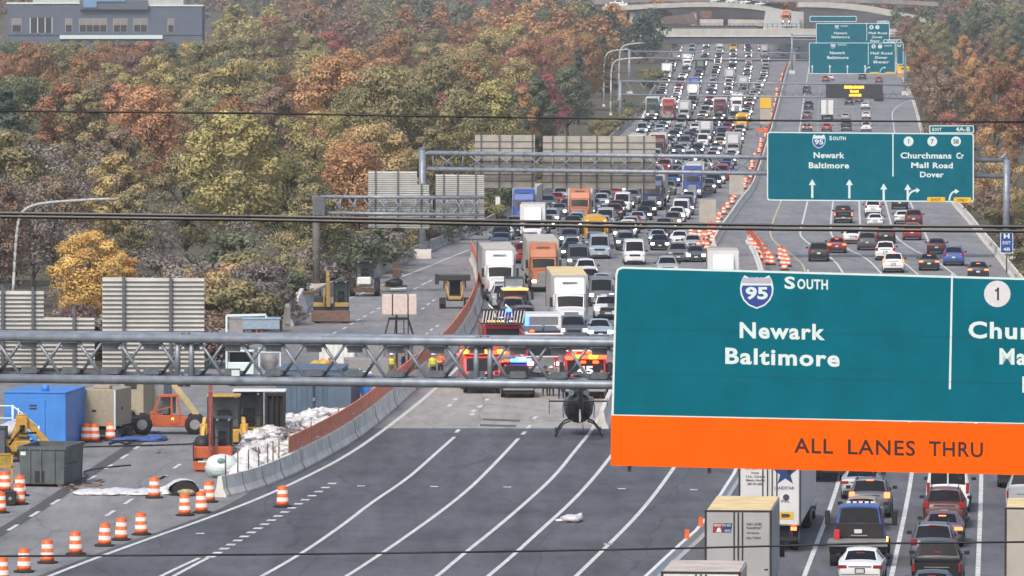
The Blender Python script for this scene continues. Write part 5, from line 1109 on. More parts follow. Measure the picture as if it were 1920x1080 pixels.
P_(p, 'red_box', mat('red_toolbox', (0.5, 0.03, 0.04), 0.5), lambda m: m.b6(.78, 1.02, -1.1, -.7, 1.1, 1.5), .02); P_(p, 'number_plate', M_plate, lambda m: m.b6(-.12, .2, -1.33, -1.3, 1.32, 1.48)); P_(p, 'cross_bar', M_chrome, lambda m: m.b6(-.35, .35, -1.3, -1.27, 1.2, 1.25))
P_(p, 'marker_lamp', M_amber, lambda m: m.b6(-1.26, -1.2, .02, .08, 1.1, 1.3)); P_(p, 'roof_lamps', M_white, lambda m: [m.b6(x - .08, x + .08, -3.0, -2.85, 2.46, 2.53) for x in (-.5, -.25, 0, .25, .5)] and None)
for sd in (-1, 1): P_(p, 'mirror', M_black, lambda m: (m.b6(sd * 1.3, sd * 1.52, -3.35, -3.25, 1.5, 2.12), m.bar((sd * 1.0, -3.2, 1.55), (sd * 1.42, -3.28, 1.56), .06, .06)), .03)
wheels(p, .98, (-4.3, -.75), .45, .4)
made = []
for nm, me, m, par in p: made.append(link(nm, me, PT['blue'] if m == PAINT else m, fb if par is None else made[par]))
# flatbed tow truck carrying a white off-road car
tow = place('box_truck', 'black', 967, 600, 'black tow truck carrying a white off-road car on its bed', JAM, lane=LANES[0], lights=False, L=0.6)
for c in list(tow.children):
    if c.name.split('.')[0] in ('cargo_box', 'wind_fairing', 'door', 'box_roof', 'edge_trim', 'lock_rod'):
        for g in list(c.children): bpy.data.objects.remove(g)
        bpy.data.objects.remove(c)
mb = MB(); mb.b6(-1.25, 1.25, -0.2, 6.4, 1.0, 1.18); mb.build('tow_bed', M_black, tow, .02)
mb = MB(); mb.b6(-.95, .95, 1.2 - 2.0, 1.3 - 2.0, 2.2, 2.34); mb.build('light_bar', M_amber, tow, .03)
mat_ = tow.rotation_euler.z; u = Vector((-sin(mat_), cos(mat_), 0))
jp = thing('offroad_car', 'white off-road car with flat windscreen riding on the tow truck', 'car', tow.location + u * 3.0 + Vector((0, 0, 1.18)), mat_, JAM)
def jeep(nm, m, fn, bev=.03): mb = MB(); fn(mb); return mb.build(nm, m, jp, bev)
jeep('body', PT['white'], lambda m: (m.b6(-.78, .78, -2.0, 1.9, .55, 1.1), m.prism([(-2.05, .6), (-2.05, 1.05), (-.7, 1.2), (-.7, .6)], lambda a, b, d: (d, a, b), -.62, .62)), .05)
jeep('fenders', PT['white'], lambda m: (m.b6(-.95, -.6, -2.0, -1.0, .85, .97), m.b6(.6, .95, -2.0, -1.0, .85, .97), m.b6(-.95, -.6, .9, 1.9, .85, .97), m.b6(.6, .95, .9, 1.9, .85, .97)))
jeep('windshield_frame', M_black, lambda m: m.prism([(-.72, 1.12), (-.62, 1.12), (-.42, 1.78), (-.5, 1.78)], lambda a, b, d: (d, a, b), -.76, .76)); jeep('windshield', M_glassb, lambda m: m.prism([(-.74, 1.2), (-.73, 1.2), (-.55, 1.7), (-.56, 1.7)], lambda a, b, d: (d, a, b), -.68, .68), 0)
jeep('roof', M_black, lambda m: m.b6(-.72, .72, -.5, 1.8, 1.72, 1.82)); jeep('hood_vent', M_black, lambda m: m.b6(-.3, .3, -1.4, -1.15, 1.1, 1.16)); jeep('grille', M_black, lambda m: m.b6(-.75, .75, -2.12, -2.03, .5, .72)); jeep('hood_latch', M_black, lambda m: (m.b6(-.7, -.55, -1.75, -1.6, 1.0, 1.08), m.b6(.55, .7, -1.75, -1.6, 1.0, 1.08)))
for x in (-.85, .85):
    for y in (-1.4, 1.4): jeep('wheel', M_tyre, lambda m: m.lathe([(.2, -.14), (.4, -.14), (.4, .14), (.2, .14)], 14, (x, y, .4), axis='x'), 0)
# ------------------------------------------------------------------ emergency vehicles at the incident
EMG = 'emergency vehicles at the incident'
M_fire = mat('fire_red', (0.38, 0.02, 0.03), 0.3, var=0.06); M_firew = mat('fire_white', (0.68, 0.68, 0.68), 0.35, var=0.05)
def bld(t):
    def f(nm, m, fn, bev=0.03, par=None): mb = MB(); fn(mb); return mb.build(nm, m, par if par is not None else t, bev)
    return f
def beacons(f, items):  # enlarged and added lit boxes; the surplus stands for the beacons' glow
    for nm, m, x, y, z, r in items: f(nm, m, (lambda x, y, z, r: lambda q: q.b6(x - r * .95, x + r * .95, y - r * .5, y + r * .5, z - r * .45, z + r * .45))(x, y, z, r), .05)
def wheelset(f, xs, ys, r=.5, w=.32):
    for y in ys:
        for s in (-1, 1):
            o = f('wheel', M_tyre, lambda q: q.lathe([(r * .6, -w / 2), (r, -w / 2 + .03), (r, w / 2 - .03), (r * .6, w / 2)], 16, (s * xs, y, r), axis='x'), 0)
            f('rim', M_rim, lambda q: q.lathe([(r * .58, -w / 2 - .012), (r * .58, w / 2 + .012)], 12, (s * xs, y, r), axis='x'), 0, o)
def fire_engine(px, py, dx, label, number=None, ladder=False):
    t = thing('fire_engine', label, 'fire engine', G(px, py), heading(px, py, None, dx), EMG); f = bld(t)
    f('cab', M_fire, lambda q: q.prism([(-.0, .55), (-.0, 1.5), (.35, 2.75), (2.6, 2.8), (2.6, .55)], lambda a, b, d: (d, a, b), -1.22, 1.22), .06)
    f('cab_roof', M_firew, lambda q: q.b6(-1.2, 1.2, .35, 2.6, 2.78, 2.9), .05)
    f('windshield', M_glass, lambda q: q.prism([(-.02, 1.52), (.0, 1.52), (.29, 2.5), (.27, 2.52)], lambda a, b, d: (d, a - .01, b), -1.08, 1.08), 0)
    if number:
        f('grille', M_trimk, lambda q: q.b6(-.6, .6, -.03, .02, .75, 1.35), .02)
        f('number', M_sgnw, lambda q: put_text(q, number, Vector((-.5, -.1, 1.5)), Vector((1, 0, 0)), Vector((0, .22, .97)), .95, .48, .05), 0)
    else: f('grille', M_chrome, lambda q: q.b6(-.6, .6, -.04, .02, .75, 1.4), .02)
    f('bumper', M_chrome, lambda q: q.b6(-1.22, 1.22, -.45, .02, .45, .8), .05)
    f('body', M_fire, lambda q: q.b6(-1.24, 1.24, 2.7, 9.0, .6, 2.75), .05); f('white_stripe', M_firew, lambda q: (q.b6(-1.26, 1.26, .4, 9.02, 1.15, 1.4), q.b6(-1.24, 1.24, -.02, .02, 1.42, 1.5)), 0)
    f('side_lockers', M_chrome, lambda q: [q.b6(s * 1.22, s * 1.265, y, y + 1.1, 1.45, 2.5) for s in (-1, 1) for y in (3, 4.3, 5.6, 6.9)] and None, .01)
    for s in (-1, 1):
        f('side_window', M_glass, lambda q: q.b6(s * 1.2, s * 1.235, .6, 1.4, 1.7, 2.5), 0); f('headlight', M_head, lambda q: q.b6(s * .72, s * 1.1, -.04, .02, .9, 1.12), .02)
        f('mirror', M_black, lambda q: q.b6(s * 1.3, s * 1.55, -.1, .0, 1.6, 2.2), .03)
    if ladder:
        for s in (-1, 1): f('ladder_rail', M_chrome, lambda q: (q.bar((s * .55, -.6, 3.3), (s * .55, 9, 3.2), .1, .12), q.bar((s * .55, -.6, 3.75), (s * .55, 9, 3.6), .08, .08)), 0)
        f('ladder_rungs', M_chrome, lambda q: [q.tube((-.55, -.6 + .4 * i, 3.3), (.55, -.6 + .4 * i, 3.3), .05, 6) for i in range(24)] and None, 0)
        f('ladder_braces', M_chrome, lambda q: [q.bar((s * .55, -.6 + .4 * i, 3.3), (s * .55, -.4 + .4 * i, 3.75), .05, .05) for s in (-1, 1) for i in range(23)] and None, 0)
        f('bed_ribs', mat('ladder_grey', (.36, .36, .37), .5, .2, var=.15), lambda q: [q.bar((-1.35 + .2 * i, -.5, 2.95), (-1.2 + .2 * i, -.2, 3.75), .09, .06) for i in range(14)] and None, 0); f('bed_rail', M_trimk, lambda q: (q.b6(-1.4, 1.5, -.25, -.1, 3.72, 3.84), q.b6(-1.45, 1.35, -.5, -.35, 2.86, 2.98), q.b6(-1.35, 1.4, -.12, -.08, 2.95, 3.75)), 0)
        f('turntable', M_steeld, lambda q: q.lathe([(.9, 2.75), (.9, 3.1), (.6, 3.2)], 14, (0, 7.5, 0)), 0)
    else:
        f('hose_bed', M_steeld, lambda q: q.b6(-1.1, 1.1, 3, 8.8, 2.75, 2.95), .03); f('deck_gun', M_steeld, lambda q: q.tube((0, 2.8, 3.0), (0, 2.0, 3.3), .09, 8), 0)
    wheelset(f, 1.0, (1.3, 7.0), .52); f('light_bar', M_black, lambda q: q.b6(-1.0, 1.0, .7, 1.0, 2.9, 3.05), .02)
    return t, f
t, f = fire_engine(1098, 748, -8, 'dark red fire engine numbered 45 behind the helicopter', '45')
beacons(f, [('beacon_glow', M_orlit, -.42, -.1, 2.52, .27), ('beacon_glow', M_orlit, .45, -.1, 2.52, .3), ('beacon_glow', M_redlit, .98, 0, 2.5, .28), ('beacon_glow', M_redlit, -.98, 0, 2.45, .26), ('beacon_glow', M_redlit, 0, -.05, 2.5, .24), ('beacon_glow', M_redlit, -.15, -.08, 2.2, .18), ('beacon_glow', M_redlit, .6, -.08, 2.2, .2), ('beacon_glow', M_redlit, -.7, 0, 2.75, .18), ('beacon_glow', M_redlit, .2, 0, 2.75, .2), ('grille_flasher', M_redlit, .9, -.05, 1.2, .09)])  # several red boxes are added for the red glow
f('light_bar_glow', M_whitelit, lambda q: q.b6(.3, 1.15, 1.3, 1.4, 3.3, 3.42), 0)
t, f = fire_engine(1022, 712, -8, 'red fire engine standing between the blue lit pickup and engine 45')
beacons(f, [('beacon_glow', M_redlit, -.8, .5, 3.02, .16)])
t, f = fire_engine(943, 690, -8, 'ladder truck with its ribbed aerial ladder lying over the cab', None, True)
beacons(f, [('beacon_glow', M_orlit, -.9, -.1, 3.05, .13), ('beacon_glow', M_orlit, -.6, -.1, 3.05, .13), ('beacon_glow', M_amber, -.3, -.1, 3.05, .12), ('beacon_glow', M_amber, .0, -.1, 3.05, .12), ('beacon_glow', M_whitelit, .5, -.1, 3.05, .12), ('beacon_glow', M_redlit, .8, -.1, 3.05, .12), ('beacon_glow', M_bluelit, .35, -.5, 3.75, .22)])
t = thing('ambulance', 'white and grey ambulance box peeking above the front truss', 'ambulance', G(1022, 676), heading(1022, 676, None, -8), EMG); f = bld(t)
f('cab', M_firew, lambda q: q.prism([(0, .5), (0, 1.15), (.9, 1.3), (1.5, 2.1), (2.2, 2.2), (2.2, .5)], lambda a, b, d: (d, a, b), -1.0, 1.0), .06); f('windshield', M_glass, lambda q: q.prism([(.86, 1.34), (.9, 1.32), (1.46, 2.02), (1.42, 2.04)], lambda a, b, d: (d, a, b + .01), -.85, .85), 0)
f('box', M_firew, lambda q: q.b6(-1.2, 1.2, 2.1, 6.4, .6, 2.95), .06); f('box_front', mat('ambulance_grey', (.16, .17, .2), .5), lambda q: q.b6(-.95, .95, 2.07, 2.1, 2.25, 2.8), .02); f('glow_stripe', M_bluelit, lambda q: q.b6(-1.24, -1.0, 2.0, 2.1, 1.9, 2.85), 0)  # blue strip is made to glow like a beacon, though it is no lamp
f('grille', M_black, lambda q: q.b6(-.6, .6, -.03, .03, .6, 1.0), .02); wheelset(f, .9, (.9, 5.0), .4, .26)
for s in (-1, 1): f('headlight', M_head, lambda q: q.b6(s * .6, s * .9, -.04, .04, .75, .95), .02)
t = thing('rescue_truck', 'red rescue truck tinted pink by glow, with orange beacons next to the curving barrier', 'fire engine', G(905, 738), heading(905, 738, None, -8) , EMG); f = bld(t)
M_pink = mat('rescue_red_glow_tint', (0.50, 0.10, 0.10), 0.35, var=0.06)  # red paint with the pink of the beacon glow put into the colour
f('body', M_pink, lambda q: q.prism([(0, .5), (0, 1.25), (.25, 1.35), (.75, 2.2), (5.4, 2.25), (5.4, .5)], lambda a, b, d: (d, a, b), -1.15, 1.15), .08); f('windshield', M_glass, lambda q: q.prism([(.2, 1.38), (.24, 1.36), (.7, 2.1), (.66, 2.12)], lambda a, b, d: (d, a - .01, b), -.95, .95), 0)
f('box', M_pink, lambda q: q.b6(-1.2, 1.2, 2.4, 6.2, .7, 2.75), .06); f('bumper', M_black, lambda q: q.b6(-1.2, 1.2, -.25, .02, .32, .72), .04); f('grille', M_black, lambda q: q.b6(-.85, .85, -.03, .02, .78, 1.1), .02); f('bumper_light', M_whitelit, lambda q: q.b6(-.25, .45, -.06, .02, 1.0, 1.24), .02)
f('light_bar', M_black, lambda q: q.b6(-1.0, 1.0, .9, 1.2, 2.2, 2.32), .02); wheelset(f, 1.0, (1.0, 4.8), .45, .28)
for s in (-1, 1): f('headlight', M_heado, lambda q: q.b6(s * .7, s * 1.05, -.04, .03, .85, 1.05), .02)
beacons(f, [('beacon_glow', M_orlit, -1.1, .6, 2.5, .27), ('beacon_glow', M_orlit, -.15, .6, 2.5, .3), ('beacon_glow', M_orlit, .25, .6, 2.5, .28), ('beacon_glow', M_orlit, 1.15, .6, 2.5, .28), ('beacon_glow', M_redlit, .7, .55, 2.45, .24), ('beacon_glow', M_redlit, -.6, .55, 2.45, .24), ('beacon_glow', M_redlit, 1.45, .6, 2.4, .18), ('beacon_glow', M_redlit, -1.4, .6, 2.35, .16)])  # red boxes add the halo around the orange beacons
t = place('pickup', 'dark red', 972, 747, 'dark red pickup facing away with a blue glare on its roof', EMG, dx=-8, away=True, cat='pickup'); f = bld(t)
f('light_bar', M_black, lambda q: q.b6(-.6, .6, -.2, .1, 1.9, 2.0), .02); beacons(f, [('beacon_glow', M_bluelit, -.3, 0, 2.15, .36), ('beacon_glow', M_bluelit, -.7, 0, 2.1, .27), ('beacon_glow', M_bluelit, .1, 0, 2.1, .26), ('beacon_glow', M_whitelit, -.35, 0.3, 2.18, .2), ('beacon_glow', M_whitelit, -.75, 0.25, 2.12, .12), ('beacon_glow', M_redlit, .55, .1, 2.1, .16), ('beacon_glow', M_redlit, .8, .1, 2.05, .12)])
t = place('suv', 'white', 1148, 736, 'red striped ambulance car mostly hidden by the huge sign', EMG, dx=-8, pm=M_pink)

# ------------------------------------------------------------------ helicopter seen from behind
M_heli = mat('helicopter_black', (0.018, 0.018, 0.02), 0.25, var=0.1); M_helib = mat('helicopter_tan', (0.30, 0.24, 0.17), 0.4)
he = thing('helicopter', 'black helicopter with its tail toward the viewer, landed on the empty lanes', 'helicopter', G(1086, 822) + Vector((0, 1.2, 0)), heading(1086, 822, None, -2.0)); f = bld(he)
def ell(y, cx, cz, rx, rz, n=16): return [(cx + rx * cos(2 * pi * i / n), y, cz + rz * sin(2 * pi * i / n)) for i in range(n)]
f('fuselage', M_heli, lambda q: q.loft([ell(-.1, 0, 1.9, .2, .25), ell(.3, 0, 1.7, .62, .68), ell(.9, 0, 1.55, .8, .85), ell(2, 0, 1.5, .82, .88), ell(3.2, 0, 1.42, .8, .82), ell(4.2, 0, 1.25, .62, .6), ell(4.9, 0, 1.1, .25, .25)]), 0)
f('tail_boom', M_heli, lambda q: q.loft([ell(.8, 0, 1.95, .36, .36), ell(-1.6, 0, 2.05, .22, .22), ell(-4.2, 0, 2.15, .14, .14)]), 0)
f('engine_cowling', M_heli, lambda q: q.loft([ell(.2, 0, 2.3, .3, .2), ell(.8, 0, 2.4, .5, .35), ell(2.4, 0, 2.45, .5, .38), ell(3.2, 0, 2.25, .2, .15)]), 0)
f('side_panel', M_helib, lambda q: q.loft([ell(.35, .42, 1.95, .3, .16), ell(.75, .52, 1.95, .34, .2), ell(1.5, .5, 1.95, .3, .2)]), 0)
f('tail_fin', M_heli, lambda q: q.prism([(-4.3, 1.75), (-3.7, 2.1), (-4.0, 3.0), (-4.45, 3.05)], lambda a, b, d: (d, a, b), -.06, .06), .02); f('tail_fin', mat('heli_grey', (.3, .3, .32), .4), lambda q: q.prism([(-4.2, 1.0), (-3.8, 1.9), (-4.0, 2.0), (-4.4, 1.1)], lambda a, b, d: (d, a, b), -.05, .05), .02)
f('tailplane', M_heli, lambda q: q.b6(-1.62, 1.45, -3.3, -2.9, 2.1, 2.17), .02)
for s, z0, z1 in ((-1.64, 1.45, 2.25), (1.47, 1.9, 2.3)): f('tailplane_endplate', M_heli, lambda q: q.prism([(-3.4, z0), (-2.9, z0 + .1), (-2.85, z1), (-3.3, z1)], lambda a, b, d: (s + d, a, b), -.02, .02), 0)
f('tail_rotor', M_black, lambda q: (q.bar((.15, -4.2, 1.7), (.15, -4.0, 2.9), .03, .12), q.tube((0, -4.1, 2.3), (.2, -4.1, 2.3), .08, 8)), 0)
f('rotor_mast', M_steeld, lambda q: (q.tube((0, 1.7, 2.7), (0, 1.7, 3.3), .13, 10), q.tube((0, 1.7, 3.2), (0, 1.7, 3.36), .28, 10), q.tube((.25, 1.7, 2.8), (.2, 1.7, 3.2), .04, 6), q.tube((-.25, 1.7, 2.8), (-.2, 1.7, 3.2), .04, 6)), 0)
for a in (8, 98, 188, 278): f('rotor_blade', M_black, lambda q: q.bar((.2 * cos(radians(a)), 1.7 + .2 * sin(radians(a)), 3.32), (5.2 * cos(radians(a)), 1.7 + 5.2 * sin(radians(a)), 3.22), .28, .04), 0)
for s in (-1, 1):
    f('skid', M_heli, lambda q: q.path([(s * 1.25, -.3, .07), (s * 1.25, 3.2, .07), (s * 1.22, 3.6, .25)], .06, 8), 0)
    for y in (.4, 2.5): f('skid_strut', M_heli, lambda q: q.path([(s * .45, y, .85), (s * .8, y, .72), (s * 1.1, y, .35), (s * 1.25, y, .08)], .05, 8), 0)
    f('step', M_heli, lambda q: q.path([(s * .95, .5, .5), (s * .95, 2.4, .5)], .035, 6), 0)
f('exhaust', M_steeld, lambda q: [q.tube((s * .28, .3, 2.35), (s * .42, -.25, 2.42), .13, 10, .16) for s in (-1, 1)] and None, 0)
for s in (-1, 1): f('door_frame', M_steeld, lambda q: q.path([(s * .83, 1.3, .95), (s * .86, 1.3, 1.6), (s * .74, 1.3, 2.15)], .03, 6), 0)
f('side_window', M_glassb, lambda q: [q.loft([ell(1.5, s * .56, 1.72, .27, .3), ell(2.3, s * .56, 1.7, .275, .34)]) for s in (-1, 1)] and None, 0)
f('rear_hatch', M_steeld, lambda q: q.loft([ell(.26, 0, 1.35, .26, .2), ell(.5, 0, 1.3, .36, .28)]), 0)
f('antenna', M_black, lambda q: (q.tube((0, -1.4, 2.2), (0, -1.5, 2.7), .02, 5), q.tube((.2, 1.0, .7), (.25, 1.0, .35), .02, 5)), 0); f('swash_links', M_black, lambda q: [q.tube((.3 * cos(a), 1.7 + .3 * sin(a), 2.75), (.22 * cos(a), 1.7 + .22 * sin(a), 3.25), .03, 5) for a in (0.4, 1.9, 3.5, 5.0)] and None, 0)
f('window', M_glass, lambda q: q.loft([ell(2.6, 0, 1.62, .815, .62), ell(3.6, 0, 1.5, .74, .55), ell(4.3, 0, 1.32, .52, .4)]), 0)

# ------------------------------------------------------------------ people
M_skin = mat('skin', (0.42, 0.26, 0.18), 0.6, var=0.05); M_trs = mat('dark_trousers', (0.03, 0.033, 0.045), 0.8, var=0.2); M_boot = mat('boots', (0.02, 0.018, 0.016), 0.8)
PB = {}
def body_mesh(pose):
    if pose in PB: return PB[pose]
    V, E, Rr = [], [], []
    def v(p, r, par=None):
        V.append(p); Rr.append(r); k = len(V) - 1
        if par is not None: E.append((par, k))
        return k
    pel = v((0, 0, .95), .15); waist = v((0, 0, 1.1), .14, pel); chest = v((0, 0, 1.32), .165, waist); neck = v((0, 0, 1.5), .06, chest); h1 = v((0, -.015, 1.6), .09, neck); h2 = v((0, -.02, 1.70), .095, h1); v((0, -.02, 1.76), .06, h2)
    v((0, -.115, 1.63), .018, h1)
    for s in (-1, 1): v((s * .1, 0, 1.63), .016, h1)
    for s in (-1, 1):
        hip = v((s * .1, 0, .9), .105, pel); kn = v((s * .12, -.02, .5), .07, hip); an = v((s * .13, .02, .1), .05, kn); v((s * .14, -.13, .04), .04, an)
        sh = v((s * .2, 0, 1.42), .075, chest)
        if pose == 'reach' and s > 0: el, wr, d = (s * .3, -.12, 1.2), (s * .27, -.36, 1.22), (0, -1, .05)
        elif pose == 'raise' and s < 0: el, wr, d = (s * .36, -.05, 1.28), (s * .38, -.2, 1.5), (0, -.4, .9)
        else: el, wr, d = (s * .27, .03, 1.14), (s * .29, -.06, .90), (0, -.15, -1)
        e = v(el, .05, sh); w = v(wr, .033, e); d = Vector(d).normalized(); wv = Vector(wr); palm = v(tuple(wv + d * .06), .034, w)
        side = Vector((0, 1, 0)) if abs(d.z) > .7 else Vector((s, 0, 0))
        for i, ln in enumerate((.075, .09, .085, .065)):
            b = wv + d * .10 + side * (.028 - .019 * i); k = v(tuple(b), .0095, palm); m = v(tuple(b + d * ln * .55 + Vector((-s * .008, 0, 0))), .0085, k); v(tuple(b + d * ln + Vector((-s * .022, 0, 0))), .007, m)
        tb = v(tuple(wv + d * .05 + side * .04 + Vector((-s * .01, 0, 0))), .011, palm); v(tuple(wv + d * .10 + side * .06 + Vector((-s * .02, 0, 0))), .009, tb)
    me = bpy.data.meshes.new('person'); me.from_pydata(V, E, []); o = bpy.data.objects.new('person', me); COL.objects.link(o)
    sk = o.modifiers.new('skin', 'SKIN'); su = o.modifiers.new('sub', 'SUBSURF'); su.levels = 1
    for i, d in enumerate(me.skin_vertices[0].data): d.radius = (Rr[i], Rr[i]); d.use_root = (i == 0)
    if len(me.skin_vertices[0].data): pass
    dg = bpy.context.evaluated_depsgraph_get(); r = bpy.data.meshes.new_from_object(o.evaluated_get(dg)); r.name = 'person'
    bpy.data.objects.remove(o); r.materials.clear()
    for m in (M_skin, M_trs, M_trs, M_boot): r.materials.append(m)
    for q in r.polygons:
        c = q.center; q.use_smooth = True
        arm = abs(c.x) > .235
        q.material_index = 3 if c.z < .11 else (0 if (c.z > 1.5 or (arm and (c.z < .92 or c.y < -.3)) or (arm and pose == 'raise' and c.x < 0 and c.z > 1.42)) else (2 if c.z < .97 and not arm else 1))
    PB[pose] = r; return r
def person(px, py, label, shirt, trousers=M_trs, vest=None, hat=None, pose='stand', rz=0.0, hair=(0.03, 0.02, 0.015)):
    o = link('person', body_mesh(pose), [M_skin, shirt, trousers, M_boot], None, label, 'person', 'people working near the incident', None, G(px, py)); o.rotation_euler = (0, 0, rz)
    if vest:
        mb = MB(); mb.loft([[(a * cos(2 * pi * i / 14), b * sin(2 * pi * i / 14), z) for i in range(14)] for a, b, z in ((.2, .17, .98), (.2, .18, 1.2), (.215, .19, 1.36), (.17, .14, 1.46))]); mb.build('vest', vest, o)
        mb = MB(); mb.loft([[((.215) * cos(2 * pi * i / 14), (.19) * sin(2 * pi * i / 14), z) for i in range(14)] for z in (1.13, 1.18)]); mb.build('reflective_band', M_sgnw, o)
    mb = MB()
    if hat: mb.blob((0, -.015, 1.72), (.125, .14, .11), 1, 0, 1, 14, 8, 0, .02); mb.lathe([(.16, 1.70), (.16, 1.715)], 14, (0, -.03, 0)); mb.build('hard_hat', hat, o)
    else: mb.blob((0, .01, 1.71), (.108, .115, .09), 1, .1, 3, 12, 8); mb.build('hair', mat('hair_dark', hair, .7), o)
    mb = MB()
    for s in (-1, 1): mb.blob((s * .035, -.108, 1.665), (.012, .01, .009), 1, 0, 1, 6, 4)
    mb.build('eyes', M_black, o); mb = MB(); mb.b6(-.03, .03, -.112, -.1, 1.578, 1.588); mb.build('mouth', mat('lips', (.25, .1, .09), .6), o)
    return o
M_hv = mat('hi_vis_yellow', (0.62, 0.60, 0.03), .6, var=.08); M_hvg = mat('hi_vis_green', (0.30, 0.58, 0.12), .6, var=.08); M_hvo = mat('hi_vis_orange', (0.72, 0.16, 0.04), .6); M_navyc = mat('navy_cloth', (0.02, 0.03, 0.09), .8, var=.15); M_tanc = mat('tan_turnout', (0.25, 0.2, 0.12), .8, var=.15)
person(812, 716, 'worker in a yellow vest and white hard hat behind the orange fence', M_hv, M_trs, M_hv, M_white, 'reach', .5)
person(775, 722, 'worker in a green vest left of the yellow vest worker', M_navyc, M_trs, M_hvg, M_white, 'stand', -.4)
bpy.data.objects[-1] if False else None
person(757, 712, 'worker in navy clothes next to the raised load mast', M_navyc, M_navyc, None, None, 'stand', 1.2)
person(734, 716, 'worker in tan work clothes with yellow braces by the mast', M_tanc, M_tanc, M_hv, M_white, 'raise', .2)
person(826, 712, 'worker in an orange vest leaning over the concrete barrier', M_hvo, M_trs, M_hvo, None, 'reach', -.3)
person(618, 722, 'worker in an orange vest beside the yellow bundle', M_hvo, M_hvo, None, M_white, 'stand', .8)
person(1022, 742, 'firefighter in dark gear standing before the red engine', M_trs, M_trs, None, mat('helmet_black', (.03, .03, .03), .4), 'stand', .3)
person(1034, 743, 'second firefighter with a pale stripe jacket beside the first', M_trs, M_trs, M_tanc, mat('helmet_white', (.7, .7, .68), .4), 'reach', -.5)
person(1128, 748, 'person in a red jacket beside the helicopter tail and barrier stub', mat('red_cloth', (.35, .06, .05), .8), M_trs, None, None, 'stand', .9)
person(1052, 748, 'person in dark uniform walking behind the helicopter', M_navyc, M_navyc, None, None, 'raise', .1)
# ------------------------------------------------------------------ drums
DR = {}
def drum_meshes():
    if DR: return DR
    mb = MB(); prof = [(.285, .1), (.285, .28), (.27, .285), (.27, .46), (.255, .465), (.255, .63), (.24, .635), (.24, .80), (.225, .805), (.225, .95), (.215, .97), (.06, .985)]
    mb.lathe(prof, 18, (0, 0, 0), [0, 1, 1, 0, 0, 1, 1, 0, 0, 0, 0]); DR['body'] = mb.mesh('body')
    mb = MB(); mb.lathe([(.44, 0), (.44, .07), (.32, .1)], 10); DR['base'] = mb.mesh('base')
    mb = MB(); mb.b6(-.07, .07, -.02, .02, .975, 1.03); DR['handle'] = mb.mesh('handle', .015)
    mb = MB(); mb.lathe(prof, 12, (0, 0, 0), [0, 1, 1, 0, 0, 1, 1, 0, 0, 0, 0]); mb.lathe([(.42, 0), (.42, .1)], 10, (0, 0, 0), [2]); DR['far'] = mb.mesh('drum')
    return DR
M_refl = mat('reflective_white', (0.66, 0.63, 0.58), .5, var=.06)
DG = 'orange and white traffic drums'
def drum(px, py, label, far=False, group=DG):
    d = drum_meshes()
    if far: return link('traffic_drum', d['far'], [M_orange, M_refl, M_tyre], None, label, 'traffic drum', group, None, G(px, py))
    t = thing('traffic_drum', label, 'traffic drum', G(px, py), R.uniform(-.4, .4), group); t.rotation_euler.x = R.uniform(-.02, .02); t.rotation_euler.y = R.uniform(-.03, .03)
    link('body', d['body'], [M_orange, M_refl], t); link('base', d['base'], M_tyre, t); link('handle', d['handle'], M_orange, t)
    return t
for x, y, l in ((289, 934, 'orange drum on the white plastic sheeting'), (392, 942, 'orange drum half hidden behind two others at the barrier end'), (378, 962, 'orange drum before the barrier end, nearer of the front two to it'), (347, 967, 'orange drum before the rolled sheeting mouth'),
                (265, 1003, 'last of the three drums grouped below the sheeting'), (227, 1013, 'middle of the three drums grouped below the sheeting'), (196, 1024, 'first of the three drums grouped below the sheeting'), (142, 1040, 'drum standing alone mid-way down the yard row'),
                (89, 1056, 'drum crossed by the low wire, third from the corner'), (45, 1073, 'drum crossed by the low wire, second from the corner'), (4, 1090, 'drum cut by the bottom corner of the picture'), (530, 951, 'single drum standing on the white edge line of the empty lanes'),
                (38, 930, 'drum squeezed beside the grey dumpster'), (36, 946, 'drum in front of the dumpster corner'), (10, 922, 'drum by the yellow frame at the picture edge'), (0, 962, 'drum half cut by the picture edge below the dumpster'),
                (161, 829, 'drum under the beige generator, nearest the blue container'), (177, 829, 'drum under the beige generator, second from the blue container'), (208, 826, 'drum in the shade under the beige generator end')): drum(x, y, l)
i = 0
for k in range(34):                                     # along the median barrier
    y = 460 - 9.6 * k
    if y < 132: break
    x = xat(y, MEDIAN) - 9 * (y / 300.0) - R.uniform(0, 14) * y / 460
    i += 1; drum(x, y, '%s orange drum up the median line, counted from the huge sign' % ordn(i), True)
for j, (x, y) in enumerate(((1296, 444), (1303, 452), (1312, 446), (1322, 452), (1331, 444), (1318, 462), (1326, 470), (1336, 456), (1310, 470), (1330, 436), (1340, 440))): drum(x, y, '%s drum in the tight cluster behind the last box truck' % ordn(j + 1), True)
for j, (x, y) in enumerate(((1406, 446), (1412, 452), (1409, 460), (1420, 460), (1416, 468), (1427, 468), (1424, 476), (1434, 477), (1431, 486), (1441, 486), (1438, 494), (1447, 495))): drum(x, y + 2, '%s drum of the slanting double row by the orange fence' % ordn(j + 1), True)
for j, (x, y) in enumerate(((1463, 479), (1470, 482), (1464, 488), (1473, 490), (1468, 497), (1477, 498), (1471, 505))): drum(x, y + 2, '%s drum of the short row beside the yellow line' % ordn(j + 1), True)
for j, (x, y) in enumerate(((672, 748), (702, 738), (714, 742), (690, 752))): drum(x, y + 6, '%s drum stacked behind the red-orange fence by the toilets' % ordn(j + 1))
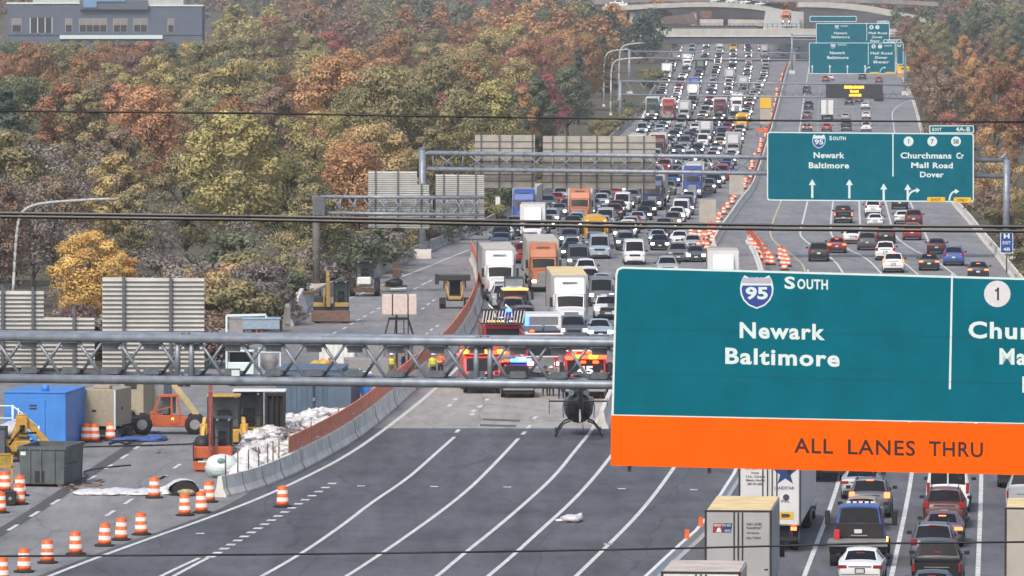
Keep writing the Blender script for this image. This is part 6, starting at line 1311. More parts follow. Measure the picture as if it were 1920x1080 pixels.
# ------------------------------------------------------------------ yard containers and boxes
def corr_box(name, label, cat, px, py, w, d, h, rz, m, extra=None, roof=None, ribs=True, group=None):
    t = thing(name, label, cat, G(px, py), rz, group); f = bld(t)
    f('body', m, lambda q: q.b6(-w / 2, w / 2, 0, d, .12, h), .03)
    if ribs:
        n = int(w / .28); f('wall_ribs', m, lambda q: [q.b6(-w / 2 + .14 + i * w / n, -w / 2 + .24 + i * w / n, -.035, .02, .25, h - .15) for i in range(n)] and None, .01)
        n2 = int(d / .28); f('wall_ribs', m, lambda q: [q.b6(s * w / 2 - .02, s * w / 2 + .03, .14 + i * d / n2, .24 + i * d / n2, .25, h - .15) for s in (-1, 1) for i in range(n2)] and None, .01)
    if roof: f('roof', roof, lambda q: q.b6(-w / 2 - .04, w / 2 + .04, -.04, d + .04, h, h + .08), .02)
    f('base_rail', M_steeld, lambda q: q.b6(-w / 2 + .02, w / 2 - .02, .02, d - .02, 0, .12), 0)
    if extra: extra(f)
    return t
M_cblue = mat('container_blue', (0.05, 0.22, 0.62), .45, var=.12, scale=1.2); M_cblued = mat('container_slate', (0.085, 0.13, 0.19), .5, var=.16, scale=1.2); M_beige = mat('generator_beige', (0.34, 0.30, 0.22), .55, var=.14); M_greyb = mat('cabinet_grey', (0.26, 0.26, 0.26), .6, var=.15)
def blue_extra(f):
    f('door', M_cblue, lambda q: q.b6(-.5, .55, -.05, 0, .3, 2.5), .02); f('vent', M_trimk, lambda q: [q.b6(-.3, .1, -.07, -.04, 2.0 + i * .16, 2.08 + i * .16) for i in range(2)] and None, 0)
    f('roof_vent', M_cblue, lambda q: q.tube((.4, .8, 2.9), (.4, .8, 3.25), .2, 10), 0)
t = corr_box('container', 'bright blue site container with a slanted roof and stair rail', 'container', 66, 838, 3.3, 5.5, 2.85, -.12, M_cblue, blue_extra, M_cblue, False)
f = bld(t)
f('stair_rail', M_sgnw, lambda q: (q.path([(-1.95, -.5, 2.2), (-1.1, -.5, 2.2), (.3, -.5, 1.1)], .04, 6), q.path([(-1.95, -.5, 1.55), (-1.1, -.5, 1.55), (.3, -.5, .5)], .035, 6), q.tube((-1.1, -.5, .9), (-1.1, -.5, 2.25), .07, 6), q.tube((-1.95, -.5, .9), (-1.95, -.5, 2.25), .04, 6), q.tube((.3, -.5, 0), (.3, -.5, 1.15), .05, 6), q.tube((-.8, -.5, .9), (-.8, -.5, 2.1), .035, 6)), 0)
f('landing', M_white, lambda q: (q.b6(-2.1, -1.0, -.8, -.05, .95, 1.05), [q.b6(-1.0 + i * .3, -.72 + i * .3, -.8, -.1, .8 - i * .2, .85 - i * .2) for i in range(4)]), 0)
def gen_extra(f):
    f('louvre', M_trimk, lambda q: q.b6(-.35, -.1, -.03, 0, 1.55, 1.65), 0); f('exhaust', M_beige, lambda q: q.b6(-.4, .5, .5, 1.1, 2.75, 2.95), .03); f('tow_frame', M_trimk, lambda q: q.b6(-1.1, 1.1, .1, 3, .3, .6), 0); f('door_handle', M_trimk, lambda q: q.b6(.95, .98, 1.2, 1.4, 1.6, 1.75), 0)
t = thing('generator', 'beige generator trailer between the blue container and grey cabinets', 'generator', G(184, 826), -.22); f = bld(t)
f('housing', M_beige, lambda q: q.b6(-1.0, .95, 0, 3.2, .75, 2.75), .04); f('edge_frame', M_sgnw, lambda q: q.b6(.9, .98, -.03, .05, .6, 2.7), 0); gen_extra(f)
for s in (-1, 1): f('wheel', M_tyre, lambda q: q.lathe([(.2, -.1), (.35, -.1), (.35, .1), (.2, .1)], 12, (s * 1.0, 1.6, .35), axis='x'), 0)
corr_box('cabinet', 'tall beige cabinet with a small grille behind the orange telehandler', 'cabinet', 247, 800, 1.4, 1.6, 2.9, -.3, M_beige, lambda f: f('grille', M_trimk, lambda q: q.b6(-.4, .3, -.03, 0, 2.1, 2.6), 0), None, False)
corr_box('cabinet', 'grey electrical cabinet next to the beige cabinet', 'cabinet', 283, 797, 1.5, 1.6, 2.95, -.25, M_greyb, lambda f: f('latch', M_trimk, lambda q: q.b6(-.1, .15, -.03, 0, 1.7, 1.85), 0), None, False)
corr_box('container', 'dark slate storage container with ribbed doors by the white sacks', 'container', 578, 792, 3.6, 6.0, 2.9, -.05, M_cblued, lambda f: (f('lock_rod', M_black, lambda q: q.b6(.3, .36, -.08, -.03, .3, 2.8), 0), f('door_latch', M_chrome, lambda q: q.b6(.25, .4, -.1, -.05, 1.2, 1.4), 0)), M_cblued)
corr_box('container', 'second slate container wedged behind the first, by the toilets', 'container', 637, 794, 1.3, 6, 2.75, -.05, M_cblued, None, None, False)
for i, (x, lab) in enumerate(((664, 'bright blue portable toilet next to the slate containers'), (682, 'paler blue portable toilet behind the orange fence'))):
    corr_box('portable_toilet', lab, 'portable toilet', x, 782 - i * 6, 1.1, 1.1, 2.25, .1, M_cblue if i == 0 else mat('toilet_pale_blue', (.16, .30, .62), .5), lambda f: (f('door', M_cblue, lambda q: q.b6(-.36, .36, -.04, 0, .2, 1.95), .02), f('roof', M_white, lambda q: q.loft([ell(0, 0, 0, .1, .1)] * 1 + [], 0) if False else q.b6(-.5, .5, .05, 1.05, 2.25, 2.4), .06), f('vent_pipe', M_white, lambda q: q.tube((.4, .9, 2.3), (.4, .9, 2.7), .05, 6), 0)), None, False)
corr_box('container', 'white corrugated container seen through the truss in the yard', 'container', 632, 716, 2.2, 5, 2.6, 0, M_white)
corr_box('cabinet', 'plain grey panel box seen through the truss beside the mast', 'cabinet', 690, 722, 2.6, 2.5, 1.6, .1, M_greyb, None, None, False)
corr_box('cabinet', 'tall narrow grey box behind the truss near the workers', 'cabinet', 701, 716, .75, .9, 2.4, .1, M_greyb, None, None, False)
t = thing('bundle', 'yellow wrapped bundle visible through the truss openings', 'bundle', G(597, 722)); f = bld(t)
f('wrap', mat('bundle_yellow', (.55, .36, .05), .6, var=.3), lambda q: (q.blob((0, 0, .75), (.75, .6, .75), 5, .3, 2.0, 14, 10, 0, .75), q.blob((.35, -.1, 1.1), (.4, .4, .5), 7, .3, 2.0, 10, 8)), 0); f('strap', M_black, lambda q: q.lathe([(.7, .65), (.7, .72)], 14, (0, 0, 0)), 0)
# dumpster and yellow machine
t = thing('dumpster', 'open grey-green dumpster with a dark opening low on its front', 'dumpster', G(80, 913), -.16); t.scale = (.84, 1, 1.08); f = bld(t); M_dump = mat('dumpster_steel', (0.085, 0.105, 0.11), .6, var=.3, scale=1.3)
def shell(q):
    q.prism([(-1.3, .12), (1.24, .12), (1.32, 1.75), (-1.4, 1.75)], lambda a, b, d: (a, d, b), 0, .08); q.prism([(-1.3, .12), (1.24, .12), (1.32, 1.75), (-1.4, 1.75)], lambda a, b, d: (a, d, b), 3.9, 4.0)
    q.prism([(-1.25, .12), (-1.4, 1.75), (-1.32, 1.75), (-1.17, .12)], lambda a, b, d: (a, d, b), .08, 3.9); q.prism([(1.2, .12), (1.32, 1.75), (1.24, 1.75), (1.12, .12)], lambda a, b, d: (a, d, b), .08, 3.9); q.b6(-1.2, 1.15, .08, 3.9, .12, .2)
f('shell', M_dump, shell, .015); f('rim', M_dump, lambda q: (q.b6(-1.47, 1.4, -.06, .1, 1.68, 1.82), q.b6(-1.47, 1.4, 3.9, 4.05, 1.68, 1.82), q.b6(-1.47, -1.32, .1, 3.9, 1.68, 1.82), q.b6(1.25, 1.4, .1, 3.9, 1.68, 1.82)), .015)
f('stiffener', M_dump, lambda q: [q.b6(x - .05, x + .05, -.07, 0, .15, 1.7) for x in (-.75, -.1, .7)] and None, .01); f('front_opening', M_black, lambda q: q.b6(-.45, .1, -.03, -.001, .2, .72), 0); f('load', M_rust, lambda q: q.blob((0, 2.0, 1.35), (1.15, 1.8, .35), 3, .4, 2.5, 16, 8), 0); f('bottom_rail', M_rust, lambda q: (q.b6(-1.3, -1.1, -.05, 4, 0, .12), q.b6(.9, 1.15, -.05, 4, 0, .12), q.b6(1.3, 1.4, -.02, 2.5, .95, 1.0)), 0)
f('number_plate', M_sgnw, lambda q: q.b6(-1.3, -1.0, -.03, 0, 1.42, 1.58), 0)
t = thing('trench_machine', 'yellow machine with a slanting arm rising behind the dumpster', 'machine', G(50, 866), 0.1); f = bld(t)
f('arm', M_yellow, lambda q: (q.bar((-.9, 0, .3), (-.2, .2, 2.3), .35, .4), q.bar((-.2, .2, 2.3), (1.25, .1, .75), .3, .34)), .03); f('head', M_yellow, lambda q: (q.b6(-.55, .05, -.2, .5, 1.3, 2.35), q.b6(-.5, 0, -.1, .4, 2.35, 2.45)), .04); f('chassis', M_yellow, lambda q: q.b6(-1.4, .2, -.3, 1.2, .5, 1.1), .05); f('hydraulics', M_black, lambda q: (q.tube((-.3, -.25, 1.5), (.5, -.2, 1.5), .06, 6), q.b6(-.35, -.1, -.26, -.2, 1.5, 1.9), q.tube((-.15, -.3, 1.9), (-.9, -.3, .9), .05, 6)), 0)
for x in (-1.2, -.1): f('wheel', M_tyre, lambda q: q.lathe([(.25, -.15), (.45, -.15), (.45, .15), (.25, .15)], 14, (x, -.4, .45), axis='y'), 0)
t = thing('covered_load', 'white sheeted load on a low trailer beside the blue container', 'trailer', G(16, 858)); f = bld(t)
f('sheet', mat('grey_sheet', (.5, .5, .52), .7, var=.15), lambda q: q.blob((0, .5, 1.35), (.85, .9, .45), 4, .3, 1.6, 14, 8, 0, .3), 0); f('deck', M_black, lambda q: q.b6(-1, 1, 0, 1.4, .6, 1.05), .03)
for x in (-.6, .6): f('wheel', M_tyre, lambda q: q.lathe([(.2, -.1), (.35, -.1), (.35, .1), (.2, .1)], 12, (x, .1, .35), axis='y'), 0)
t = thing('equipment_box', 'dark slate steel box cut by the picture edge above the drums', 'box', G(-6, 868)); f = bld(t); f('body', mat('slate_box', (.09, .10, .13), .6, var=.15), lambda q: q.b6(-.8, .42, 0, 2, .1, 1.7), .03); f('lid', M_trimk, lambda q: q.b6(-.82, .44, -.02, 2.02, 1.7, 1.78), .02)
t = thing('mesh_gate', 'small yellow mesh frame at the picture edge behind drums', 'frame', G(10, 906)); f = bld(t)
f('frame', M_yellow, lambda q: (q.b6(-.5, .38, -.05, .05, .75, .86), q.b6(-.5, .38, -.05, .05, 1.38, 1.48), q.b6(.28, .38, -.05, .05, 0, 1.48), q.b6(-.5, -.4, -.05, .05, 0, 1.48)), .01); f('mesh_sheet', mat('frame_mesh', (.33, .24, .05), .7, var=.3), lambda q: q.b6(-.42, .3, -.02, .02, .8, 1.42), 0)
t = thing('battery_box', 'black battery box with a lamp between two drums', 'box', G(16, 948)); f = bld(t); f('case', M_black, lambda q: q.b6(-.35, .35, -.2, .3, .05, .62), .03); f('lid', M_trimk, lambda q: q.b6(-.38, .38, -.22, .32, .62, .68), .02); f('lamp', M_chrome, lambda q: q.tube((.1, -.26, .35), (.1, -.2, .35), .09, 10), 0)
t = thing('tarpaulin', 'crumpled blue tarpaulin lying before the telehandler wheel', 'tarpaulin', G(262, 826)); bld(t)('sheet', mat('tarp_blue', (.07, .12, .33), .6, var=.3), lambda q: (q.blob((0, 0, .08), (1.5, 1.2, .14), 6, .5, 2.5, 18, 8, 0, .07), q.blob((.8, .1, .12), (.6, .7, .2), 9, .5, 2.5, 12, 8, 0, .1)), 0)
# white sheeting and sacks
M_sheet = mat('white_plastic_sheet', (.66, .66, .67), .4, var=.2, scale=4.5, bump=.6); M_sack = mat('clear_plastic_sack', (.48, .47, .47), .35, var=.35, scale=4.0, bump=.8); M_wrapg = mat('pale_green_wrap', (.60, .68, .66), .4, var=.1)
t = thing('plastic_sheet', 'long crumpled white plastic sheet rolled out on the yard asphalt', 'sheet', G(262, 926)); f = bld(t)
def sheet(q):
    for i in range(9):
        x = -2.5 + i * .62; q.blob((x, R.uniform(-.2, .5), .06), (.75, .9 + R.uniform(-.2, .5), .12 + .05 * (i > 4) + R.uniform(0, .08)), 20 + i, .5, 2.2, 14, 8, 0, .05)
    q.blob((1.9, .3, .2), (.95, .7, .32), 40, .4, 2.5, 16, 10, 0, .19)
f('sheet', M_sheet, sheet, 0)
t = thing('sheet_roll', 'white tube of sheeting whose dark open mouth faces the drums', 'sheet', G(346, 930), .15); f = bld(t)
f('tube', M_sheet, lambda q: q.loft([[(r * 1.15 * cos(2 * pi * i / 18) * (1 + .1 * sin(5 * i)), y, max(.02, .3 + r * .75 * sin(2 * pi * i / 18))) for i in range(18)] for r, y in ((.62, 0), (.66, .5), (.6, 1.4), (.3, 2.2))], 0, False), 0); f('mouth', M_black, lambda q: q.loft([[(r * 1.1 * cos(2 * pi * i / 18), y, max(.03, .3 + r * .72 * sin(2 * pi * i / 18))) for i in range(18)] for r, y in ((.54, -.0), (.5, .5))], 0, True), 0); f('straw', mat('straw', (.4, .32, .18), .9, var=.4), lambda q: q.blob((.1, -.05, .14), (.4, .3, .2), 3, .5, 3, 12, 8, 0, .12), 0)
t = thing('plastic_sheet', 'white sheet folded against the first barrier block under the posts', 'sheet', G(470, 900)); f = bld(t)
for i, (x, y) in enumerate(((452, 899), (468, 895), (486, 888), (505, 881), (522, 874), (462, 884), (482, 876))):
    f('sheet', M_sheet, lambda q: q.blob(G(x, y) - t.location + Vector((0, 0, .3)), (.7, .8, .5 + R.uniform(0, .4)), 60 + i, .45, 2.4, 18, 12, 0, .29), 0)
t = thing('wrapped_load', 'pale green plastic wrapped dome load before the white sacks', 'bundle', G(415, 896)); f = bld(t)
f('wrap', M_wrapg, lambda q: q.blob((0, .6, .5), (.85, .8, .66), 3, .16, 1.5, 18, 12, 0, .54), 0); f('patch', mat('patch_dark_green', (.16, .28, .25), .6), lambda q: q.blob((.0, -.08, .85), (.2, .08, .15), 3, .1, 1, 10, 8), 0); f('foot', mat('patch_dark_green2', (.2, .32, .3), .6), lambda q: q.blob((-.1, -.05, .2), (.45, .15, .14), 3, .2, 2, 12, 8), 0)
SK = 'white sacks of material under plastic'
rows_ = [(462, 866, .85), (490, 862, .85), (516, 858, .9), (545, 850, .9), (478, 842, .9), (508, 838, 1.0), (538, 832, 1.0), (568, 836, .95), (530, 815, 1.0), (558, 812, 1.05), (588, 816, 1.0), (612, 808, .95), (580, 795, 1.0), (606, 790, 1.0), (632, 794, 1.05), (550, 795, .85)]
for i, (x, y, s) in enumerate(rows_):
    t = thing('material_sack', 'bulging plastic sack, %s in the pile counted from the posts' % ordn(i + 1), 'sack', G(x, y + (24 if x > 540 else 12)), R.uniform(-.5, .5), SK); f = bld(t)
    f('sack', M_sack, lambda q: q.blob((0, 0, .62 * s), (.8 * s, .7 * s, .72 * s), 100 + i, .5, 2.4, 22, 16, 0, .6 * s), 0)
    f('cover', M_sheet, lambda q: (q.blob((R.uniform(-.2, .2), R.uniform(-.1, .1), 1.1 * s), (.66 * s, .6 * s, .34 * s), 200 + i, .75, 3.0, 18, 12, 0, .2), q.blob((R.uniform(-.4, .4), -.2, .9 * s), (.4 * s, .5 * s, .3 * s), 260 + i, .8, 3.0, 14, 10)), 0)
# ------------------------------------------------------------------ machines
M_org = mat('machine_orange', (.50, .115, .045), .45, var=.12)
def tyre(f, x, y, r, w, axis='x'):
    o = f('wheel', M_tyre, lambda q: q.lathe([(r * .5, -w / 2), (r * .95, -w / 2), (r, -w * .3), (r, w * .3), (r * .95, w / 2), (r * .5, w / 2)], 18, (x, y, r), axis=axis), 0)
    f('rim', M_greyb, lambda q: q.lathe([(r * .5, -w / 2 - .015), (r * .5, w / 2 + .015)], 14, (x, y, r), axis=axis), 0, o)
t = thing('telehandler', 'orange telehandler parked sideways with a cream boom', 'telehandler', G(316, 815), .05); t.scale = (.82, .82, .82); f = bld(t)     # side on: length along x
f('chassis', M_org, lambda q: q.prism([(-1.3, .55), (-1.2, 1.5), (-.5, 1.3), (.6, 1.25), (1.55, 1.1), (1.5, .5)], lambda a, b, d: (a, d, b), 0, 1.9), .05)
for y in (.0, 1.0):
    f('cab_frame', M_org, lambda q: (q.bar((-1.05, y, 1.4), (-.55, y, 2.55), .12, .12), q.bar((-.55, y, 2.55), (.55, y, 2.6), .12, .12), q.bar((.55, y, 2.6), (.8, y, 1.3), .12, .12), q.bar((.2, y, 2.55), (.2, y, 1.2), .12, .12), q.bar((-1.05, y, 1.4), (-.9, y, .7), .1, .1), q.bar((-1, y, 1.6), (.2, y, 1.85), .07, .07)), 0)
f('door', M_org, lambda q: q.b6(.1, .75, -.04, 0, .7, 1.35), .03); f('cab_glass', M_glassb, lambda q: q.b6(-.75, .5, .45, .5, 1.4, 2.5), 0); f('seat', M_black, lambda q: (q.b6(-.4, .1, .3, .8, 1.1, 1.35), q.b6(.0, .15, .3, .8, 1.3, 1.9)), .03); f('marker', M_amber, lambda q: q.b6(.2, .35, -.06, -.03, 1.0, 1.12), 0)
M_cream = mat('boom_cream', (.50, .42, .22), .5, var=.12)
f('boom', M_cream, lambda q: q.bar((1.9, 1.3, 1.2), (.35, 1.3, 3.3), .4, .42), .03); f('boom_tip', M_black, lambda q: q.bar((1.9, 1.3, 1.2), (2.2, 1.3, .6), .3, .3), .03); f('roof', M_org, lambda q: q.b6(-.6, .6, 0, 1, 2.56, 2.64), .02)
for x in (-1.75, 1.75):
    for y in (.05, 1.85): tyre(f, x, y, .68, .42, 'y')
f('fork_frame', M_black, lambda q: (q.b6(-3.1, -2.3, .3, 1.5, .3, 1.1), q.bar((-2.3, 1, 1), (-1.3, 1, 1.2), .2, .2)), .03)
t = thing('boom_attachment', 'beige crooked boom attachment beside the telehandler front wheel', 'machine', G(246, 812)); f = bld(t); f('arm', M_beige, lambda q: (q.bar((-.6, 0, .45), (.4, 0, .35), .16, .16), q.bar((.4, 0, .35), (.7, 0, .7), .14, .14), q.bar((.7, 0, .7), (.1, 0, 1.35), .14, .14)), .02); f('tank', M_black, lambda q: q.b6(-1.0, .2, .2, .9, .3, 1.2), .05)
def cab(f, x0, x1, y0, y1, z0, z1, roofm=None, fm=M_black, gm=M_glassb):
    for x in (x0, x1):
        for y in (y0, y1): f('cab_post', fm, lambda q: q.bar((x, y, z0), (x, y, z1), .09, .09), 0)
    ym = y0 + (y1 - y0) * .7; xm = (x0 + x1) / 2; w = x1 - x0; h = z1 - z0
    f('cab_glass', gm, lambda q: q.b6(x0 + .05, x1 - .05, ym, y1 - .02, z0 + .05, z1 - .02), 0); f('seat', M_black, lambda q: (q.b6(xm - w * .22, xm + w * .2, ym - .3, ym - .05, z0 + h * .1, z0 + h * .55), q.b6(xm - w * .24, xm + w * .22, y0 + .25, ym - .05, z0, z0 + h * .18)), .03)
    f('controls', M_trimk, lambda q: (q.tube((xm - w * .12, y0 + .25, z0), (xm - w * .05, y0 + .15, z0 + h * .4), .035, 6), q.bar((xm - w * .25, y0 + .12, z0 + h * .4), (xm + w * .18, y0 + .12, z0 + h * .42), .05, .05)), 0); f('work_lamp', M_chrome, lambda q: [q.b6(x - .07, x + .07, y0 - .16, y0 - .08, z1 - .02, z1 + .1) for x in (x0 + .15, x1 - .15)] and None, .01)
    f('cab_sill', fm, lambda q: (q.b6(x0, x1, y0 - .03, y0 + .04, z0 + h * .33, z0 + h * .37), q.b6(x0 - .02, x1 + .02, y0 - .04, y0 + .05, z0 - .04, z0 + .06)), 0); f('cab_roof', roofm or fm, lambda q: q.b6(x0 - .08, x1 + .08, y0 - .1, y1 + .08, z1, z1 + .12), .03)
def tracks(f, xs, y0, y1, w=.4, h=.62):
    for x in xs: f('track', M_tyre, lambda q: q.prism([(y0, h * .5), (y0 + .2, .04), (y1 - .2, .04), (y1, h * .5), (y1 - .25, h), (y0 + .25, h)], lambda a, b, d: (x + d, a, b), -w / 2, w / 2), .03)
t = thing('mini_excavator', 'small excavator with a rusty red boom standing before the yellow loader', 'excavator', G(402, 884), .1); f = bld(t)
tracks(f, (-.75, .75), 0, 2.2); f('platform', M_org, lambda q: q.b6(-1.0, .9, .1, 2.2, .62, 1.25), .05); f('engine_cover', M_trimk, lambda q: q.blob((-.55, .9, 1.35), (.42, .7, .42), 2, .1, 1, 14, 8, 0, .3), 0); cab(f, .0, .9, .3, 1.7, 1.2, 2.55)
f('boom', mat('boom_red', (.26, .07, .06), .6, var=.3), lambda q: (q.bar((-.18, -.25, 1.0), (-.2, -.2, 3.9), .22, .26), q.bar((-.2, -.2, 3.9), (-.15, .8, 4.2), .2, .22), q.tube((-.2, -.45, 1.4), (-.2, -.4, 3.0), .05, 8)), .02); f('blade', M_org, lambda q: q.b6(-1.1, .5, -.55, -.4, .1, .55), .03); f('blade_edge', M_sgnw, lambda q: q.b6(-.85, .3, -.57, -.55, .5, .58), 0); f('side_bars', M_trimk, lambda q: q.bar((-1.05, -.1, .2), (-1.05, -.1, 1.5), .06, .06), 0)
t = thing('wheel_loader', 'yellow cab loader directly behind the small excavator', 'loader', G(420, 852), 0); f = bld(t)
f('chassis', M_yellow, lambda q: q.b6(-.9, .9, 0, 3.2, .6, 1.3), .06); cab(f, -.85, .75, .6, 2.0, 1.3, 2.95, M_yellow); f('fender', M_yellow, lambda q: (q.b6(.85, 1.25, -.2, .7, 1.0, 1.6), q.b6(-1.25, -.85, -.2, .7, 1.0, 1.6)), .04); f('arm', M_yellow, lambda q: (q.bar((1.0, .2, 1.9), (1.1, -.5, .8), .2, .25), q.bar((-1.0, .2, 1.9), (-1.1, -.5, .8), .2, .25)), .03)
for x in (-1.0, 1.0): tyre(f, x, .2, .6, .45); tyre(f, x, 2.6, .6, .45)
t = thing('forklift', 'forklift with a tall black mast next to the slate container', 'forklift', G(482, 846), 0); f = bld(t)
f('body', M_yellow, lambda q: q.b6(-1.3, .4, .3, 2.6, .5, 1.25), .06); cab(f, -1.15, .2, .5, 1.9, 1.25, 2.95); f('mast', M_black, lambda q: (q.b6(.42, .56, -.2, .1, .1, 3.1), q.b6(1.35, 1.5, -.2, .1, .1, 3.1), q.b6(.5, 1.4, -.15, .0, 2.9, 3.1), q.b6(.8, .88, -.15, .0, .2, 3.0), q.b6(1.05, 1.13, -.15, .0, .2, 3.0)), .02); f('mast_sheet', M_trimk, lambda q: q.b6(.56, 1.35, .1, .16, .2, 2.9), 0); f('top_canopy', M_white, lambda q: q.b6(-1.3, 1.5, .2, 2.0, 3.1, 3.18), .02); f('wire_guard', M_white, lambda q: q.path([(-1.1, .1, 1.3), (-.7, .0, 1.7), (-.5, .0, .9)], .03, 6), 0)
for x in (-1.1, .3): tyre(f, x, .6, .42, .3); tyre(f, x, 2.2, .42, .3)
t = thing('utility_truck', 'utility truck with a grey box frame and a pale blue bin on top', 'truck', G(478, 722), 0.0); f = bld(t)
M_pbl = mat('bin_pale_blue', (.25, .34, .42), .5, var=.12)
f('frame', M_sgnw, lambda q: (q.bar((-1.75, 0, 0.5), (-1.75, 0, 4.3), .12, .12), q.bar((-1.75, 0, 4.3), (.7, 0, 4.35), .14, .14), q.bar((.7, 0, 4.3), (.7, 0, 3.5), .1, .1)), 0); f('box', M_greyb, lambda q: q.b6(-1.65, -.7, .1, 2.4, .9, 4.1), .03); f('bin', M_pbl, lambda q: (q.b6(-.75, 1.55, -.2, 1.4, 3.45, 4.1), q.b6(-.8, 1.6, -.25, 1.45, 4.05, 4.15)), .03); f('hoist', M_black, lambda q: (q.bar((-.6, -.2, 3.1), (.6, -.2, 3.4), .15, .2), q.b6(1.55, 1.7, -.1, .4, 3.3, 4.0)), 0); f('hose', mat('hose_red', (.4, .06, .06), .6), lambda q: q.path([(.1, -.3, 3.4), (.2, -.3, 3.1), (.5, -.3, 3.35)], .06, 6), 0)
f('cab', M_sgnw, lambda q: (q.b6(-1.6, 0.0, -1.6, .1, .6, 1.5), q.b6(-1.6, -.0, -1.4, .1, 2.1, 2.2)), .06); f('cab_glass', M_glass, lambda q: q.b6(-1.5, -.1, -1.45, .0, 1.5, 2.1), 0); f('rack', M_sgnw, lambda q: (q.bar((.3, -1, .7), (.3, -1, 2.4), .1, .1), q.bar((.3, -1, 2.1), (1.6, -1, 2.1), .08, .08), q.bar((1.6, -1, .7), (1.6, -1, 2.1), .08, .08), q.b6(.3, 1.7, -1, 1.5, .65, .8)), 0); f('tank', M_greyb, lambda q: q.blob((.9, 0, 1.4), (.5, .5, .6), 2, .05, 1, 12, 8), 0)
for x in (-1.4, 1.4): tyre(f, x, -.9, .48, .32); tyre(f, x, 1.6, .48, .32)
t = thing('excavator', 'yellow excavator with a brown dozer blade facing the road', 'excavator', G(620, 606), 0.0); f = bld(t)
tracks(f, (-1.0, 1.0), .2, 3.0, .5, .75); f('blade', mat('blade_brown', (.16, .10, .075), .7, var=.25), lambda q: q.b6(-1.42, 1.42, -.4, -.22, .12, .95), .04); f('platform', M_trimk, lambda q: q.b6(-1.3, 1.3, .3, 3, .8, 1.35), .08); f('trim_band', mat('dull_yellow', (.38, .26, .08), .6, var=.2), lambda q: (q.b6(-1.32, -.35, .24, .32, 1.2, 1.52), q.b6(.3, 1.32, .24, .32, 1.2, 1.52)), .02); cab(f, .25, 1.25, .4, 1.9, 1.4, 3.0); f('boom', mat('dull_boom', (.33, .22, .07), .6, var=.3), lambda q: (q.bar((-.15, .1, 1.2), (-.2, .0, 3.4), .3, .42), q.bar((-.2, 0, 3.4), (-.25, 1.2, 3.7), .25, .3), q.tube((-.5, .0, 1.3), (-.45, .1, 2.6), .08, 8)), .03); f('engine', M_trimk, lambda q: q.b6(-1.25, -.4, .35, 1.6, 1.4, 2.0), .05); f('stack', M_black, lambda q: q.tube((-.8, .8, 2.0), (-.8, .8, 2.5), .07, 8), 0)
t = thing('backhoe_loader', 'yellow backhoe loader parked by the wooded edge', 'loader', G(683, 556), 0.0); f = bld(t)
f('body', mat('pale_machine_yellow', (.5, .38, .2), .6, var=.2), lambda q: q.prism([(0, .8), (0, 1.35), (1.2, 1.5), (3, 1.5), (3, .8)], lambda a, b, d: (d, a, b), -.6, .6), .06); cab(f, -.65, .65, 1.3, 2.8, 1.5, 2.7); f('bucket', M_white, lambda q: q.b6(-.55, .55, -.5, -.2, 1.0, 1.6), .06); f('hitch', M_rust, lambda q: q.b6(-.9, .9, -.2, 0, .35, .7), .03)
for x in (-1.0, 1.0): tyre(f, x, .4, .6, .4); tyre(f, x, 2.4, .7, .45)
t = thing('track_loader', 'compact track loader with its dark bucket raised beside the orange fence', 'loader', G(853, 579), 0.02); f = bld(t)
tracks(f, (-.95, .95), 0, 2.2, .5, .8); f('body', M_trimk, lambda q: q.b6(-.65, .65, -.1, 2, .6, 1.1), .05); f('bumper', mat('dull_yellow'  , (.38, .26, .08), .6), lambda q: q.b6(-.5, .5, -.18, -.08, .72, .98), .03); f('cab_glass', M_glass, lambda q: q.b6(-.42, .42, .1, 1.4, 1.1, 2.1), .03)
for s in (-1, 1): f('lift_arm', M_yellow, lambda q: (q.bar((s * .5, -.05, .9), (s * .68, .1, 2.15), .14, .16), q.bar((s * .85, 2, 1.6), (s * .8, 0, 2.2), .14, .18)), .02)
f('bucket', M_trimk, lambda q: (q.b6(-1.3, 1.2, -.4, 1.2, 2.2, 2.62), q.b6(-1.55, -1.25, -.4, .2, 1.9, 2.7)), .05); f('cab_roof', M_black, lambda q: q.b6(-.55, .55, .0, 1.5, 2.1, 2.2), .02)
t = thing('load_handler', 'forklift holding a strapped white pallet high on its mast', 'forklift', G(748, 712), 0.05); f = bld(t)
f('mast', M_black, lambda q: (q.b6(-.2, -.1, -.1, .1, .2, 5.3), q.b6(.55, .62, -.1, .1, .9, 5.0)), .01); f('pallet', mat('wrapped_boards', (.62, .52, .48), .6, var=.1), lambda q: q.b6(-1.05, 1.1, -.6, .6, 4.1, 5.35), .03)
for x in (-.42, .55): f('strap', M_black, lambda q: q.b6(x - .035, x + .035, -.62, .62, 4.05, 5.37), 0)
f('cage', M_black, lambda q: [q.bar((s * a, -.5, 2.6), (s * b, -.3, 3.9), .1, .1) for s, a, b in ((-1, .95, .6), (1, .95, .55))] + [q.bar((-.65, -.3, 3.85), (.6, -.3, 3.85), .16, .16), q.bar((-.3, -.4, 2.6), (-.2, -.3, 3.85), .07, .07), q.bar((.3, -.4, 2.6), (.3, -.3, 3.85), .07, .07)] and None, 0); f('hood', M_sgnw, lambda q: q.b6(-1.1, 1.2, -.5, 1.4, 2.3, 2.62), .06); f('body', M_greyb, lambda q: q.b6(-.9, .9, 0, 2.6, .6, 2.3), .06); f('seat', M_rust, lambda q: q.b6(-.1, .4, -.2, .3, 2.62, 2.9), .03)
for x in (-1.0, 1.0): tyre(f, x, .4, .5, .35); tyre(f, x, 2.2, .5, .35)
t = thing('debris_pile', 'heap of boards and dark scrap by the concrete wall', 'debris', G(727, 548)); f = bld(t)
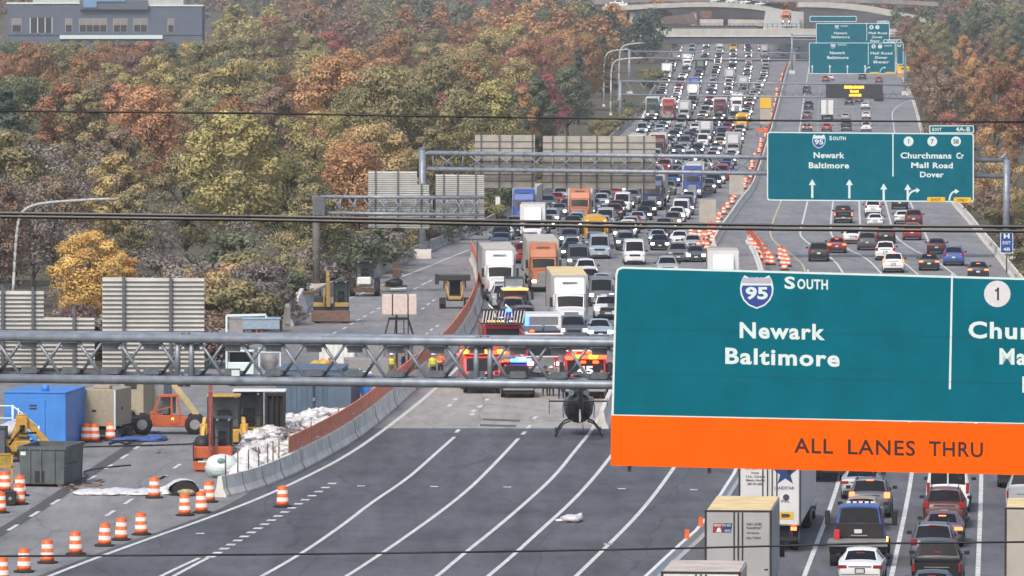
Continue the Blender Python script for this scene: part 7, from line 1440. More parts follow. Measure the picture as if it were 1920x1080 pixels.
f('boards', M_beige, lambda q: [q.bar((-1.6 + i * .3, -.3 + .3 * i, .2 + .12 * i), (1.2 - i * .1, .5 + i * .2, .35 + .22 * (i % 3)), .3, .1) for i in range(7)] and None, 0); f('scrap', M_black, lambda q: (q.blob((.6, .3, .8), (.7, .6, .3), 5, .5, 3, 12, 8), q.bar((-.2, .2, .6), (1.6, .1, .5), .3, .15)), 0); f('panel', M_sgnw, lambda q: q.bar((.2, -.3, .3), (1.5, -.2, .35), .5, .1), 0)
t = thing('tool_box', 'rust brown upright bin against the concrete wall', 'bin', G(744, 521)); f = bld(t); f('bin', M_rust, lambda q: q.b6(-.38, .38, 0, .8, .1, 1.35), .03); f('band', mat('rust_light', (.22, .15, .11), .8), lambda q: q.b6(-.4, .4, -.03, .83, .7, .82), 0)
t = thing('timber_beam', 'pale timber beam lying along the wall top near the barrier blocks', 'beam', G(563, 585)); f = bld(t); f('beam', M_wood, lambda q: q.bar((-1.5, -2, 1.2), (1.2, 3, 1.45), .3, .25), .02); f('end_cap', M_white, lambda q: q.b6(-1.7, -1.3, -2.15, -1.9, 1.08, 1.36), 0)
t = thing('white_debris', 'small white plastic scrap lying in the empty lanes', 'debris', G(1072, 978)); f = bld(t); f('scrap', M_sheet, lambda q: (q.blob((0, 0, .1), (.45, .8, .22), 3, .5, 3, 14, 8, 0, .09), q.blob((-.5, .1, .05), (.25, .3, .08), 4, .4, 3, 10, 6, 0, .04), q.blob((.35, .6, .12), (.2, .3, .2), 5, .4, 3, 10, 6, 0, .1)), 0)
def hose(label, pts, r, m):
    P = gpts(smooth_px(pts, 2), r); o = thing('hose', label, 'hose', P[0]); mb = MB(); mb.path([p - P[0] for p in P], r, 6); mb.build('tube', m, o)
hose('black hose curling out from under the generator', [(205, 832), (222, 826), (236, 834), (250, 826), (244, 817)], .06, M_black)
hose('dark hose trailing over the yard behind the dumpster', [(140, 900), (170, 893), (150, 884), (200, 876), (245, 872)], .04, M_black)
hose('thin cable stretched across the yard below the telehandler', [(140, 838), (230, 836), (320, 834), (362, 832)], .05, M_trimk)
for i, (x, y, s, m, lab) in enumerate(((150, 918, .5, M_wood, 'brown plank scrap at the end of the white sheeting'), (180, 912, .35, M_rust, 'rusty plate lying beside the white sheeting'), (232, 822, .4, M_trimk, 'dark scrap heap beside the generator drawbar'), (300, 850, .3, M_greyb, 'small grey scrap on the open yard asphalt'), (700, 772, .35, M_wood, 'wood scrap at the foot of the fence by the toilets'))):
    t = thing('yard_scrap', lab, 'debris', G(x, y), R.uniform(0, 3)); f = bld(t); f('pieces', m, lambda q: [q.bar((R.uniform(-1, 1) * s, R.uniform(-1, 1) * s, .04 + .05 * j), (R.uniform(-2, 2) * s, R.uniform(-2, 2) * s, .05 + .06 * j), .18, .06) for j in range(5)] and None, .01)
# ------------------------------------------------------------------ street lamps and cables
M_lamp = mat('lamp_pole', (.42, .43, .42), .5, .1, var=.08)
def lamp(label, foot, pts, r, Y=None, group='curved arm street lamps'):
    b = G(*foot) if Y is None else None
    Y = b.y if b else Y
    b = b or Vector((W(pts[0][0], pts[0][1], Y).x, Y, zg(Y)))
    t = thing('street_lamp', label, 'street lamp', b, 0, group)
    P = [W(x, y, Y) - b for x, y in smooth_px(pts, 2)]
    n = len(P); mb = MB(); mb.path([Vector((P[0].x, 0, 0))] + P, r, 8); mb.build('pole', M_lamp, t)
    mb = MB(); e = P[-1]; mb.blob(e + Vector((.25, 0, -.03)), (.42, .16, .1), 1, 0, 1, 10, 6); mb.build('lamp_head', M_greyb, t)
    mb = MB(); mb.box((P[0].x, 0, .25), (.55, .55, .5)); mb.build('footing', M_conc, t)
lamp('tall street lamp arching over the yellow maple tree', (24, 660), [(24, 560), (28, 480), (33, 415), (44, 392), (75, 381), (140, 376), (206, 373)], .1)
for i, (x, y0, y1, x2, yb, lab) in enumerate(((1132, 150, 94, 1178, 200, 'far street lamp, outermost of the three by the woods'), (1145, 190, 110, 1205, 216, 'far street lamp with the lowest arm of three'), (1160, 200, 82, 1205, 190, 'far street lamp with the highest arm of three'))):
    lamp(lab, (x, yb), [(x, y0), (x + 1, y1 + 18), (x + 6, y1 + 6), (x + 16, y1 + 1), (x2, y1 - 1.5)], .17)
M_cable = mat('cable_black', (.012, .012, .013), .5, var=0); M_cableg = mat('cable_grey', (.17, .165, .16), .5, var=.05)
def cable(label, pts, Y, r, m):
    P = [W(x, y, Y) for x, y in pts]
    a, b = P[0], P[-1]; d = (b - a)
    o = thing('overhead_cable', label, 'cable', a, 0, 'overhead cables crossing the view'); mb = MB()
    P2 = [a - d * 4 + Vector((0, 0, d.length * .06))] + [W(x, y, Y) for x, y in pts] + [b + d * 4 + Vector((0, 0, d.length * .06))]
    mb.path([p - a for p in P2], r, 8); mb.build('strand', m, o); return o, P2
cable('thin black wire crossing the forest and the far jam', [(-20, 208), (480, 212.5), (960, 220.5), (1440, 226), (1940, 229)], 70, .0105, M_cable)
for lab, y0, y1, y2 in (('upper of the two thick paired cables', 400, 416, 426), ('lower of the two thick paired cables', 406.5, 423, 434.5)):
    o, P2 = cable(lab, [(-20, y0), (470, y0 + 6), (960, y1 - 1), (1450, (y1 + y2) / 2 + 1.5), (1940, y2)], 62, .014, M_cable)
    mb = MB(); mb.path([p - o.location + Vector((0, -.004, .008)) for p in P2], .0095, 8); mb.build('messenger_wire', M_cableg, o)
cable('low black wire crossing the drums and the slow queue', [(-20, 1043), (480, 1040), (960, 1034), (1280, 1028), (1640, 1019), (1940, 1016)], 55, .0085, M_cable)
# ------------------------------------------------------------------ overpass and ramps at the head of the jam
M_par = mat('bridge_parapet', (.46, .45, .41), .85, var=.14, scale=.5); M_gird = mat('bridge_girder', (.085, .09, .115), .7, var=.12, scale=.4); M_voidc = mat('abutment_concrete', (.25, .24, .24), .9, var=.2, scale=.3); M_fence = mat('bridge_fence', (.07, .075, .085), .8, var=.2)
YO = 1790.0
ovp = thing('overpass', 'straight pale concrete overpass crossing above the head of the jam', 'bridge', G(1430, 90)); ovp.location = (W(1430, 90, YO).x, YO, zg(YO)); f = bld(ovp); o = ovp.location
def slab(q, x0, x1, yt, yb, Y0, Y1): a, b = W(x0, yt, Y0), W(x1, yb, Y0); q.b6(a.x - o.x, b.x - o.x, Y0 - o.y, Y1 - o.y, b.z - o.z, a.z - o.z)
f('parapet', M_par, lambda q: slab(q, 1172, 1760, 54, 68, YO, YO + .5), .05); f('coping', M_sgnw, lambda q: slab(q, 1172, 1760, 67.6, 68.8, YO - .12, YO), 0); f('girder', M_gird, lambda q: slab(q, 1190, 1740, 68.6, 82, YO + .3, YO + 12), 0); f('deck', M_gird, lambda q: slab(q, 1172, 1760, 66, 68.6, YO + .5, YO + 13), 0); f('parapet', M_par, lambda q: slab(q, 1172, 1760, 54, 68, YO + 13, YO + 13.4), .05)
f('fence_rail', M_fence, lambda q: (slab(q, 1176, 1540, 44.5, 45.3, YO + .2, YO + .3), slab(q, 1176, 1540, 49, 49.6, YO + .2, YO + .3)), 0)
f('fence_posts', M_fence, lambda q: [slab(q, x, x + .8, 44, 54, YO + .2, YO + .32) for x in range(1178, 1540, 9)] and None, 0)
f('fence_mesh', mat('fence_mesh_grey', (.13, .14, .16), .9, var=.3, scale=3), lambda q: slab(q, 1176, 1420, 47.5, 54, YO + .34, YO + .4), 0)
for x in (1266, 1486, 1700):
    p = W(x, 100, YO + 6); f('pier', M_par, lambda q: q.b6(p.x - o.x - .75, p.x - o.x + .75, 3, 9, -1.5, W(x, 81.5, YO + 6).z - o.z), .1)
a = W(1200, 81, YO); f('abutment', mat('abutment_brown', (.13, .09, .085), .9, var=.3, scale=.6), lambda q: q.b6(a.x - o.x - 4.5, a.x - o.x + 4, 2, 12, -1, a.z - o.z), 0)
# curving ramp behind
YR = 2060.0
rp = thing('ramp_bridge', 'curving concrete ramp arching behind the straight overpass', 'bridge', (W(1330, 40, YR).x, YR, zg(YR))); f = bld(rp); o2_ = rp.location
def rib(q, top, thick, Y0, dY, mi=0):
    P = [(x, y) for x, y in smooth_px(top, 2)]; r = []
    for x, y in P:
        a = W(x, y, Y0) - o2_; b = W(x, y + thick(x), Y0) - o2_; r.append([a, b, b + Vector((0, dY, 0)), a + Vector((0, dY, 0))])
    q.loft(r, mi, True, False)
arc = [(1130, 12), (1190, 9), (1260, 5), (1330, 3.5), (1390, 6), (1440, 12), (1475, 20), (1497, 30)]
f('deck_edge', M_par, lambda q: rib(q, arc, lambda x: 9.0, YR, 9), 0); f('girder', M_gird, lambda q: rib(q, [(x, y + 9) for x, y in arc if x > 1180], lambda x: 3.0, YR + .5, 8), 0)
arc2 = [(1497, 4), (1560, 4), (1620, 9), (1670, 18), (1720, 30), (1760, 40)]
f('deck_edge', M_par, lambda q: rib(q, arc2, lambda x: 9 + (x - 1497) * .02, YR - 60, 9), 0); f('ramp_road', M_voidc, lambda q: rib(q, [(1100, 1), (1250, -6), (1400, -5), (1600, -4), (1760, 4)], lambda x: 8, YR + 12, 30), 0)
f('pier', M_par, lambda q: [q.b6((W(x, 40, YR) - o2_).x - .9, (W(x, 40, YR) - o2_).x + .9, 2, 5, -2, (W(x, 22, YR) - o2_).z) for x in (1186, 1301, 1502)] and None, 0)
f('void_sheet', mat('underpass_void_dark', (.10, .10, .115), .9, var=.25, scale=.2), lambda q: (q.b6((W(1180, 40, YR) - o2_).x, (W(1440, 40, YR) - o2_).x, 14, 16, -6, (W(1300, 16, YR) - o2_).z), q.b6((W(1500, 40, YR) - o2_).x, (W(1720, 40, YR) - o2_).x, 14, 16, -6, (W(1600, 14, YR) - o2_).z)), 0)  # dark sheets put in for the shaded void under the ramp
f('sloped_bank', mat('bank_brown', (.15, .115, .10), .9, var=.35, scale=.5), lambda q: q.prism([(1240, 46), (1246, 32), (1300, 25), (1310, 46)], lambda a, b, d: W(a, b, YR - 12) - o2_ + Vector((0, d, 0)), 0, 6), 0)
f('side_wall', M_par, lambda q: (q.prism([(1312, 36), (1356, 36), (1356, 48), (1312, 48)], lambda a, b, d: W(a, b, YR - 20) - o2_ + Vector((0, d, 0)), 0, 1), q.prism([(1365, 36), (1470, 38), (1470, 50), (1365, 48)], lambda a, b, d: W(a, b, YR - 20) - o2_ + Vector((0, d, 0)), 0, 1)), 0)
f('bank_panel', mat('panel_brick', (.20, .11, .095), .9, var=.2, scale=.6), lambda q: q.prism([(1313, 21), (1334, 21), (1334, 34), (1313, 34)], lambda a, b, d: W(a, b, YR - 5) - o2_ + Vector((0, d, 0)), 0, 1), 0)
rd = MB(); vs = [W(1436, 16, YR - 2), W(1498, 22, YR - 2), W(1500, 54, YO + 14), W(1430, 54, YO + 14)]; rd.add([v - o2_ for v in vs] + [v - o2_ - Vector((0, 0, 1)) for v in vs], [(0, 1, 2, 3), (7, 6, 5, 4), (0, 4, 5, 1), (1, 5, 6, 2), (2, 6, 7, 3), (3, 7, 4, 0)]); rd.build('ramp_deck', M_par, rp)
def onramp(kind, col, px, py, z_y, label, rz, **kw):
    p = W(px, py, z_y); vehicle(kind, col, p, rz, label, 'traffic on the far ramps', far=True, **kw)
onramp('semi_truck', 'orange', 1474, 46, YO + 30, 'orange lorry coming down the far ramp onto the overpass', -.05, lights=True, trailer=M_boxw)
for i in range(13):
    x = 1345 + i * 9.2; y = interp(x, sorted(arc)) + 1.5
    onramp('sedan' if i % 3 else 'suv', ['white', 'silver', 'pale blue', 'white', 'slate', 'black'][(i * 5) % 6 if i < 10 else 5], x, y, YR + 4, '%s tiny car along the curving ramp, counted from the woods' % ordn(i + 1), -1.3, lights=False)
for i, x in enumerate((1148, 1156, 1163)): onramp('suv', 'white', x, 13.5 - (i == 1) * 3, YR + 4, ('first', 'second', 'third')[i] + ' white vehicle at the wooded end of the ramp', -1.5)
# ------------------------------------------------------------------ building above the trees
YB = 1960.0
bd = thing('office_building', 'long blue-grey building with window groups rising above the autumn trees', 'building', (W(195, 60, YB).x, YB, zg(YB) - 1)); f = bld(bd); ob_ = bd.location
M_wall = mat('blue_grey_wall', (.10, .125, .17), .8, var=.08, scale=.3); M_pane = mat('office_pane', (.04, .045, .055), .15, var=.2)
def bx(q, x0, x1, yt, yb, y0, y1): a, b = W(x0, yt, YB), W(x1, yb, YB); q.b6(a.x - ob_.x, b.x - ob_.x, y0, y1, b.z - ob_.z, a.z - ob_.z)
f('wall', M_wall, lambda q: (bx(q, 14, 379, 10, 66, 0, 18), bx(q, 150, 278, 0, 18, -1.5, 0)), .05); f('lower_wall', M_wall, lambda q: bx(q, 14, 379, 66, 190, .3, 18), 0); f('roof_coping', M_sgnw, lambda q: (bx(q, 12, 151, 4.5, 7.5, -.3, 18.3), bx(q, 277, 381, 8.8, 11.8, -.3, 18.3)), .03); f('upper_storey', mat('pale_storey', (.40, .40, .38), .8, var=.1, scale=.3), lambda q: bx(q, 60, 343, -22, 9, 3, 16), .05); f('base_band', M_sgnw, lambda q: bx(q, 112, 305, 66, 73, -.6, .3), .03)
f('sign_panel', mat('panel_sky_blue', (.16, .30, .50), .5, var=.2), lambda q: (bx(q, 157, 182, -4, 14, -1.9, -1.5), bx(q, 182, 235, -6, 3, -1.9, -1.5)), .03)
for x0, x1, n in ((23, 40, 1), (123, 135, 1), (149, 200, 4), (213, 238, 2), (251, 276, 2), (315, 326, 1)):
    fr = f('window', mat('frame_grey', (.34, .35, .36), .5), lambda q: bx(q, x0 - .7, x1 + .7, 34.8, 60.5, -.12, 0), 0); w = (x1 - x0) / n
    for i in range(n): f('pane', M_pane, lambda q: bx(q, x0 + w * i + .5, x0 + w * (i + 1) - .5, 35.5, 59.5, -.2, -.12), 0, fr); f('blind', mat('blind_tan', (.25, .23, .21), .8, var=.1), lambda q: bx(q, x0 + w * i + .5, x0 + w * (i + 1) - .5, 35.5, 47, -.24, -.2), 0, fr)
f('entrance', M_pane, lambda q: bx(q, 58, 97, 33, 60, -.2, 0), 0); f('entrance_frame', M_sgnw, lambda q: [bx(q, x, x + 1.5, 33, 62, -.35, -.2) for x in (56, 70, 84, 97)] and None, 0)
# ------------------------------------------------------------------ trees
LEAF = {'rust': ((.25, .135, .065), (.43, .25, .12)), 'orange': ((0.348, 0.189, 0.094), (0.609, 0.362, 0.167)), 'gold': ((0.493, 0.290, 0.080), (0.800, 0.580, 0.174)), 'olive': ((0.174, 0.167, 0.087), (0.377, 0.334, 0.160)), 'yellow-green': ((0.246, 0.217, 0.087), (0.536, 0.450, 0.189)),
        'green': ((0.102, 0.131, 0.087), (0.217, 0.246, 0.145)), 'dark green': ((0.058, 0.087, 0.072), (0.131, 0.174, 0.131)), 'red': ((0.275, 0.109, 0.087), (0.478, 0.203, 0.160)), 'brown': ((0.189, 0.131, 0.094), (0.348, 0.246, 0.174)), 'grey-brown': ((0.189, 0.167, 0.152), (0.334, 0.290, 0.261)),
        'purple-brown': ((.16, .105, .095), (.27, .19, .165)), 'tan': ((.34, .235, .115), (.56, .42, .20))}
LM = {k: leafmat('leaves_' + k.replace('-', '_').replace(' ', '_'), *v) for k, v in LEAF.items()}
M_bark = mat('bark', (.085, .07, .058), .9, var=.3, scale=2); M_barkp = mat('pale_bark', (.36, .34, .30), .9, var=.25, scale=2)
def crown_mesh(seed, h, rx, z0, n, size, lobes, shape='round', flat=.75):
    rr = random.Random(seed); vs, fs, tone, sn = [], [], [], []
    L = []
    for i in range(lobes):
        a = 2.4 * i + rr.uniform(-.4, .4); t = (i + .5) / lobes
        if shape == 'round': zz = z0 + (h - z0) * (.12 + .80 * t); rad = rx * (.78 * sin(pi * min(.97, .16 + .80 * t)) ** .8) * rr.uniform(.45, .95); lr = rx * rr.uniform(.30, .46) * (1 - .35 * t)
        elif shape == 'cone': zz = z0 + (h - z0) * t * .95; rad = rx * (1 - t) * .72; lr = rx * (.42 - .24 * t)
        else: zz = z0 + (h - z0) * rr.uniform(.1, .9); rad = rx * rr.uniform(.1, .8); lr = rx * rr.uniform(.22, .4)
        L.append((Vector((rad * cos(a), rad * sin(a), zz)), lr, rr.uniform(-.16, .16)))
    for k in range(n):
        c, lr, tn = L[k % lobes]
        d = Vector((rr.gauss(0, 1), rr.gauss(0, 1), rr.gauss(0, 1))).normalized()
        if d.z < -.35 and rr.random() < .6: d.z = -d.z
        rad = lr * (rr.random() ** .38) * (1 + .28 * noise.noise(d * 2.2 + Vector((seed, k % lobes, 0))))
        p = c + Vector((d.x * rad, d.y * rad, d.z * rad * flat)); p.z = max(p.z, z0 * .6)
        nrm = (d * .8 + Vector((rr.gauss(0, .5), rr.gauss(0, .5), rr.gauss(.35, .5)))).normalized()
        if nrm.dot(d) < 0: nrm = -nrm
        soft = (d * .75 + (p - Vector((0, 0, z0 + (h - z0) * .35))).normalized() * .7 + nrm * .35).normalized(); sn += [soft] * 4
        u = nrm.cross(Vector((rr.gauss(0, 1), rr.gauss(0, 1), rr.gauss(0, 1)))).normalized(); w = nrm.cross(u); s = size * rr.uniform(.55, 1.2)
        b = len(vs); vs += [p - u * s * .5, p + w * s * .33 + nrm * s * .1, p + u * s * .55, p - w * s * .33 + nrm * s * .08]; fs.append((b, b + 3, b + 2, b + 1) if u.cross(w).dot(nrm) > 0 else (b, b + 1, b + 2, b + 3))
        tone.append(min(1, max(0, .42 + tn + rr.gauss(0, .085))))
    me = bpy.data.meshes.new('crown'); me.from_pydata([tuple(v) for v in vs], [], fs); at = me.attributes.new('tone', 'FLOAT', 'FACE'); at.data.foreach_set('value', tone); me.update()
    for q in me.polygons: q.use_smooth = True
    me.normals_split_custom_set_from_vertices([tuple(v) for v in sn])
    return me, L
def trunk_mesh(seed, h, L, r=.22, up=.8):
    rr = random.Random(seed + 99); mb = MB(); x = y = 0; pts = [(0, 0, -.3)]
    for i in range(1, 6): x += rr.uniform(-.25, .25); y += rr.uniform(-.25, .25); pts.append((x, y, h * up * i / 5))
    rad = [r * (1 - .16 * i) for i in range(6)]
    for i in range(5): mb.tube(pts[i], pts[i + 1], rad[i], 7, rad[i + 1])
    for c, lr, tn in L:
        k = min(4, max(1, int(c.z / (h * up) * 5 * .7))); a = Vector(pts[k]); m = a.lerp(c, .5) + Vector((rr.uniform(-.3, .3), rr.uniform(-.3, .3), rr.uniform(.0, .4)))
        mb.tube(a, m, rad[k] * .5, 5, rad[k] * .34); mb.tube(m, c, rad[k] * .34, 5, .025)
        for q in range(3):
            e = c + Vector((rr.gauss(0, 1), rr.gauss(0, 1), rr.gauss(.3, .8))).normalized() * lr * 1.0; mb.tube(m.lerp(c, .5 + .2 * q), e, .035, 4, .012)
    return mb.mesh('trunk')
def bare_mesh(seed, h, spread, n=170):
    rr = random.Random(seed); mb = MB()
    def grow(p, d, ln, r, lev):
        if lev > 4 or len(mb.f) > 9000: return
        q = p + d * ln; mb.tube(p, q, r, 5 if lev < 2 else 3, r * .68)
        for _ in range(3 if lev < 3 else 3):
            nd = (d + Vector((rr.gauss(0, spread), rr.gauss(0, spread), rr.gauss(.12, .22)))).normalized(); grow(p.lerp(q, rr.uniform(.55, 1)), nd, ln * rr.uniform(.55, .8), r * .6, lev + 1)
    for k in range(2): grow(Vector((rr.uniform(-.5, .5) * k, rr.uniform(-.5, .5) * k, -.2)), Vector((rr.uniform(-.15, .15), rr.uniform(-.15, .15), 1)).normalized(), h * .3, .11, 0)
    return mb.mesh('branches')
PRO = {}
def proto(k):
    if k in PRO: return PRO[k]
    kind, i = k
    if kind == 'broad': me, L = crown_mesh(10 + i, 15, 6.0, 2.6, 10500, .37, 22 + 2 * i); tr = trunk_mesh(i, 15, L, .28)
    elif kind == 'tall': me, L = crown_mesh(40 + i, 17, 4.6, 3.0, 9500, .37, 22); tr = trunk_mesh(i + 5, 17, L, .26)
    elif kind == 'cone': me, L = crown_mesh(60 + i, 16, 4.2, 1.2, 7000, .42, 24, 'cone', .55); tr = trunk_mesh(i + 9, 16, L, .24, .95)
    elif kind == 'loose': me, L = crown_mesh(80 + i, 14, 5.6, 2.0, 7500, .35, 26, 'loose', .55); tr = trunk_mesh(i + 12, 14, L, .24)
    elif kind == 'shrub': me, L = crown_mesh(100 + i, 3.2, 2.6, .2, 2300, .30, 14, 'loose', .7); tr = trunk_mesh(i + 15, 3, L, .06)
    elif kind == 'thin': me, L = crown_mesh(120 + i, 11, 4.2, 1.2, 1900, .30, 20, 'loose', .8); tr = bare_mesh(i + 300, 11, .42)
    PRO[k] = (me, tr); return PRO[k]
def tree(name, label, cat, p, h, kind, i, col, base_h, sx=1.0, bark=None, group=None, rz=None):
    me, tr = proto((kind, i)); s = h / base_h
    t = thing(name, label, cat, p, R.uniform(0, 6.28) if rz is None else rz, group); t.scale = (s * sx, s * sx, s)
    link('trunk', tr, bark or M_bark, t); link('foliage' if name == 'shrub' else 'crown', me, LM[col], t); return t
BH = {'broad': 15, 'tall': 17, 'cone': 16, 'loose': 14, 'shrub': 3.2, 'thin': 11}
def pick(px, yt):
    if px < 130 and 70 < yt < 175: w = 'olive green dark_green rust olive'
    elif px < 480 and yt < 110: w = 'olive yellow-green green rust brown olive'
    elif px < 480 and yt < 230: w = 'rust olive olive yellow-green rust brown orange tan olive'
    elif px < 260: w = 'grey-brown brown grey-brown olive'
    elif px < 560: w = 'yellow-green olive rust olive brown'
    elif px < 720 and yt < 70: w = 'brown rust red brown green olive'
    elif px < 720: w = 'olive olive orange yellow-green tan'
    elif px < 900 and yt < 60: w = 'brown rust olive rust green'
    elif px < 900: w = 'yellow-green orange rust olive tan olive'
    elif px < 1040: w = 'orange rust red orange rust yellow-green green'
    else: w = 'green dark_green rust olive green orange'
    return R.choice(w.split()).replace('_', ' ')
WG = 'autumn trees of the wooded slope'
SROWS = [26.5, 24.0, 22.3, 20.8, 19.4, 18.0, 16.7, 15.5, 14.4, 13.4, 12.4, 11.5, 10.7, 9.9, 9.2, 8.5, 7.9, 7.3, 6.8, 6.3, 5.8]
FARW = []
def far_tree(p, h, col, sx): FARW.append((p, h, col, sx, R.uniform(0, 6.28), R.randrange(3)))
nt_ = 0
for ri, S in enumerate(SROWS):
    Y = F / S; gy = 520 + 0; base = H - zg(Y); gy = 20 + base * S
    xe = (xl_all(gy) if gy > 80 else 1180) - (30 if S > 15 else (58 if 7.6 < S < 13.5 else 12))
    step = S * interp(S, [(5.8, 11.5), (12, 9.0), (26, 7.0)])
    x = xe - R.uniform(.25, .6) * step; k = 0
    while x > -90:
        k += 1; kind = R.choice(['broad', 'broad', 'broad', 'tall', 'loose']); h = R.uniform(12.5, 17.5)
        if S > 17: h = R.uniform(10, 13.5)
        if S > 22: h = R.uniform(7, 10.5)
        yt = gy - h * S; col = pick(x, yt)
        if col in ('dark green',): kind = 'cone'
        if 10 < x < 395 and S < 17: h = max(4.0, min(h, (gy - 76) / S))
        if S > 20 and (col in ('grey-brown', 'purple-brown')): kind = 'thin'
        if S > 12 and S < 18 and x < 400: h = min(h, 15)
        p = W(x, gy, Y); p.y += R.uniform(-.4, .4) * 12; p.z = zg(p.y)
        if S < 8.2: far_tree(p, h, col, 1.0)
        elif not (S > 17 and 300 < x < 560):
            nt_ += 1; tree('tree', '%s %s tree, %s in from the road in the %s row of woods' % (col, {'broad': 'round', 'tall': 'tall', 'loose': 'loose', 'cone': 'pointed', 'thin': 'thinly leaved'}[kind], ordn(k), ordn(ri + 1)), 'tree', p, h, kind, R.randrange(3), col, BH[kind], R.uniform(.9, 1.15), None, WG)
        x -= step * R.uniform(.8, 1.2)
for name_, label, px, gy, h, kind, i, col, sx, bark in (('tree', 'big yellow-green sycamore with pale limbs in the middle of the woods', 438, 512, 14.6, 'broad', 2, 'yellow-green', 1.12, M_barkp), ('tree', 'olive tree beside the big sycamore, nearer the cantilever post', 540, 505, 11.0, 'loose', 1, 'olive', 1.05, M_bark), ('tree', 'olive tree behind the sycamore with upright limbs', 345, 505, 11.0, 'loose', 2, 'olive', 1.0, M_bark),
                              ('tree', 'bright golden maple behind the lone ribbed sign back', 170, 640, 7.9, 'broad', 2, 'gold', 1.15, M_bark), ('tree', 'golden orange second stem of the bright maple', 222, 632, 6.6, 'tall', 1, 'gold', 1.25, M_bark), ('tree', 'tan leaved tree above the street lamp arm', 218, 520, 11.2, 'tall', 0, 'tan', 1.1, M_bark),
                              ('tree', 'yellow crowned tree standing out high above the rust trees', 838, 300, 16.5, 'broad', 0, 'yellow-green', .95, M_bark), ('tree', 'deep red tree among the orange ones', 825, 360, 13, 'tall', 2, 'red', .9, M_bark), ('tree', 'tall olive tree in front of the end of the building', 400, 290, 18.5, 'broad', 1, 'olive', 1.1, M_bark), ('tree', 'golden tree beside the tall olive one', 590, 270, 16, 'broad', 2, 'tan', 1.0, M_bark), ('tree', 'dark evergreen near the far street lamps', 1005, 300, 13.5, 'cone', 0, 'dark green', 1.3, M_bark),
                              ('tree', 'leafless grey tree with pale trunk beside the golden maple', 480, 560, 7.5, 'thin', 0, 'grey-brown', 1.0, M_barkp), ('tree', 'leafless thicket tree by the street lamp', 60, 560, 9.5, 'thin', 1, 'grey-brown', 1.2, M_bark), ('tree', 'leafless thicket tree at the picture edge under the lamp arm', -10, 540, 9.8, 'thin', 2, 'grey-brown', 1.2, M_bark), ('tree', 'bare pinkish tree beside the cantilever post', 545, 560, 6.2, 'thin', 0, 'tan', 1.0, M_barkp), ('tree', 'bare grey tree between the maple and the sycamore', 300, 560, 8.0, 'thin', 1, 'grey-brown', 1.1, M_bark), ('tree', 'grey leafless tree further in behind the lamp pole', 110, 500, 11.5, 'thin', 2, 'grey-brown', 1.3, M_bark), ('tree', 'grey leafless tree behind the tan tree', 180, 470, 12, 'thin', 0, 'brown', 1.2, M_bark)):
    tree(name_, label, 'tree', G(px, gy), h, kind, i, col, BH[kind], sx, bark, WG)
for j in range(34):
    y = R.uniform(150, 432); x = xl_all(y) - R.uniform(3, 30) * y / 200
    tree('shrub', 'far %s bush, %s beside the wooded edge of the jam' % ('olive' if j % 3 else 'green', ordn(j + 1)), 'shrub', G(x, y), R.uniform(2, 3.6), 'shrub', j % 3, 'olive' if j % 3 else 'green', 3.2, R.uniform(1.0, 1.6), None, 'bushes beside the far jam')
k = 0
for j in range(84):                                        # bushes along the wall
    y = R.uniform(445, 640); xb = xl_all(y); x = xb - 10 - abs(R.gauss(0, 1)) * 110
    if x < -20: continue
    k += 1; col = R.choice(['green', 'olive', 'grey-brown', 'green', 'brown']) if x > 590 else R.choice(['grey-brown', 'tan', 'grey-brown', 'brown', 'green', 'olive'])
    h = R.uniform(2.2, 4.0)
    tree('shrub', '%s shrub, %s along the concrete wall counted from the far end' % (col, ordn(k)), 'shrub', G(x, y), h, 'shrub', R.randrange(3), col, 3.2, R.uniform(.9, 1.4), None, 'shrubs along the concrete wall')
for j in range(26):
    x = -20 + j * 18; y = R.uniform(640, 695)
    if x > 440: continue
    tree('shrub', 'dull brown shrub, %s in the hedge behind the yard containers' % ordn(j + 1), 'shrub', G(x, y), R.uniform(2.0, 3.2), 'shrub', j % 3, R.choice(['brown', 'grey-brown', 'purple-brown', 'brown']), 3.2, R.uniform(1, 1.5), None, 'shrubs behind the yard')
RG = 'trees beyond the southbound lanes'
k = 0
for ri, S in enumerate([23, 20.5, 18.3, 16.2, 14.4, 12.8, 11.4, 10.2, 9.2, 8.3, 7.5, 6.9, 6.3]):
    Y = F / S; gy = 20 + (H - zg(Y)) * S; x = xat(gy, REDGE) + S * (1.6 if S < 15 else 3.0); step = S * 7.2; q = 0
    while x < 2140:
        k += 1; q += 1; kind = R.choice(['broad', 'tall', 'loose']); h = R.uniform(11.5, 16)
        if S > 13: h = R.uniform(7.5, 11)
        col = R.choice(['rust', 'orange', 'brown', 'rust', 'tan', 'red']) if S > 9 else R.choice(['green', 'olive', 'dark green', 'green', 'brown', 'olive'])
        if S > 17: col = R.choice(['rust', 'brown', 'olive', 'tan'])
        p = W(x, gy, Y); p.z = zg(Y)
        if S < 6.6: far_tree(p, h, col, .85)
        else: tree('tree', '%s tree, %s out from the southbound wall in the %s row' % (col, ordn(q), ordn(ri + 1)), 'tree', p, h, kind, R.randrange(3), col, BH[kind], R.uniform(.75, .95), None, RG)
        x += step * R.uniform(.8, 1.15)
for j, (x, y, c) in enumerate(((1858, 440, 'olive'), (1880, 470, 'green'), (1905, 500, 'olive'), (1838, 410, 'brown'), (1915, 470, 'brown'), (1895, 440, 'rust'), (1865, 420, 'green'), (1920, 530, 'olive'), (1820, 385, 'grey-brown'), (1900, 410, 'brown'))):
    tree('shrub', '%s roadside bush, %s by the southbound wall near the blue sign' % (c, ordn(j + 1)), 'shrub', G(x + 14, y), R.uniform(1.5, 3), 'shrub', j % 3, c, 3.2, 1.2, None, 'bushes by the southbound wall')
k = 0
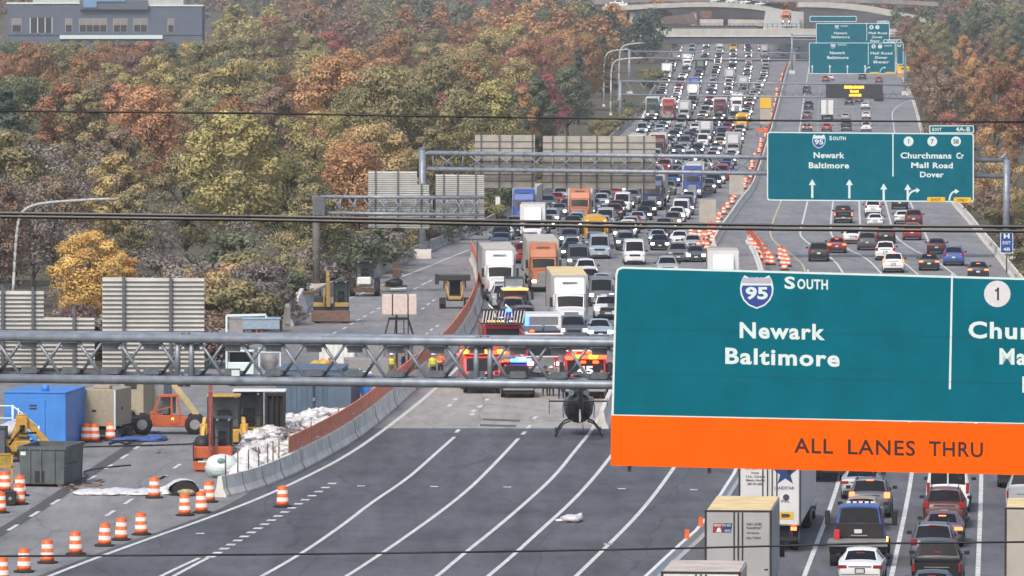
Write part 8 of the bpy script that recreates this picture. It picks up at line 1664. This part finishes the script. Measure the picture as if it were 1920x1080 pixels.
for S in (5.6, 5.0, 4.5, 4.1):                                   # woods closing the view behind the ramps
    Y = F / S; x = 1040 if S > 5.3 else -60
    while x < 1960:
        k += 1; p = W(x, 10, Y); p.z = zg(Y); col = R.choice(['brown', 'rust', 'olive', 'grey-brown', 'green'])
        far_tree(p, R.uniform(12, 17), col, 1.1); x += S * 11
import numpy as np
lite = []
for i in range(3):
    me = crown_mesh(200 + i, 15, 6.0, 2.2, 1300, 1.0, 20)[0]; n = len(me.vertices); co = np.empty(n * 3, np.float32); me.vertices.foreach_get('co', co)
    tn = np.empty(len(me.polygons), np.float32); me.attributes['tone'].data.foreach_get('value', tn); lite.append((co.reshape(-1, 3), tn)); bpy.data.meshes.remove(me)
cols_ = sorted(LM); cv, cm, ct = [], [], []
for p, h, col, sx, a, i in FARW:
    co, tn = lite[i]; k = h / 15.0; ca, sa = cos(a) * k * sx, sin(a) * k * sx
    cv.append(np.stack([p.x + co[:, 0] * ca - co[:, 1] * sa, p.y + co[:, 0] * sa + co[:, 1] * ca, p.z + co[:, 2] * k], 1)); cm.append(np.full(len(tn), cols_.index(col), np.int32)); ct.append(tn)
cv = np.concatenate(cv).astype(np.float32); cm = np.concatenate(cm); ct = np.concatenate(ct); nf = len(cm)
me = bpy.data.meshes.new('far_woods'); me.vertices.add(len(cv)); me.vertices.foreach_set('co', cv.ravel()); me.loops.add(nf * 4); me.loops.foreach_set('vertex_index', np.arange(nf * 4, dtype=np.int32))
me.polygons.add(nf); me.polygons.foreach_set('loop_start', np.arange(0, nf * 4, 4, dtype=np.int32)); me.polygons.foreach_set('material_index', cm); at = me.attributes.new('tone', 'FLOAT', 'FACE'); at.data.foreach_set('value', ct); me.update(calc_edges=True)
link('far_woods', me, [LM[c] for c in cols_], kind='stuff')
haze = MB(); haze.b6(-1560, 1560, -25, 6500, -3, 140)
M_haze = bpy.data.materials.new('pale_haze'); M_haze.use_nodes = True; nt = M_haze.node_tree; nt.nodes.remove(nt.nodes['Principled BSDF'])
pv = nt.nodes.new('ShaderNodeVolumePrincipled'); pv.inputs['Color'].default_value = (.85, .88, .92, 1); pv.inputs['Density'].default_value = 0.00011; pv.inputs['Anisotropy'].default_value = 0.1
nt.links.new(pv.outputs[0], nt.nodes['Material Output'].inputs['Volume'])
haze.build('haze', M_haze, kind='stuff')
print('TREES', nt_, 'OBJECTS', len(bpy.data.objects))
